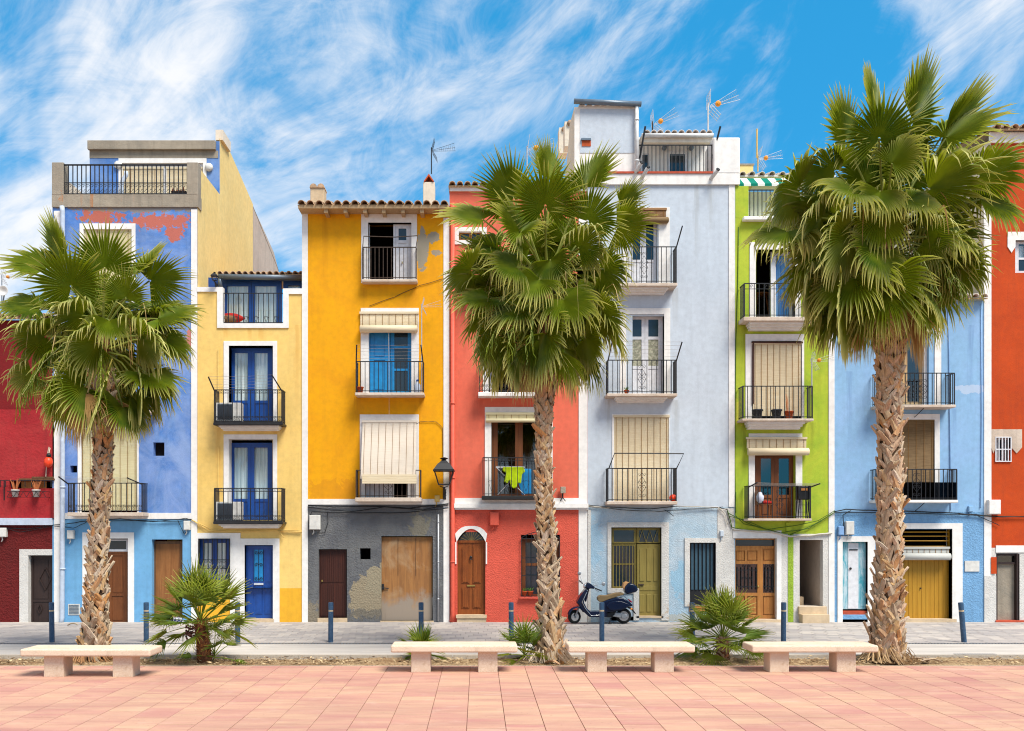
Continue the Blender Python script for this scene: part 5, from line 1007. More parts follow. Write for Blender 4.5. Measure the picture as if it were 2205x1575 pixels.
    for p0, p1, q0, q1 in ((1584.5, 1667.5, 1163, 1176), (1584.5, 1631, 1215, 1277), (1643, 1667.5, 1215, 1277)): m = MB(); m.pbox(p0, p1, .18, .186, q0, q1, **a); part('pane', m, 'glass_smoke' if q0 > 1200 else 'glass_dark', d)
    sheet_part(h, 'door_lace', 1584, 1668, 1213, 1279, .25, 'curtain_lace', .01, 10); m = MB(); y = .145
    for px in (1588, 1596, 1604, 1612, 1620, 1628, 1648, 1655, 1662): m.pbox(px - .8, px + .8, y - .008, y + .008, 1222, 1270, yr=y)
    for py in (1228, 1264): m.pbox(1585, 1631, y - .009, y + .009, py - .8, py + .8, yr=y); m.pbox(1643, 1667, y - .009, y + .009, py - .8, py + .8, yr=y)
    for px, py in ((1603, 1220), (1613, 1220), (1651, 1220), (1660, 1220), (1651, 1273), (1660, 1273), (1608, 1246), (1598, 1246), (1618, 1246), (1655, 1246)): m.tube(spiral(X(px, y), Z(py, y), .05, 1.2, 0, 1, y, 9), .008, 4)
    part('door_grille', m, 'iron', d); m = MB(); m.lathe((X(1633, .1), .09, Z(1264)), [(.015, 0), (.028, .01), (.028, .05)], 8, axis='y'); part('door_knob', m, 'brass', d, True)
    m = MB(); m.pbox(1578, 1685, -.06, .3, 1334, 1341, yr=0); part('doorstep', m, 'beige_stone', h)
    # open stair passage
    x0, x1 = X(1722), X(1772); zt, z0 = Z(1163), Z(1308); m = MB(); e = 2.2; m.quad((x0, .2, z0), (x0, e, z0), (x0, e, zt), (x0, .2, zt)); m.quad((x1, .2, z0), (x1, e, z0), (x1, e, zt), (x1, .2, zt)); m.quad((x0, e, z0), (x1, e, z0), (x1, e, zt), (x0, e, zt)); m.quad((x0, .2, zt), (x1, .2, zt), (x1, e, zt), (x0, e, zt)); m.quad((x0, .2, z0), (x1, .2, z0), (x1, e, z0), (x0, e, z0)); part('passage', m, 'grey_side', h, norm=False)
    for k in range(4): m = MB(); m.box(x0 + .002, X(1746 - k * 7.5), .55 + .12 * k, 1.3, z0 + .24 * k + .001, z0 + .24 * (k + 1)); part('stair', m, 'beige_stone', h)
    for (q0, q1, yo, w_) in ((1322, 1341, -.30, 0), (1306, 1322.3, -.12, 2)): m = MB(); m.pbox(1720 - w_, 1777, yo, .3, q0, q1, yr=0); part('front_step', m, 'beige_stone', h)
    return h
def house_cornflower():
    h = hroot('cornflower_blue_house', 'cornflower blue house with yellow garage doors behind the right palm', 1950)
    body(h, 1797, 2121, 648, 'cornflower', 8)
    w1, w2 = (1905, 2000, 692, 872), (1916, 2012, 905, 1078)
    wall(h, 1797, 2121, 648, 1103, 'cornflower', [w1, w2], name='upper_wall'); wall(h, 1797, 2121, 1103, 1341, 'cornflower_rough', [(1814, 1868, 1167, 1334), (1936, 2050, 1140, 1336)], name='ground_floor_wall')
    strip(h, 2118.5, 2134, 440, 1240); strip(h, 2118.5, 2144, 1240, 1341, 'white_rough', .03)
    tile_roof(h, X(1797), X(2118), Z(646), -.2, 'tile_white', rows=2, slope=14, depth=5)
    surround(h, (1890, 2026, 674, 872), (1905, 2012, 686, 872)); room(h, 1905, 2012, 686, 872); joinery(h, 'french_door', 1906, 1990, 688, 871, .2, 'pine_wood', 2, 6, ((1, 'glass_smoke'),)); sheet_part(h, 'curtain', 1960, 1985, 700, 868, .3, 'curtain_lace', .02, 8); m = MB(); m.pbox(1990, 2012, .1, .3, 686, 872, yr=.1); part('reveal_wall', m, 'white_paint', h)
    blind(h, 1920, 2005, 700, 716, -.03, 'blind_cream', 6, roll=.06); balcony(h, 1893, 2055, 804, 872, .45, 6, 17, 'center_big', brace=True)
    surround(h, (1908, 2023, 892, 1078), (1916, 2012, 904, 1078)); blind(h, 1916, 2012, 906, 1076, .02, 'blind_brown', 6); b = balcony(h, 1888, 2060, 1011, 1077, .42, 6, 18, 'center', slabmat='white_paint', brace=True); m = MB(); y = -.40; m.pbox(1889, 2059, y - .004, y + .004, 1039, 1077, yr=y); part('glass_screen', m, 'glass_black', b)
    # rubbed turquoise street door
    surround(h, (1803, 1884, 1155, 1341), (1814, 1868, 1167, 1341)); m = MB(); m.pbox(1814, 1868, .12, .18, 1167, 1312, yr=.12); d = part('street_door', m, 'rubbed_turquoise', h); m = MB(); m.pbox(1826, 1848, .105, .119, 1170, 1311, yr=.12); part('panel', m, 'white_joinery', d); m = MB(); m.pbox(1854, 1865, .108, .119, 1170, 1306, yr=.12); part('panel', m, 'rubbed_turquoise', d); m = MB(); m.pbox(1828, 1846, .09, .104, 1183, 1185.5, yr=.12); part('letter_slot', m, 'iron', d); m = MB(); m.lathe((X(1831, .1), .07, Z(1225)), [(.02, 0), (.035, .01), (.02, .04)], 8, axis='y'); part('door_knob', m, 'iron', d, True)
    m = MB(); m.pbox(1814, 1870, .05, .3, 1316, 1324, yr=.05); part('brick_sill', m, 'tile_red', h); m = MB(); m.pbox(1814, 1868, .0, .3, 1324.2, 1341, yr=0); part('doorstep', m, 'cornflower_rough', h)
    # garage: planked mustard doors, bars above, rolled blind
    surround(h, (1922, 2072, 1127, 1341), (1936, 2050, 1139, 1341), depth=.32); m = MB(); m.pbox(1936, 2050, .20, .24, 1205, 1332, yr=.2); d = part('garage_door', m, 'mustard_paint', h)
    for k in range(12): m = MB(); p0 = 1937 + k * 9.3; m.pbox(p0 + .35, p0 + 9.0, .185, .199, 1206, 1331, yr=.2); part('plank', m, 'mustard_paint', d)
    m = MB(); m.lathe((X(1983, .15), .15, Z(1268)), [(.02, 0), (.02, .04)], 8, axis='y'); part('lock', m, 'iron', d); room(h, 1938, 2048, 1142, 1205, .35, 1.0)
    for py in (1146, 1155, 1165, 1177): m = MB(); m.tube([(X(1938, .15), .15, Z(py, .15)), (X(2050, .15), .15, Z(py, .15))], .018, 5); part('bar', m, 'mustard_paint', h)
    m = MB(); m.pbox(2043, 2047, .13, .22, 1140, 1205, yr=.15); part('jamb', m, 'mustard_paint', h)
    blind(h, 1936, 2043, 1182, 1192, .04, 'blind_grey', 9, roll=.0); m = MB(); m.lathe((X(1934), -.02, Z(1199)), [(.05, 0), (.095, .01), (.095, 1.38), (.05, 1.40)], 14, axis='x'); part('blind_roll', m, 'blind_grey', h, True)
    m = MB(); m.pbox(1928, 2058, -.05, .25, 1333, 1341, yr=0); part('doorstep', m, 'beige_stone', h)
    m = MB(); m.pbox(2077, 2108, -.025, .01, 1208, 1231, yr=0); part('meter_hatch', m, 'plastic_white', h)
    pipe(h, [(2041, 650), (2043, 780), (2046, 1100)], .012, 'plastic_blue', 'cable_run', y=-.02, n=5); pipe(h, [(2112, 655), (2113, 900), (2112, 1010), (2110, 1095)], .010, 'plastic_blue', 'cable_run', y=-.02, n=5)
    return h
def house_vermilion():
    h = hroot('vermilion_house', 'burnt orange house with white trim at the far right', 2190)
    a, b = X(2134), X(2620); m = MB(); zt = Z(309)
    body(h, 2134, 2620, 300, 'cream_side', 10)
    wall(h, 2134, 2620, 309, 1180, 'vermilion', [(2186, 2240, 518, 588), (2143, 2177, 942, 994)], name='upper_wall'); wall(h, 2134, 2620, 1180, 1341, 'white_rough', [(2145, 2193, 1192, 1338)], name='ground_floor_wall')
    strip(h, 2144, 2620, 1175, 1190, name='band'); m = MB(); m.box(X(2130), X(2620), -.05, .02, Z(309), Z(287)); part('cornice', m, 'white_paint', h); tile_roof(h, X(2128), X(2620), Z(284), -.2, 'tile_clay', rows=2, slope=10, depth=5)
    # arrow-footed surrounds
    for (p0, p1, q0, q1, i0, i1, f0) in ((2169, 2252, 500, 532, 2186, 2240, 518), (2134, 2200, 925, 964, 2143, 2177, 942)):
        m = MB(); m.box(X(p0), X(p1), -.02, .1, Z(f0), Z(q0)); tip = .16
        for s0, s1 in ((p0, i0), (i1, p1)): m.prism([(X(s0), Z(f0)), (X(s1), Z(f0)), (X(s1), Z(q1)), ((X(s0) + X(s1)) / 2, Z(q1) - tip), (X(s0), Z(q1))], -.02, .1)
        part('surround', m, 'white_paint' if q0 < 700 else 'slab_paint', h)
    joinery(h, 'window', 2186, 2240, 518, 588, .1, 'white_joinery', 2, 5, ((.55, 'glass_clear'), (.45, 'glass_dark'))); sheet_part(h, 'curtain', 2188, 2238, 530, 558, .2, 'curtain', .02, 8); joinery(h, 'window', 2144, 2176, 943, 994, .14, 'white_joinery', 2, 3, ((1, 'glass_dark'),)); m = MB(); y = -.02
    for px in (2144, 2151, 2158, 2165, 2171, 2177): m.pbox(px - .9, px + .9, y - .01, y + .01, 942, 995, yr=y)
    for py in (942, 968, 994): m.pbox(2143, 2178, y - .012, y + .012, py - 1, py + 1, yr=y)
    part('window_grille', m, 'white_joinery', h)
    wall(h, 2134, 2146, 1200, 1236, 'vermilion', y=-.035, name='red_patch')
    m = MB(); m.pbox(2145, 2148, .05, .2, 1193, 1337, yr=.05); m.pbox(2187, 2193, .0, .2, 1193, 1337, yr=.05); m.pbox(2148, 2187, .05, .2, 1193, 1197, yr=.05); m.pbox(2148, 2187, .05, .2, 1211, 1215, yr=.05); d = part('metal_door', m, 'choc_wood', h); m = MB(); m.pbox(2148, 2187, .12, .14, 1215, 1337, yr=.1); part('panel', m, 'concrete', d); m = MB(); m.pbox(2148, 2187, .12, .125, 1197, 1211, yr=.1); part('pane', m, 'glass_smoke', d)
    m = MB(); m.pbox(2142, 2240, -.06, .2, 1336, 1341.5, yr=0); part('doorstep', m, 'tile_red', h)
    return h
house_crimson(); house_cobalt(); house_straw(); house_orange(); house_coral(); house_ice(); house_lime(); house_cornflower(); house_vermilion()
# ================================================================ SMALL THINGS ON THE HOUSES
lantern('black glazed street lantern on the white strip beside the orange house', 956, 985, 1075, -.42)
lantern('small dark carriage lamp on the yellow flank wall above the parapet', 462, 586, 614, -.2, .5)
wallbox('meter_box', 'white meter box on the maroon ground floor wall', 2, 17, 1137, 1157, group=None)
wallbox('meter_box', 'white meter box beside the drain pipe on the blue house', 148, 162, 1142, 1161)
wallbox('meter_box', 'white meter box high on the blue wall next to the yellow house', 398, 411, 1122, 1142)
wallbox('meter_box', 'large white meter box on the slate grey wall', 668, 691, 1110, 1141, d=.16)
wallbox('junction_box', 'cream junction box on the white band below the orange wall', 936, 947, 1067, 1081, 'cable_straw', .08)
wallbox('meter_box', 'coral painted meter box above the coral ground floor', 1055, 1074, 1103, 1132, 'pipe_coral', .12)
wallbox('meter_box', 'small pale box beside the black slatted gate', 1549, 1557, 1143, 1156, 'ice_blue', .08)
wallbox('meter_box', 'tall white meter box above the turquoise door', 1818, 1836, 1123, 1152)
wallbox('meter_box', 'small blue meter box left of the tall white box', 1803, 1815, 1134, 1153, 'plastic_blue', .09)
wallbox('meter_box', 'white block box on the pilaster by the burnt orange house', 2123, 2149, 1077, 1108, 'white_paint', .14, tail=False)
wallbox('junction_box', 'small blue junction box on the cornflower wall above the garage', 2083, 2093, 1090, 1103, 'cornflower', .07)
cables('cable_bundle', 'black cables sagging below the cornice of the maroon wall', [[(-40, 1134), (60, 1140), (113, 1132)], [(0, 1134), (45, 1146), (113, 1134)]])
cables('cable_bundle', 'dark cables along the white band of the blue house', [[(113, 1131), (150, 1128), (200, 1120), (260, 1118), (330, 1124), (400, 1117), (414, 1119)], [(120, 1133), (160, 1138), (190, 1124), (300, 1121), (360, 1124), (412, 1120)], [(340, 1120), (410, 1119)], [(384, 1120), (390, 1135), (398, 1150), (404, 1144)]])
cables('cable_bundle', 'yellow painted cables under the lower balcony of the pale yellow house', [[(414, 1120), (455, 1140), (500, 1143), (570, 1141), (651, 1143)], [(420, 1123), (450, 1143), (520, 1145), (590, 1142), (651, 1146)], [(600, 1142), (612, 1158)]], 'cable_straw', .016)
cables('cable_bundle', 'thick black cables drooping across the slate grey wall', [[(664, 1088), (720, 1092), (800, 1090), (880, 1095), (966, 1085)], [(664, 1092), (700, 1097), (760, 1102), (830, 1092), (910, 1098), (966, 1088)], [(667, 1118), (672, 1102), (720, 1104), (800, 1105), (880, 1104), (966, 1094)], [(706, 1104), (707, 1125), (700, 1148), (686, 1148)]], r=.016)
cables('cable_bundle', 'dark and pale cables along the foot of the ice blue wall', [[(1266, 1088), (1310, 1092), (1400, 1096), (1460, 1090), (1550, 1094), (1566, 1098)], [(1266, 1090), (1340, 1098), (1420, 1102), (1480, 1097), (1556, 1092)], [(1430, 1098), (1450, 1112)], [(1564, 1096), (1568, 1120), (1575, 1140)]])
cables('cable_conduit', 'pale conduit under the lowest ice blue balcony', [[(1266, 1091), (1312, 1094)], [(1456, 1090), (1545, 1093), (1560, 1105), (1566, 1130)]], 'cable_pale', .022)
cables('cable_bundle', 'green and black cables tangled under the lowest lime green balcony', [[(1566, 1100), (1575, 1135), (1600, 1142)], [(1566, 1105), (1620, 1132), (1680, 1148), (1740, 1138), (1790, 1108)], [(1568, 1112), (1600, 1120), (1650, 1140), (1700, 1134), (1760, 1122), (1795, 1100)], [(1584, 1060), (1582, 1110), (1600, 1128), (1650, 1140)], [(1700, 1152), (1750, 1130), (1795, 1104)]], 'cable_green', .013)
cables('cable_conduit', 'white conduit above the oak door and stair passage', [[(1578, 1141), (1660, 1146), (1700, 1155), (1740, 1154), (1790, 1148)]], 'cable_pale', .028)
cables('cable_bundle', 'black cables crossing the cornflower blue wall behind the right palm', [[(1795, 1102), (1820, 1097), (1870, 1099), (1950, 1101), (2060, 1106), (2140, 1112), (2250, 1114)], [(1795, 1104), (1850, 1104), (1960, 1106), (2070, 1108), (2150, 1114), (2250, 1112)], [(1815, 1140), (1813, 1110), (1830, 1100)], [(2060, 1108), (2100, 1110), (2135, 1125), (2150, 1132)]], r=.015)
cables('wall_cable', 'green painted cable running down the left of the lime house', [[(1590, 490), (1588, 620), (1584, 740), (1583, 880), (1582, 1000), (1584, 1105)]], 'cable_green', .012, -.012)
cables('wall_cable', 'thin dark cable slanting over the orange wall under the top balcony', [[(795, 660), (850, 640), (905, 615), (960, 600)]], 'iron_rust', .007, -.02)
cables('wall_cable', 'thin cable from the pale blind to the lantern on the orange wall', [[(896, 915), (904, 909), (940, 909), (953, 922), (954, 985)]], 'iron_rust', .007, -.02)
# pots and odds and ends
t = thing('planter_basket', 'black wire basket hung on the crimson parapet', 'basket', (X(55), -.2, Z(1072))); m = MB(); y = -.20
for py in (1059, 1071): m.tube([(X(15, y), 0, Z(py, y)), (X(15, y), y, Z(py, y)), (X(99, y), y, Z(py, y)), (X(99, y), 0, Z(py, y))], .009, 4)
for k in range(12): m.tube([(X(15 + k * 7, y), y, Z(1059 if k % 2 else 1071, y)), (X(22 + k * 7, y), y, Z(1071 if k % 2 else 1059, y))], .007, 4)
part('basket_frame', m, 'iron', t)
pot('white pot of dry orange succulents, left one in the wire basket', 33, -.11, Z(1071, -.11), .10, .20, 'plastic_white', 'dry_plant', 'pots in the wire basket', n=22, spread=.13, ph=.30)
pot('white pot of dry orange succulents, right one in the wire basket', 78, -.11, Z(1071, -.11), .10, .20, 'plastic_white', 'dry_plant', 'pots in the wire basket', n=22, spread=.13, ph=.28)
t = thing('buoy', 'orange fishing buoy hanging on the crimson wall', 'buoy', (X(109), -.1, Z(1003))); m = MB(); m.lathe((X(109), -.13, Z(1008)), [(.02, 0), (.09, .05), (.115, .13), (.10, .22), (.05, .28)], 14); part('float', m, 'buoy', t, True); m = MB(); m.lathe((X(110), -.13, Z(985)), [(.06, 0), (.06, .06), (.03, .1)], 10); part('cap', m, 'plastic_black', t, True); m = MB(); m.tube([(X(110), -.13, Z(978)), (X(110), -.06, Z(966)), (X(106), -.02, Z(963)), (X(103), -.05, Z(985)), (X(101), -.06, Z(1027))], .012, 5); part('rope', m, 'rope', t)
pot('small terracotta pot at the left end of the turquoise door balcony', 776, -.25, Z(846, -.3), .085, .16, 'terracotta')
t = thing('water_bottle', 'clear water bottle on the right of the turquoise door balcony', 'bottle', (X(899, -.25), -.25, Z(846, -.25))); m = MB(); m.lathe((X(899, -.25), -.25, Z(846, -.25)), [(.08, 0), (.085, .02), (.085, .20), (.03, .27), (.03, .30)], 12); part('bottle_body', m, 'pipe_blue', t, True); m = MB(); m.lathe((X(899, -.25), -.25, Z(846, -.25) + .30), [(.035, 0), (.035, .04), (.0, .06)], 10); part('cap', m, 'blue_joinery', t)
pot('small potted cactus on the middle ice blue balcony', 1349, -.25, Z(848, -.25), .07, .09, 'terracotta', 'green_plant', n=16, spread=.06, ph=.10)
t = thing('ball', 'orange ball in the corner of the lowest ice blue balcony', 'ball', (X(1449, -.3), -.3, Z(1080, -.3))); m = MB(); m.lathe((X(1449, -.3), -.3, Z(1080, -.3)), [(.01 + .092 * math.sin(PI * k / 8), .092 - .092 * math.cos(PI * k / 8)) for k in range(9)], 14); part('ball_skin', m, 'buoy', t, True)
for px, mt, lb in ((1631, 'pot_dark', 'dark grey plant pot, leftmost of three on the lime green balcony'), (1672, 'pot_dark', 'dark grey plant pot between two pots on the lime green balcony'), (1699, 'terracotta', 'terracotta plant pot, rightmost of three on the lime green balcony')):
    pot(lb, px, -.28, Z(902, -.28), .14 if mt == 'pot_dark' else .12, .24 if mt == 'pot_dark' else .20, mt, 'dry_plant' if px > 1690 else None, 'pots on the lime green balcony', n=4, spread=.05, ph=.45)
t = thing('chair', 'wooden chair with red cushion on the lowest lime green balcony', 'chair', (X(1646, -.2), -.2, Z(1117, -.2))); cx, cy, cz = X(1646, -.2), -.2, Z(1117, -.2); m = MB(); m.box(cx - .2, cx + .2, cy - .16, cy + .16, cz + .36, cz + .39); part('seat', m, 'chestnut_wood', t)
for dx in (-.17, .17):
    for dy in (-.13, .13): m = MB(); m.tube([(cx + dx, cy + dy, cz), (cx + dx * .9, cy + dy, cz + (.37 if dy < 0 or dx > 0 else .37))], .016, 5); part('leg', m, 'chestnut_wood', t)
m = MB(); m.box(cx - .2, cx - .17, cy - .15, cy + .15, cz + .39, cz + .75); part('backrest', m, 'chestnut_wood', t)
m = MB(); m.lathe((cx + .03, cy, cz + .392), [(.16, 0), (.18, .03), (.15, .07), (.05, .09)], 10); tag(part('cushion', m, 'cloth_red', None, True), 'red cushion on the balcony chair', 'cushion'); m = MB(); m.lathe((X(1637, -.36), -.36, Z(1084, -.36)), [(.03, 0), (.09, .06), (.10, .18), (.06, .28), (.02, .3)], 9); tag(part('white_cloth', m, 'cloth_white', None, True), 'white cloth slung over the lime balcony chair', 'cloth')
t = thing('barbecue', 'black folding barbecue stand in the corner of the lime balcony', 'barbecue', (X(1728, -.2), -.2, Z(1117, -.2))); cx, cz = X(1728, -.2), Z(1117, -.2); m = MB(); m.box(cx - .16, cx + .16, -.32, -.1, cz + .5, cz + .86); part('fire_box', m, 'plastic_black', t, bevel=.02)
for dx in (-.14, .14):
    for yy in (-.3, -.12): m = MB(); m.tube([(cx + dx * .8, yy, cz + .5), (cx + dx * 1.1, yy, cz)], .014, 5); part('leg', m, 'iron', t)
m = MB(); m.box(cx - .09, cx + .09, -.335, -.321, cz + .74, cz + .80); part('handle', m, 'oak_wood', t); m = MB(); [m.tube([(cx - .14, -.3, cz + q), (cx + .14, -.3, cz + q)], .008, 4) for q in (.17, .36)]; part('cross_bars', m, 'iron', t)
# drying rack with the bright jacket
t = thing('drying_rack', 'folding drying rack on the coral house balcony', 'drying rack', (X(1095, -.2), -.2, Z(1068, -.2))); y = -.22
for a, b in (((1068, 1006), (1130, 1066)), ((1125, 1008), (1072, 1066))): m = MB(); m.tube([(X(a[0], y), y, Z(a[1], y)), (X(b[0], y), y, Z(b[1], y))], .012, 5); part('leg', m, 'alu', t)
m = MB(); [m.tube([(X(1068, y), y + .05 * k, Z(1008 - k, y)), (X(1130, y), y + .05 * k, Z(1008 - k, y))], .007, 4) for k in range(5)]; part('rack_wires', m, 'alu', t)
m = MB(); q = [(1083, 1006), (1127, 1006), (1131, 1016), (1124, 1022), (1122, 1042), (1116, 1040), (1112, 1050), (1106, 1053), (1100, 1048), (1097, 1034), (1092, 1042), (1086, 1038), (1089, 1018), (1082, 1014)]; m.prism([(X(a, -.27), Z(b, -.27)) for a, b in q], -.30, -.25); o = part('jacket', m, 'glove_green', None, bevel=.02); tag(o, 'bright lime green jacket drying on the coral balcony rack', 'jacket')
m = MB(); q = [(1120, 1010), (1144, 1010), (1144, 1064), (1124, 1066), (1116, 1040)]; m.prism([(X(a, -.1), Z(b, -.1)) for a, b in q], -.12, -.09); tag(part('blue_towel', m, 'turquoise_joinery', None, bevel=.01), 'blue towel hanging behind the lime green jacket', 'towel')
t = thing('floodlight', 'small grey floodlight on the cornice right of the middle palm', 'lamp', (X(1211), -.1, Z(1080))); m = MB(); m.box(X(1206), X(1217), -.16, -.06, Z(1063), Z(1049)); part('lamp_head', m, 'concrete', t, bevel=.01); m = MB(); m.tube([(X(1211), -.1, Z(1063)), (X(1211), -.1, Z(1074))], .02, 6); m.tube([(X(1211), -.1, Z(1072)), (X(1205), -.1, Z(1080))], .012, 5); m.tube([(X(1211), -.1, Z(1072)), (X(1217), -.1, Z(1080))], .012, 5); part('bracket', m, 'iron', t)
t = thing('folded_parasol', 'red and brown parasol lying on the yellow house terrace', 'parasol', (X(500, .4), .4, Z(700))); m = MB(); y = .35
m.lathe((X(476, y), y, Z(686, y)), [(.02, -.0), (.13, .06), (.15, .25), (.13, .42), (.07, .56), (.01, .66)], 12, axis='x'); part('canopy', m, 'cloth_red', t, True); m = MB(); m.lathe((X(476, y), y - .05, Z(688, y)), [(.02, -.0), (.10, .06), (.12, .25), (.10, .40), (.02, .5)], 10, axis='x'); part('lining', m, 'rug_brown', t, True)
t = thing('planter_trough', 'rusty plant trough behind the blue house terrace railing', 'planter', (X(380, .2), .2, Z(420))); m = MB(); m.box(X(366), X(398), .10, .24, Z(419), Z(409)); part('trough', m, 'iron_rust', t); m = MB()
for i in range(30): x = X(random.uniform(366, 398)); m.tube([(x, random.uniform(.1, .24), Z(409)), (x + random.uniform(-.08, .08), random.uniform(.05, .25), Z(409) + random.uniform(.0, .12))], .006, 4)
part('dry_stems', m, 'terracotta', t)
pot('terracotta pot of green seedlings on the coral window sill, left one', 1130, -.02, Z(1284), .075, .14, 'terracotta', 'green_plant', 'pots on the coral window sill', n=16, spread=.07, ph=.1); pot('terracotta pot of green seedlings on the coral window sill, second from left', 1142, -.02, Z(1284), .075, .14, 'terracotta', 'green_plant', 'pots on the coral window sill', n=16, spread=.07, ph=.1)
# aerials
antenna('dark aerial on the chimney between the orange and coral houses', 929, 375, 318, 1.4, 1, 8, .8, 'iron', False, metal='iron')
antenna('white aerial on a short mast above the ice blue terrace', 1405, 290, 262, 1.6, 1, 28, .95, 'iron_rust', True)
antenna('white and orange aerial on a tall mast above the ice blue terrace', 1525, 290, 222, 1.6, 1, 22, 1.1, 'pipe_white', True)
antenna('orange and white aerial on a tall pole above the lime green house', 1632, 370, 336, 2.0, 1, 10, .85, 'cable_straw', True)
m = MB(); m.tube([(X(1630, 2.0), 2.0, Z(340, 2.0)), (X(1630, 2.0), 2.0, Z(278, 2.0))], .024, 6); solo('aerial_pole', m, 'cable_straw', 'bare straw coloured pole rising beside the lime house aerial', 'pole')
antenna('orange aerial half hidden behind the crown of the middle palm', 1135, 400, 315, 3.0, 1, 14, 1.0, 'alu', True)
antenna('slim aerial on a pole fixed to the lime green balcony corner', 1748, 850, 772, -.4, 1, 10, .7, 'alu', True)
antenna('white aerial clamped to the orange wall below the top balcony', 908, 845, 655, -.3, 1, 8, .62, 'alu', False)
antenna('small aerial above the crimson house roof at the far left', 4, 660, 592, 2.0, 1, 4, .6, 'grey_metal', True)
t = thing('satellite_dish', 'small pale satellite dish above the crimson house roof', 'dish', (X(11, 2.0), 2.0, Z(650, 2.0))); m = MB(); m.lathe((X(10, 2.0), 1.9, Z(628, 2.0)), [(.01, .06), (.08, .04), (.14, .0), (.15, .0), (.09, .06), (.02, .09)], 14, axis='y'); part('dish', m, 'pipe_white', t, True); m = MB(); m.tube([(X(10, 2.0), 2.0, Z(628, 2.0)), (X(6, 2.0), 2.0, Z(655, 2.0))], .02, 5); part('arm', m, 'grey_metal', t)
# ================================================================ STREET FURNITURE
def benches():
    root = thing('stone_bench', '', 'bench', (0, 0, 0), 'stone benches along the planting strip'); m = MB(); m.box(-1.10, 1.10, -.30, .30, .36, .485); link('seat', m.mesh('seat', 'bench_stone'), root, (0, 0, 0)); bev(root.children[-1], .03, 3)
    q = MB(); q.box(-.17, .17, -.18, .18, -.01, .359); me = q.mesh('leg', 'bench_stone')
    for dx in (-.585, .585): o = link('leg', me, root, (dx, 0, 0)); bev(o, .015, 2)
    root.location = (-6.60, -9.02, 0); root.rotation_euler.z = -.01; root['label'] = 'pale stone bench at the far left in front of the left palm'
    for x, y, r, lb in ((-.42, -8.52, .004, 'pale stone bench in front of the small palm left of the middle palm trunk'), (2.66, -8.52, .0, 'pale stone bench in front of the parked scooter'), (5.84, -8.52, .006, 'pale stone bench at the foot of the right palm')):
        c = copy_tree(root); c.location = (x, y, 0); c.rotation_euler.z = r; c['label'] = lb
benches()
def bollards():
    root = thing('bollard', '', 'bollard', (0, 0, 0), 'blue bollards along the pavement edge'); m = MB(); m.lathe((0, 0, -.02), [(.056, 0), (.056, .70)], 16); link('post', m.mesh('post', 'bollard_paint', True), root, (0, 0, 0)); m = MB(); m.lathe((0, 0, .70), [(.0535, -.02), (.0535, .035)], 16); link('ring', m.mesh('ring', 'beige_stone', True), root, (0, 0, 0)); m = MB(); m.lathe((0, 0, .715), [(.056, 0), (.057, .15), (.052, .165), (.03, .168)], 16); link('cap', m.mesh('cap', 'bollard_paint', True), root, (0, 0, 0))
    for o in root.children: md = o.modifiers.new('e', 'EDGE_SPLIT'); md.split_angle = math.radians(50)
    spec = [(112, 'blue bollard at the far left, behind the left bench'), (315, 'blue bollard behind the right end of the left bench'), (512, 'blue bollard behind the right fronds of the stemmed dwarf palm'), (712, 'blue bollard in front of the dark brown plank door'), (907, 'blue bollard in front of the plywood door'), (1101, 'blue bollard behind the tuft beside the middle palm trunk'), (1296, 'blue bollard in front of the scooter'), (1491, 'blue bollard behind the left fronds of the low dwarf palm'), (1687, 'blue bollard in front of the white strip by the oak door'), (2068, 'leaning dark blue bollard at the far right')]
    for i, (px, lb) in enumerate(spec):
        c = root if i == 0 else copy_tree(root); y = -4.40; c.location = (X(px, y), y, 0); c.rotation_euler = (random.uniform(-.01, .01), random.uniform(-.012, .012), random.uniform(0, 6)); c['label'] = lb
        if px == 2068: c.rotation_euler = (0, -.085, 0); c.location.x = X(2076, y)
bollards()
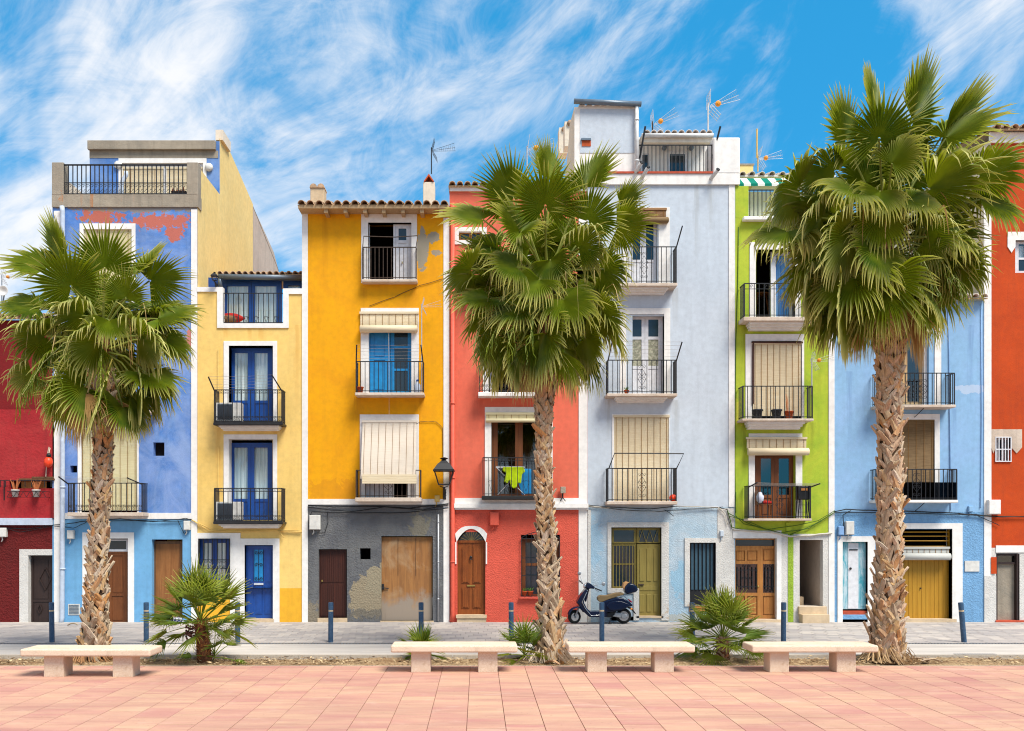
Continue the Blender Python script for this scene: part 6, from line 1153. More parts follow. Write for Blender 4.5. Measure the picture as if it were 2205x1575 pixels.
def scooter():
    s = .00102; O = (X(1292, -.42), -.42, 0); t = thing('scooter', 'dark blue scooter with tan seat and top case parked by the ice blue house', 'scooter', O)
    U = lambda u: (u - 1000) * s; V = lambda v: (1372 - v) * s
    def add(nm, m, mt, par=t, smooth=True, b=0, seg=3):
        o = link(nm, m.mesh(nm, mt, smooth), par, (0, 0, 0))
        if b: bev(o, b, seg)
        if smooth: md = o.modifiers.new('wn', 'WEIGHTED_NORMAL'); md.keep_sharp = True
        return o
    def solid(nm, pts, w0, w1, mt, b=.03, par=t, c=0.0): m = MB(); m.prism([(U(u), V(v)) for u, v in pts], c - w0, c + w1); return add(nm, m, mt, par, True, b)
    def wheel(u, v, R, yaw, nm):
        w = link(nm, None, t, (U(u), 0, R), (0, 0, yaw)); w.empty_display_size = .1; n = 28; m = MB(); P = []; F = []; k = 10
        for i in range(n):
            a = 2 * PI * i / n
            for j in range(k): q = 2 * PI * j / k; rr = R - .048 + .048 * math.cos(q); P.append((rr * math.cos(a), .052 * math.sin(q), rr * math.sin(a)))
        for i in range(n):
            for j in range(k): F.append((i * k + j, ((i + 1) % n) * k + j, ((i + 1) % n) * k + (j + 1) % k, i * k + (j + 1) % k))
        m.add(P, F); link('tyre', m.mesh('tyre', 'tyre', True), w, (0, 0, 0)); m = MB(); ri = R - .075; m.lathe((0, -.04, 0), [(ri + .012, 0), (ri + .012, .012), (ri - .012, .012), (ri - .012, .07), (ri + .012, .07), (ri + .012, .08)], n, axis='y'); link('rim', m.mesh('rim', 'chrome', False), w, (0, 0, 0)); m = MB()
        for i in range(5): a = 2 * PI * i / 5; m.tube([(0, -.01, 0), (ri * math.cos(a), -.015, ri * math.sin(a))], .016, 5)
        m.lathe((0, -.05, 0), [(.035, 0), (.04, .02), (.04, .09)], 10, axis='y'); link('hub', m.mesh('hub', 'engine_grey', True), w, (0, 0, 0))
    wheel(335, 0, .185, .35, 'front_wheel'); wheel(1612, 0, .205, 0, 'rear_wheel')
    # front mudguard
    m = MB(); n = 12; P = []; F = []; cx, cz = U(345), .185
    for i in range(n + 1):
        a = math.radians(22 + 148 * i / n)
        for j in range(7): q = math.radians(-80 + 160 * j / 6); r = .205 + .045 * math.cos(q); P.append((cx + r * math.cos(a), .085 * math.sin(q), cz + .035 + r * math.sin(a)))
    for i in range(n):
        for j in range(6): F.append((i * 7 + j, i * 7 + j + 1, (i + 1) * 7 + j + 1, (i + 1) * 7 + j))
    m.add(P, F); o = add('front_mudguard', m, 'scooter_blue'); o.rotation_euler = (0, 0, .2); o.location = (.02, 0, 0)
    m = MB(); m.tube([(U(480), -.06, V(860)), (U(350), -.07, V(1170))], .022, 8); add('front_fork', m, 'engine_grey')
    solid('leg_shield', [(600, 465), (655, 480), (668, 520), (560, 800), (640, 960), (760, 1120), (760, 1185), (700, 1185), (560, 1050), (420, 860), (375, 815), (470, 640)], .19, .19, 'scooter_blue', .05)
    m = MB(); m.tube([(U(660), -.17, V(490)), (U(600), -.195, V(620)), (U(515), -.20, V(800)), (U(600), -.205, V(960)), (U(750), -.20, V(1145)), (U(980), -.185, V(1130))], .010, 6); add('shield_trim', m, 'chrome')
    solid('steering_column', [(640, 440), (720, 460), (700, 560), (640, 800), (600, 800), (620, 560)], .06, .06, 'scooter_blue', .02); solid('floorboard', [(640, 960), (720, 1035), (1060, 1040), (1150, 1030), (1150, 1190), (740, 1190)], .17, .17, 'scooter_blue', .03)
    solid('rear_body', [(1040, 790), (1130, 760), (1400, 690), (1560, 690), (1700, 760), (1835, 880), (1800, 905), (1700, 930), (1600, 985), (1420, 1030), (1250, 1060), (1100, 1060), (1040, 980)], .19, .19, 'scooter_blue', .075)
    solid('side_cowl', [(1130, 900), (1200, 810), (1340, 760), (1520, 770), (1680, 830), (1760, 890), (1640, 950), (1450, 1000), (1240, 1010)], .045, .0, 'scooter_blue', .03, c=-.185)
    solid('seat', [(925, 740), (935, 680), (1000, 632), (1140, 640), (1260, 612), (1400, 572), (1560, 562), (1610, 590), (1600, 610), (1400, 670), (1200, 735), (1060, 790), (975, 800)], .135, .135, 'tan_leather', .04)
    solid('top_case', [(1600, 480), (1625, 400), (1690, 330), (1780, 312), (1880, 345), (1950, 420), (1960, 490), (1930, 540), (1700, 600), (1650, 590)], .18, .18, 'scooter_blue', .06); solid('case_pad', [(1590, 455), (1580, 390), (1620, 310), (1680, 282), (1735, 290), (1690, 335), (1630, 405), (1610, 470)], .14, .14, 'pad_tan', .02)
    m = MB(); m.tube([(U(1450), -.12, V(685)), (U(1640), -.10, V(630)), (U(1690), -.10, V(600))], .013, 6); m.tube([(U(1600), -.10, V(640)), (U(1700), -.10, V(740))], .013, 6); add('rear_rack', m, 'chrome')
    solid('handlebar_cover', [(650, 300), (700, 300), (760, 340), (860, 420), (840, 465), (740, 455), (690, 470), (640, 440), (610, 400)], .13, .13, 'scooter_blue', .04)
    m = MB(); m.lathe((U(622), 0, V(395)), [(.02, -.055), (.055, -.05), (.068, -.02), (.07, .03), (.05, .05)], 16, axis='x'); o = add('headlight', m, 'chrome')
    for (a, b, mt, nm, r) in (((860, -.16, 445), (1000, -.30, 500), 'plastic_black', 'grip', .019), ((560, .16, 335), (500, .30, 275), 'plastic_black', 'grip', .019), ((850, -.14, 470), (930, -.28, 525), 'chrome', 'brake_lever', .006), ((560, .14, 315), (420, .26, 298), 'chrome', 'brake_lever', .006), ((800, -.15, 380), (1000, -.27, 345), 'chrome', 'mirror_stem', .006)): m = MB(); m.tube([(U(a[0]), a[1], V(a[2])), (U(b[0]), b[1], V(b[2]))], r, 8); add(nm, m, mt)
    m = MB(); m.lathe((U(1055), -.27, V(322)), [(.02, -.015), (.05, -.008), (.052, .008), (.02, .015)], 14, axis='y'); add('mirror', m, 'engine_grey'); m = MB(); m.lathe((U(495), .27, V(75)), [(.02, -.015), (.05, -.008), (.052, .008), (.02, .015)], 14, axis='y'); add('mirror', m, 'engine_grey'); m = MB(); m.tube([(U(560), .2, V(320)), (U(500), .27, V(120))], .006, 5); add('mirror_stem', m, 'chrome')
    solid('tail_light', [(1700, 730), (1740, 725), (1830, 800), (1815, 830), (1780, 815)], .07, .07, 'red_lens', .015); solid('tail_trim', [(1650, 770), (1690, 775), (1790, 860), (1780, 880)], .10, .10, 'chrome', .008)
    m = MB(); m.lathe((U(1790), -.13, V(975)), [(.012, -.03), (.03, -.02), (.03, .02)], 10, axis='y'); add('turn_signal', m, 'orange_lens'); solid('rear_flap', [(1700, 910), (1830, 960), (1928, 1115), (1910, 1122), (1800, 1000), (1720, 970)], .06, .06, 'plastic_black', .01)
    solid('engine', [(1370, 1065), (1500, 1075), (1680, 1120), (1690, 1190), (1620, 1225), (1520, 1210), (1300, 1170), (1360, 1120)], .05, .02, 'engine_grey', .02, c=-.10); m = MB(); m.lathe((U(1600), -.17, V(1165)), [(.06, 0), (.072, .015), (.072, .07)], 14, axis='y'); add('engine_cover', m, 'engine_grey')
    solid('underbody', [(1000, 1130), (1250, 1060), (1420, 1020), (1400, 1150), (1250, 1200), (1050, 1195)], .10, .10, 'plastic_black', .02)
    m = MB(); m.tube([(U(1330), -.08, V(1170)), (U(1260), -.10, V(1220)), (U(1230), -.12, V(1345))], .016, 6); m.tube([(U(1200), -.13, V(1350)), (U(1290), -.13, V(1350))], .016, 6); add('kickstand', m, 'plastic_black')
scooter()

# fallen palm litter and a drain cover
def fallen(label, px, py, ln, rot, seed):
    D = CZ * FPX / (py - HY); y = D - D0; x = X(px, y); m = MB(); r = random.Random(seed); P = []; n = 7
    for i in range(n + 1):
        f = i / n; w = .055 * (1 - .55 * f); a = rot; dx, dy = math.cos(a), math.sin(a); cx, cy = x + dx * ln * f, y + dy * ln * f; z = .02 + .05 * math.sin(PI * f) + r.uniform(0, .01)
        P += [(cx - dy * w, cy + dx * w, z + .015), (cx, cy, z), (cx + dy * w, cy - dx * w, z + .02)]
    F = [q for i in range(n) for q in ((i * 3, i * 3 + 1, i * 3 + 4, i * 3 + 3), (i * 3 + 1, i * 3 + 2, i * 3 + 5, i * 3 + 4))]; b = len(P); m.add(P + [(p[0], p[1], p[2] - .012) for p in P], F + [tuple(b + k for k in reversed(q)) for q in F] + [(i * 3, i * 3 + 3, b + i * 3 + 3, b + i * 3) for i in range(n)] + [(i * 3 + 2, b + i * 3 + 2, b + i * 3 + 5, i * 3 + 5) for i in range(n)])
    return solo('fallen_leaf_stalk', m, 'leaf_base', label, 'leaf stalk', 'fallen palm leaf stalks')
fallen('pale fallen leaf stalk lying right of the right palm foot', 1945, 1424, .45, -.5, 1); fallen('second fallen leaf stalk, furthest right of the right palm foot', 1985, 1428, .35, -.25, 2); fallen('fallen leaf stalk lying in front of the middle palm foot', 1178, 1430, .38, -1.0, 3); fallen('brown fallen leaf curl on the pavement left of the left palm', 146, 1349, .25, .1, 4)
t = thing('drain_cover', 'oval dark drain grate in the road at the far right', 'drain cover', (X(2105, -6.4), -6.4, 0)); m = MB(); x = X(2105, -6.4); m.box(x - .42, x + .42, -6.52, -6.26, -.009, -.004); part('grate_frame', m, 'iron', t)
m = MB(); [m.box(x - .40 + k * .05, x - .375 + k * .05, -6.50, -6.28, -.0035, .001) for k in range(16)]; struct(part('grate_bars', m, 'grey_metal', t), 'stuff')
# ================================================================ PALMS
UP = Vector((0, 0, 1))
def leaf_blade(m, hub, a, s, n, R, nseg, span, split, hang, rnd, tipbase=0.0, fold=.85, cup=.12, wmin=.0, longaxis=.25):
    """fan of folded segments, joined to 'split' of their length, the free tips bending down"""
    ts = [.03, .22, .45, split, split + (1 - split) * .3, split + (1 - split) * .6, split + (1 - split) * .85, 1.0]; dth = span / nseg
    for i in range(nseg):
        th = -span + 2 * span * (i + .5) / nseg; Ri = R * (1 - longaxis + longaxis * math.cos(th * .55)) * rnd.uniform(.9, 1.06)
        u = (a * math.cos(th) + s * math.sin(th) + n * cup).normalized(); sd = (-a * math.sin(th) + s * math.cos(th)).normalized()
        hg = hang * rnd.uniform(.35, 1.3); pos = Vector(hub); last = 0; P = []; T = []; w_split = Ri * split * math.tan(dth) ; sway = rnd.uniform(-.10, .10)
        for t in ts:
            k = max(0.0, (t - split * .7) / (1 - split * .7)); g = min(.97, hg * k * k * (3 - 2 * k) * 1.25)
            d = (u * (1 - g) - UP * g + sd * sway * k).normalized(); pos = pos + d * Ri * (t - last); last = t
            if t <= split: w = Ri * t * math.tan(dth)
            else: q = (t - split) / (1 - split); w = w_split * (1 - q) ** .85 * .84
            w = max(w, wmin); nn = n - d * n.dot(d); nn = nn.normalized() if nn.length > .05 else n
            P += [pos - sd * w + nn * w * fold, pos - nn * w * fold, pos + sd * w + nn * w * fold]; tv = min(1.0, tipbase + t ** 2.2); T += [tv, max(0, tv - .15), tv]
        F = []
        for j in range(len(ts) - 1):
            b = j * 3; F += [(b, b + 1, b + 4, b + 3), (b + 1, b + 2, b + 5, b + 4)]
        m.add(P, F, 0, T)
def fan_leaf(parent, name, root_pt, d, plen, R, nseg, span, split, hang, beta, rnd, mat='palm_leaf', prad=.025, tipbase=0.0, roll=0.0, sag=.12, wmin=.0, cup=.12):
    """petiole plus blade; d = direction of the petiole"""
    d = d.normalized(); s = d.cross(UP); s = s.normalized() if s.length > .05 else Vector((1, 0, 0)); m = MB(); pts = []
    for k in range(6):
        f = k / 5; pts.append(root_pt + d * plen * f - UP * sag * plen * f * f * max(0, math.hypot(d.x, d.y)))
    m.tube(pts, prad, 5, 0, True, prad * .6, tip=.45); ad = (pts[-1] - pts[-2]).normalized(); n = s.cross(ad).normalized()
    a = (ad * math.cos(beta) - n * math.sin(beta)).normalized(); n2 = s.cross(a).normalized()
    if roll: q = Matrix.Rotation(roll, 3, a); s = q @ s; n2 = q @ n2
    leaf_blade(m, pts[-1], a, s, n2, R, nseg, span, split, hang, rnd, tipbase, wmin=wmin, cup=cup)
    return part(name, m, mat, parent, tip=True, norm=False)
def boot_mesh(k, rnd):
    """one old leaf base: a split, slightly hollow strap running obliquely up the trunk"""
    m = MB(); L = rnd.uniform(.22, .34); sg = 1 if k % 2 else -1; w0, w1 = .060, rnd.uniform(.026, .046); n = 5; P = []
    for i in range(n + 1):
        f = i / n; x = sg * (-.085 + .17 * f); z = L * f - .02; out = .010 + .050 * f ** 1.8 + rnd.uniform(-.006, .006); w = w0 + (w1 - w0) * f
        if i == n: w *= .55
        c, sn = math.cos(sg * .52), math.sin(sg * .52); P += [(x - w * c, -out + .012, z + w * sn), (x, -out - .012, z), (x + w * c, -out + .008, z - w * sn)]
    F = []
    for i in range(n):
        b = i * 3; F += [(b, b + 1, b + 4, b + 3), (b + 1, b + 2, b + 5, b + 4)]
    b = len(P); P += [(p[0], p[1] + .018, p[2]) for p in P]; F += [(b + q[0], b + q[3], b + q[2], b + q[1]) for q in F]
    F += [(n * 3, n * 3 + 1, b + n * 3 + 1, b + n * 3), (n * 3 + 1, n * 3 + 2, b + n * 3 + 2, b + n * 3 + 1)]
    for i in range(n): F += [(i * 3, i * 3 + 3, b + i * 3 + 3, b + i * 3), (i * 3 + 2, b + i * 3 + 2, b + i * 3 + 5, i * 3 + 5)]
    m.add(P, F); return m
rb = random.Random(3); BOOTS = [boot_mesh(k, rb).mesh('leaf_base', 'leaf_base') for k in range(10)]; BOOTMB = [boot_mesh(k, random.Random(9 + k)) for k in range(2)]
def palm(label, y, axis, top, seed, nleaf, Rm, plen_m, bare_from, spec):
    """axis: list of (px, py, half width px) down the trunk; top = (px, py) of the growing point"""
    rnd = random.Random(seed); A = [(X(p, y), Z(q, y), w * (D0 + y) / FPX) for p, q, w in axis]; base = Vector((A[0][0], y, 0)); t = thing('palm_tree', label, 'palm tree', base, 'tall fan palms in the planting strip')
    def at(z):
        for (x0, z0, r0), (x1, z1, r1) in zip(A[:-1], A[1:]):
            if z <= z1 or (x1, z1, r1) == A[-1]: f = max(0, min(1, (z - z0) / (z1 - z0))); return x0 + (x1 - x0) * f, r0 + (r1 - r0) * f
    m = MB(); n = 16; z0, z1 = -.12, A[-1][1]; lev = 40; P = []
    for i in range(lev + 1):
        z = z0 + (z1 - z0) * i / lev; x, r = at(z); r *= .76
        for j in range(n): a = 2 * PI * j / n; rr = r * (1 + rnd.uniform(-.05, .05)); P.append((x + rr * math.cos(a), y + rr * math.sin(a), z))
    F = [(i * n + j, i * n + (j + 1) % n, (i + 1) * n + (j + 1) % n, (i + 1) * n + j) for i in range(lev) for j in range(n)]; m.add(P, F); tr = part('trunk', m, 'trunk_bark', t, True)
    # leaf bases wound round the trunk, those on the street side each an object
    spots = []; z = .04; k = 0; ztop = z1 - .15
    while z < ztop:
        x, r = at(z); per = max(9, int(2 * PI * r / .140))
        for j in range(per): spots.append((z + rnd.uniform(-.05, .05), 2 * PI * (j + .5 * (k % 2)) / per + rnd.uniform(-.09, .09), k + j))
        z += .104; k += 1
    front = [q for q in spots if math.sin(q[1]) < .12]; rnd.shuffle(front); keep, rest = front[:300], front[300:] + [q for q in spots if math.sin(q[1]) >= .12]; pw = WL[tr.name]; back = MB()
    def place(q):
        z, a, i = q; x, r = at(z + .1); sc = rnd.uniform(.75, 1.25) * (r / .30) ** .35; top_k = max(0, (z - ztop + .9) / .9)
        return Matrix.Translation((x + r * .82 * math.cos(a), y + r * .82 * math.sin(a), z)) @ Matrix.Rotation(a + PI / 2, 4, 'Z') @ Matrix.Rotation(rnd.uniform(-.06, .06) + (.32 if rnd.random() < .07 else 0) + .5 * top_k * rnd.random(), 4, 'X') @ Matrix.Rotation(rnd.uniform(-.28, .28), 4, 'Y') @ Matrix.Diagonal((sc, sc, sc * rnd.uniform(.9, 1.25), 1))
    for q in keep:
        o = bpy.data.objects.new('leaf_base', BOOTS[(q[2] + rnd.choice((0, 2, 4, 6, 8))) % 10]); COL.objects.link(o); o.parent = tr; o.matrix_local = Matrix.Translation(-pw) @ place(q)
    for q in rest:
        M_ = place(q); b = BOOTMB[q[2] % 2]; back.add([tuple(M_ @ Vector(v)) for v in b.v], b.f)
    struct(part('rear_leaf_bases', back, 'leaf_base', tr), 'stuff')
    # fibre skirt at the foot
    m = MB()
    for i in range(150):
        a = rnd.uniform(0, 2 * PI); x, r = at(.1); r0 = r * rnd.uniform(.8, 1.05); r1 = r0 + rnd.uniform(.03, .26); z_ = rnd.uniform(.02, .30)
        m.tube([(x + r0 * math.cos(a), y + r0 * math.sin(a), z_), (x + (r0 + r1) / 2 * math.cos(a + .1), y + (r0 + r1) / 2 * math.sin(a + .1), z_ * .6), (x + r1 * math.cos(a + .2), y + r1 * math.sin(a + .2), rnd.uniform(.0, .05))], rnd.uniform(.004, .011), 3)
    struct(part('fibre_skirt', m, 'leaf_base', t, norm=False), 'stuff')
    # crown shaft
    g = Vector((X(top[0], y), y, Z(top[1], y))); x, r = at(z1); m = MB(); m.tube([(x, y, z1 - .3), ((x + g.x) / 2, y, (z1 + g.z) / 2), (g.x, y, g.z)], r * .9, 12, 0, True, r * .45); part('crown_shaft', m, 'trunk_red', t, True)
    # leaves: young ones upright, older ones spreading, oldest hanging
    GA = 2.39996
    for i in range(nleaf):
        f = (i + .5) / nleaf; el = math.radians(82 - 150 * f ** .92 + rnd.uniform(-8, 8)); az = i * GA + seed + rnd.uniform(-.25, .25)
        if f < .30 or (math.sin(az) < -.25 and f < .8): az = abs(math.asin(math.sin(az))) * .8 + .35 if math.cos(az) > 0 else PI - abs(math.asin(math.sin(az))) * .8 - .35; el = min(el, math.radians(25))
        d = Vector((math.cos(el) * math.cos(az), math.cos(el) * math.sin(az), math.sin(el)))
        rp = g + Vector((0, 0, .25 - .9 * f)) + Vector((d.x, d.y, 0)) * .18
        plen = plen_m * (1.0 if f < .5 else 1.0 - .25 * (f - .5)) * rnd.uniform(.85, 1.1); R = Rm * rnd.uniform(.9, 1.1) * (1 - .1 * f)
        hang = .10 + .85 * f ** .9; beta = math.radians(-4 + 34 * f) if f < .75 else math.radians(12); span = math.radians(146 - 40 * f) if f < .8 else math.radians(64)
        fan_leaf(t, 'fan_leaf', rp, d, plen, R, 34, span, .44, hang, beta, rnd, tipbase=.02 + .16 * f * rnd.random(), mat='palm_dry' if i >= nleaf - 3 else 'palm_leaf', roll=rnd.uniform(-.5, .5) * (1 - f), sag=.10 + .25 * f)
    # extra leaves placed where the photograph shows them: (hub px, hub py, depth offset, aim angle in picture plane, spread, hang)
    for (hx, hy, dy, ang, sp, hg, Rk, tb) in spec:
        hub = Vector((X(hx, y + dy), y + dy, Z(hy, y + dy))); st = g + Vector((0, 0, -.1 if hy < top[1] else -.5)); m = MB(); mid = (st + hub) / 2 + Vector((0, 0, .12))
        m.tube([st, mid, hub], .026, 5, 0, True, .016, tip=.45); a = Vector((math.cos(math.radians(ang)), 0, math.sin(math.radians(ang)))); front_n = Vector((0, -1, 0)); tilt = .25 * rnd.uniform(-1, 1)
        a = (a + Vector((0, -.35 + tilt if dy < 0 else .2, 0))).normalized(); s = a.cross(front_n).normalized(); n2 = s.cross(a).normalized()
        ro = math.acos(min(1.0, (sp + 8) / 100)) * rnd.choice((-1, 1)) * .92; q = Matrix.Rotation(ro, 3, a); s = q @ s; n2 = q @ n2
        leaf_blade(m, hub, a, s, n2, Rk * (.97 if hy < 320 else 1.07) * (D0 + y) / FPX, 38, math.radians(max(sp, 108)), .56, min(1.0, hg + .06), rnd, tb, cup=.10, longaxis=.34); part('fan_leaf', m, 'palm_leaf', t, tip=True, norm=False)
    # dry drooping strands and fruit stalks in the crown
    m = MB()
    for i in range(30):
        az = rnd.uniform(0, 2 * PI); rr = rnd.uniform(.5, 1.5) ; b = g + Vector((math.cos(az) * rr, math.sin(az) * rr, rnd.uniform(-.5, .5))); l = rnd.uniform(.3, .9); w = rnd.uniform(.006, .016); q = rnd.uniform(0, PI)
        c, sn = math.cos(q) * w, math.sin(q) * w; dx, dy2 = math.cos(az) * rnd.uniform(.1, .45), math.sin(az) * rnd.uniform(.1, .4); P = []
        for k in range(5): f = k / 4; ww = 1 - abs(f - .4) * 1.3; P += [(b.x + dx * f ** .5 - c * ww, b.y + dy2 * f ** .5 - sn * ww, b.z + .10 * math.sin(PI * min(1, f * 1.6)) - l * f * f), (b.x + dx * f ** .5 + c * ww, b.y + dy2 * f ** .5 + sn * ww, b.z + .10 * math.sin(PI * min(1, f * 1.6)) - l * f * f)]
        m.add(P, [(k * 2, k * 2 + 1, k * 2 + 3, k * 2 + 2) for k in range(4)], 0, [rnd.random()] * 10)
    struct(part('dry_strands', m, 'palm_dry', t, tip=True, norm=False), 'stuff')
    for i in range(5):
        az = rnd.uniform(PI, 2 * PI) if i < 4 else rnd.uniform(0, PI); d = Vector((math.cos(az), math.sin(az), 0)); m = MB(); p0 = g + Vector((0, 0, -.3)); P = [p0 + d * (1.5 * f) + UP * (.55 * f - 1.75 * f * f) for f in (0, .25, .5, .75, 1)]; m.tube(P, .014, 5, 0, True, .006, tip=.6)
        for j in range(26):
            f = .45 + .55 * j / 25; c = p0 + d * 1.5 * f + UP * (.55 * f - 1.75 * f * f); q = [c]
            for k in range(4): q.append(q[-1] + Vector((rnd.gauss(0, .035), rnd.gauss(0, .035), -rnd.uniform(.07, .13))))
            m.tube(q, .009, 4, 0, True, .004, tip=.35)
        struct(part('fruit_stalk', m, 'palm_leaf', t, tip=True, norm=False), 'stuff')
    return t
YP = -7.30
palm('left tall fan palm in front of the cobalt blue house', YP, [(205, 1432, 36), (207, 1350, 27), (209, 1250, 22), (214, 1120, 19), (222, 980, 18), (222, 800, 21)], (222, 700), 1, 36, .98, .85, 0,
     [(226, 579, -.5, 90, 112, .06, 97, 0), (154, 617, -.8, 108, 142, .12, 96, .03), (271, 642, -.8, 82, 105, .15, 66, .05), (137, 557, .3, 118, 46, .08, 107, 0), (103, 577, .2, 155, 46, .16, 106, .04), (291, 591, .1, 48, 40, .08, 97, .05), (322, 605, .2, 22, 40, .12, 98, .08), (82, 663, -.2, 182, 48, .5, 97, .1),
      (178, 680, -.9, 176, 55, .85, 88, .25), (99, 725, -.4, 192, 52, .75, 97, .22), (209, 738, -.9, 212, 50, .6, 92, .22), (340, 687, -.1, -3, 46, .3, 98, .08), (298, 725, -.5, -15, 62, .7, 102, .2), (319, 807, -.2, -45, 46, .35, 88, .08), (183, 834, -.6, 262, 34, .25, 105, .10), (228, 834, -.75, 268, 32, .25, 107, .14),
      (264, 876, -.2, 280, 28, .35, 86, .05), (69, 803, -.1, 215, 50, .75, 76, .4), (144, 852, -.1, 245, 34, .4, 92, .1), (302, 834, -.1, -70, 38, .6, 86, .12), (357, 735, 0, -35, 50, .75, 76, .15), (235, 690, -.9, 285, 75, .75, 72, .22), (150, 735, .4, 200, 60, .5, 90, .05), (290, 700, .4, -20, 60, .5, 90, .05), (215, 640, .3, 95, 80, .2, 85, .0), (250, 770, .3, 280, 70, .6, 80, .1), (222, 665, .15, 90, 150, .25, 75, .05), (255, 700, .1, 40, 120, .5, 70, .15), (190, 705, .1, 140, 120, .5, 70, .15), (180, 780, .3, 240, 70, .6, 80, .1)])
palm('middle tall fan palm with slim trunk in front of the coral house', YP, [(1187, 1430, 38), (1186, 1395, 30), (1183, 1300, 24), (1177, 1180, 20), (1170, 1020, 16), (1171, 900, 18), (1174, 780, 23)], (1176, 600), 2, 42, 1.02, .95, 0,
     [(1174, 444, -.8, 90, 146, .10, 94, .02), (1107, 431, -.1, 115, 52, .07, 114, 0), (1181, 385, .4, 88, 46, .05, 92, 0), (1261, 404, .1, 68, 46, .06, 107, .02), (1265, 477, -.8, 55, 108, .16, 88, .05), (1330, 488, 0, 5, 56, .18, 88, .08), (1334, 439, .2, 30, 36, .10, 72, .1), (1040, 473, 0, 165, 46, .22, 106, .2), (1120, 498, -.7, 142, 62, .3, 92, .12),
      (1122, 500, -.8, 20, 42, .5, 62, .2), (1246, 534, -.9, 28, 72, .85, 84, .26), (1113, 576, -.9, 178, 64, .75, 88, .2), (1014, 580, -.1, 200, 46, .35, 88, .16), (1296, 580, -.4, -15, 62, .75, 84, .16), (1162, 602, -1.0, 228, 75, .7, 88, .22), (1212, 644, -.9, -55, 82, .55, 102, .16), (1128, 663, -.7, 225, 62, .45, 97, .14), (1056, 644, -.3, 205, 52, .55, 97, .14),
      (1288, 675, -.3, -35, 52, .45, 88, .14), (1175, 717, -.7, 268, 30, .25, 122, .08), (1215, 751, -.2, 275, 28, .25, 96, .2), (1063, 720, -.2, 240, 48, .55, 92, .1), (1113, 755, -.3, 262, 32, .45, 102, .12), (1261, 728, -.1, -55, 38, .35, 82, .08), (1185, 560, -.7, 280, 80, .8, 78, .2), (1180, 520, .3, 90, 90, .2, 95, 0), (1090, 600, .4, 200, 70, .5, 100, .05), (1260, 600, .4, -20, 70, .5, 100, .05), (1150, 680, .3, 250, 70, .5, 90, .05), (1215, 690, .3, -70, 70, .5, 90, .05), (1075, 530, .2, 175, 60, .4, 85, .1), (1176, 545, .15, 90, 150, .25, 82, .05), (1215, 520, .1, 60, 130, .4, 75, .12), (1140, 535, .1, 130, 130, .4, 75, .12), (1180, 600, .1, 80, 140, .5, 80, .15), (1120, 630, -.2, 215, 60, .7, 80, .22), (1240, 620, -.2, -35, 60, .7, 80, .22)])
palm('right tall fan palm, the highest, in front of the cornflower blue house', YP, [(1911, 1432, 46), (1910, 1390, 36), (1913, 1270, 29), (1916, 1130, 26), (1916, 960, 25), (1915, 800, 27), (1915, 700, 29)], (1903, 500), 5, 48, 1.15, 1.05, 0,
     [(1893, 299, -.9, 92, 142, .10, 108, .02), (1885, 262, .2, 94, 46, .05, 134, 0), (1964, 257, .0, 63, 54, .06, 152, 0), (1822, 306, -.2, 128, 74, .16, 126, .03), (2035, 283, .2, 42, 28, .06, 152, .05), (2037, 298, -.1, 24, 34, .2, 147, .1), (1999, 408, -.6, 18, 48, .5, 152, .16), (2105, 380, -.1, 10, 50, .45, 122, .12), (1800, 369, -.2, 166, 46, .35, 112, .12), (1720, 405, -.1, 203, 50, .45, 122, .12),
      (1921, 352, -1.0, 42, 62, .6, 92, .28), (1839, 412, -1.0, 200, 62, .7, 102, .28), (1895, 412, -1.1, 258, 100, .85, 84, .28), (1891, 468, -1.0, 268, 118, .65, 88, .08), (1826, 511, -.9, 215, 72, .55, 117, .18), (1886, 537, -1.0, 262, 86, .65, 112, .2), (1994, 511, -.8, -25, 62, .8, 97, .28), (2110, 430, .0, -10, 60, .5, 122, .05), (1843, 598, -.7, 250, 60, .5, 127, .14), (1908, 598, -.8, 272, 42, .4, 142, .12),
      (2068, 575, -.2, -50, 56, .7, 92, .2), (1981, 620, -.4, -75, 46, .6, 112, .16), (1696, 499, -.2, 225, 56, .75, 112, .24), (1752, 600, -.2, 245, 46, .65, 102, .18), (1813, 650, -.4, 255, 40, .5, 132, .1), (2040, 500, -.6, -40, 60, .9, 92, .3), (1770, 470, -.5, 205, 60, .8, 105, .25), (1960, 430, -.9, -20, 60, .85, 90, .28), (1900, 380, .3, 90, 90, .2, 120, 0), (1800, 480, .5, 195, 70, .5, 120, .05), (2010, 480, .5, -15, 70, .5, 120, .05), (1860, 570, .4, 245, 70, .5, 120, .05), (1960, 570, .4, -65, 70, .5, 120, .05), (1905, 415, .15, 90, 150, .25, 95, .05), (1945, 385, .1, 65, 130, .4, 90, .12), (1865, 395, .1, 120, 130, .4, 90, .12), (1950, 330, .3, 60, 100, .2, 95, .03), (1900, 450, -.2, 85, 120, .6, 80, .2), (1770, 540, -.2, 220, 60, .75, 95, .25), (2030, 540, -.3, -40, 60, .75, 95, .25), (1870, 500, -.5, 240, 80, .75, 85, .25)])
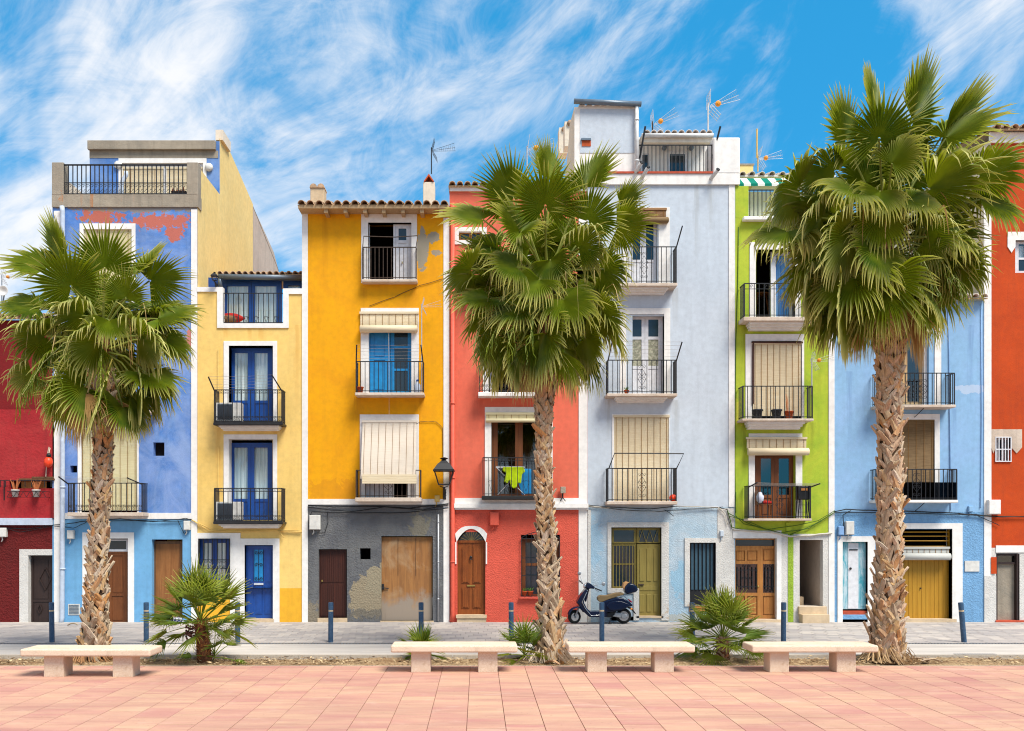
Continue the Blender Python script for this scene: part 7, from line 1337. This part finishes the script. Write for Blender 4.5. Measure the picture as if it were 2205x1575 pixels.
# ---------------------------------------------------------------- dwarf fan palms
def dwarf(label, y, px, py_hub, stem, leaves, R, nseg, seed, stem_r=.13, lean=0.0, pl=.55, dead=0):
    rnd = random.Random(seed); x = X(px, y); zt = Z(py_hub, y); t = thing('dwarf_fan_palm', label, 'fan palm', (x, y, 0), 'dwarf fan palms in the planting strip'); g = Vector((x + lean * 0, y, zt))
    if stem:
        m = MB(); n = 12; P = []; lv = 10
        for i in range(lv + 1):
            f = i / lv; r = stem_r * (1.0 - .25 * f) * rnd.uniform(.95, 1.05)
            for j in range(n): a = 2 * PI * j / n; P.append((x + lean * (f - 1) + r * math.cos(a), y + r * math.sin(a), -.03 + (zt + .03) * f))
        m.add(P, [(i * n + j, i * n + (j + 1) % n, (i + 1) * n + (j + 1) % n, (i + 1) * n + j) for i in range(lv) for j in range(n)]); st = part('stem', m, 'trunk_red', t, True); m = MB()
        for i in range(170):
            f = rnd.random(); a = rnd.uniform(0, 2 * PI); r = stem_r * (1 - .25 * f); c = Vector((x + lean * (f - 1) + r * math.cos(a), y + r * math.sin(a), zt * f)); o = Vector((math.cos(a), math.sin(a), .9)); sd = Vector((-math.sin(a), math.cos(a), 0)); l = rnd.uniform(.05, .10)
            m.add([c - sd * .025, c + sd * .025, c + o * l * .6 + sd * .012, c + o * l, c + o * l * .6 - sd * .012], [(0, 1, 2, 3, 4)])
        struct(part('stem_scales', m, 'leaf_base', st, norm=False), 'stuff')
    for i in range(leaves):
        f = (i + .5) / leaves; el = math.radians(86 - 104 * f + rnd.uniform(-7, 7)); az = i * 2.39996 + seed
        d = Vector((math.cos(el) * math.cos(az), math.cos(el) * math.sin(az), math.sin(el))); dead_ = i >= leaves - dead
        fan_leaf(t, 'fan_leaf', g - Vector((0, 0, .12 * f)), d, pl * rnd.uniform(.8, 1.15), R * rnd.uniform(.85, 1.12), nseg, math.radians(100 - 25 * f), .34, .05 + .22 * f, math.radians(-10 + 25 * f), rnd, 'shrub_leaf', .011, tipbase=(.5 if dead_ else .0) + .14 * rnd.random(), roll=rnd.uniform(-.6, .6), sag=.12, wmin=.003, cup=.2)
    return t
d1 = dwarf('dwarf fan palm with short brown stem in front of the boarded door', -7.30, 432, 1335, True, 40, .56, 17, 4, .15, -.08, .62)
m = MB()
for i in range(60): c = Vector((X(418, -7.5), -7.55, Z(1362, -7.5))) + Vector((random.gauss(-.06, .05), random.gauss(0, .04), random.gauss(0, .07))); m.lathe((c.x, c.y, c.z), [(.004, -.02), (.02, -.008), (.02, .008), (.004, .02)], 6)
struct(part('date_cluster', m, 'dark_wood', d1, True), 'stuff')
dwarf('small fan palm sprout at the foot of the stemmed dwarf palm', -7.35, 462, 1405, False, 9, .32, 13, 8, pl=.40)
dwarf('bushy low dwarf fan palm between the third and fourth benches', -7.30, 1556, 1372, True, 42, .50, 17, 11, .14, 0, .52, 2)
dwarf('small fan palm tuft behind the second bench', -7.20, 907, 1400, False, 13, .42, 15, 14, pl=.16)
dwarf('small fan palm tuft leaning against the middle palm trunk', -7.40, 1128, 1402, False, 15, .40, 15, 17, pl=.28, dead=2)
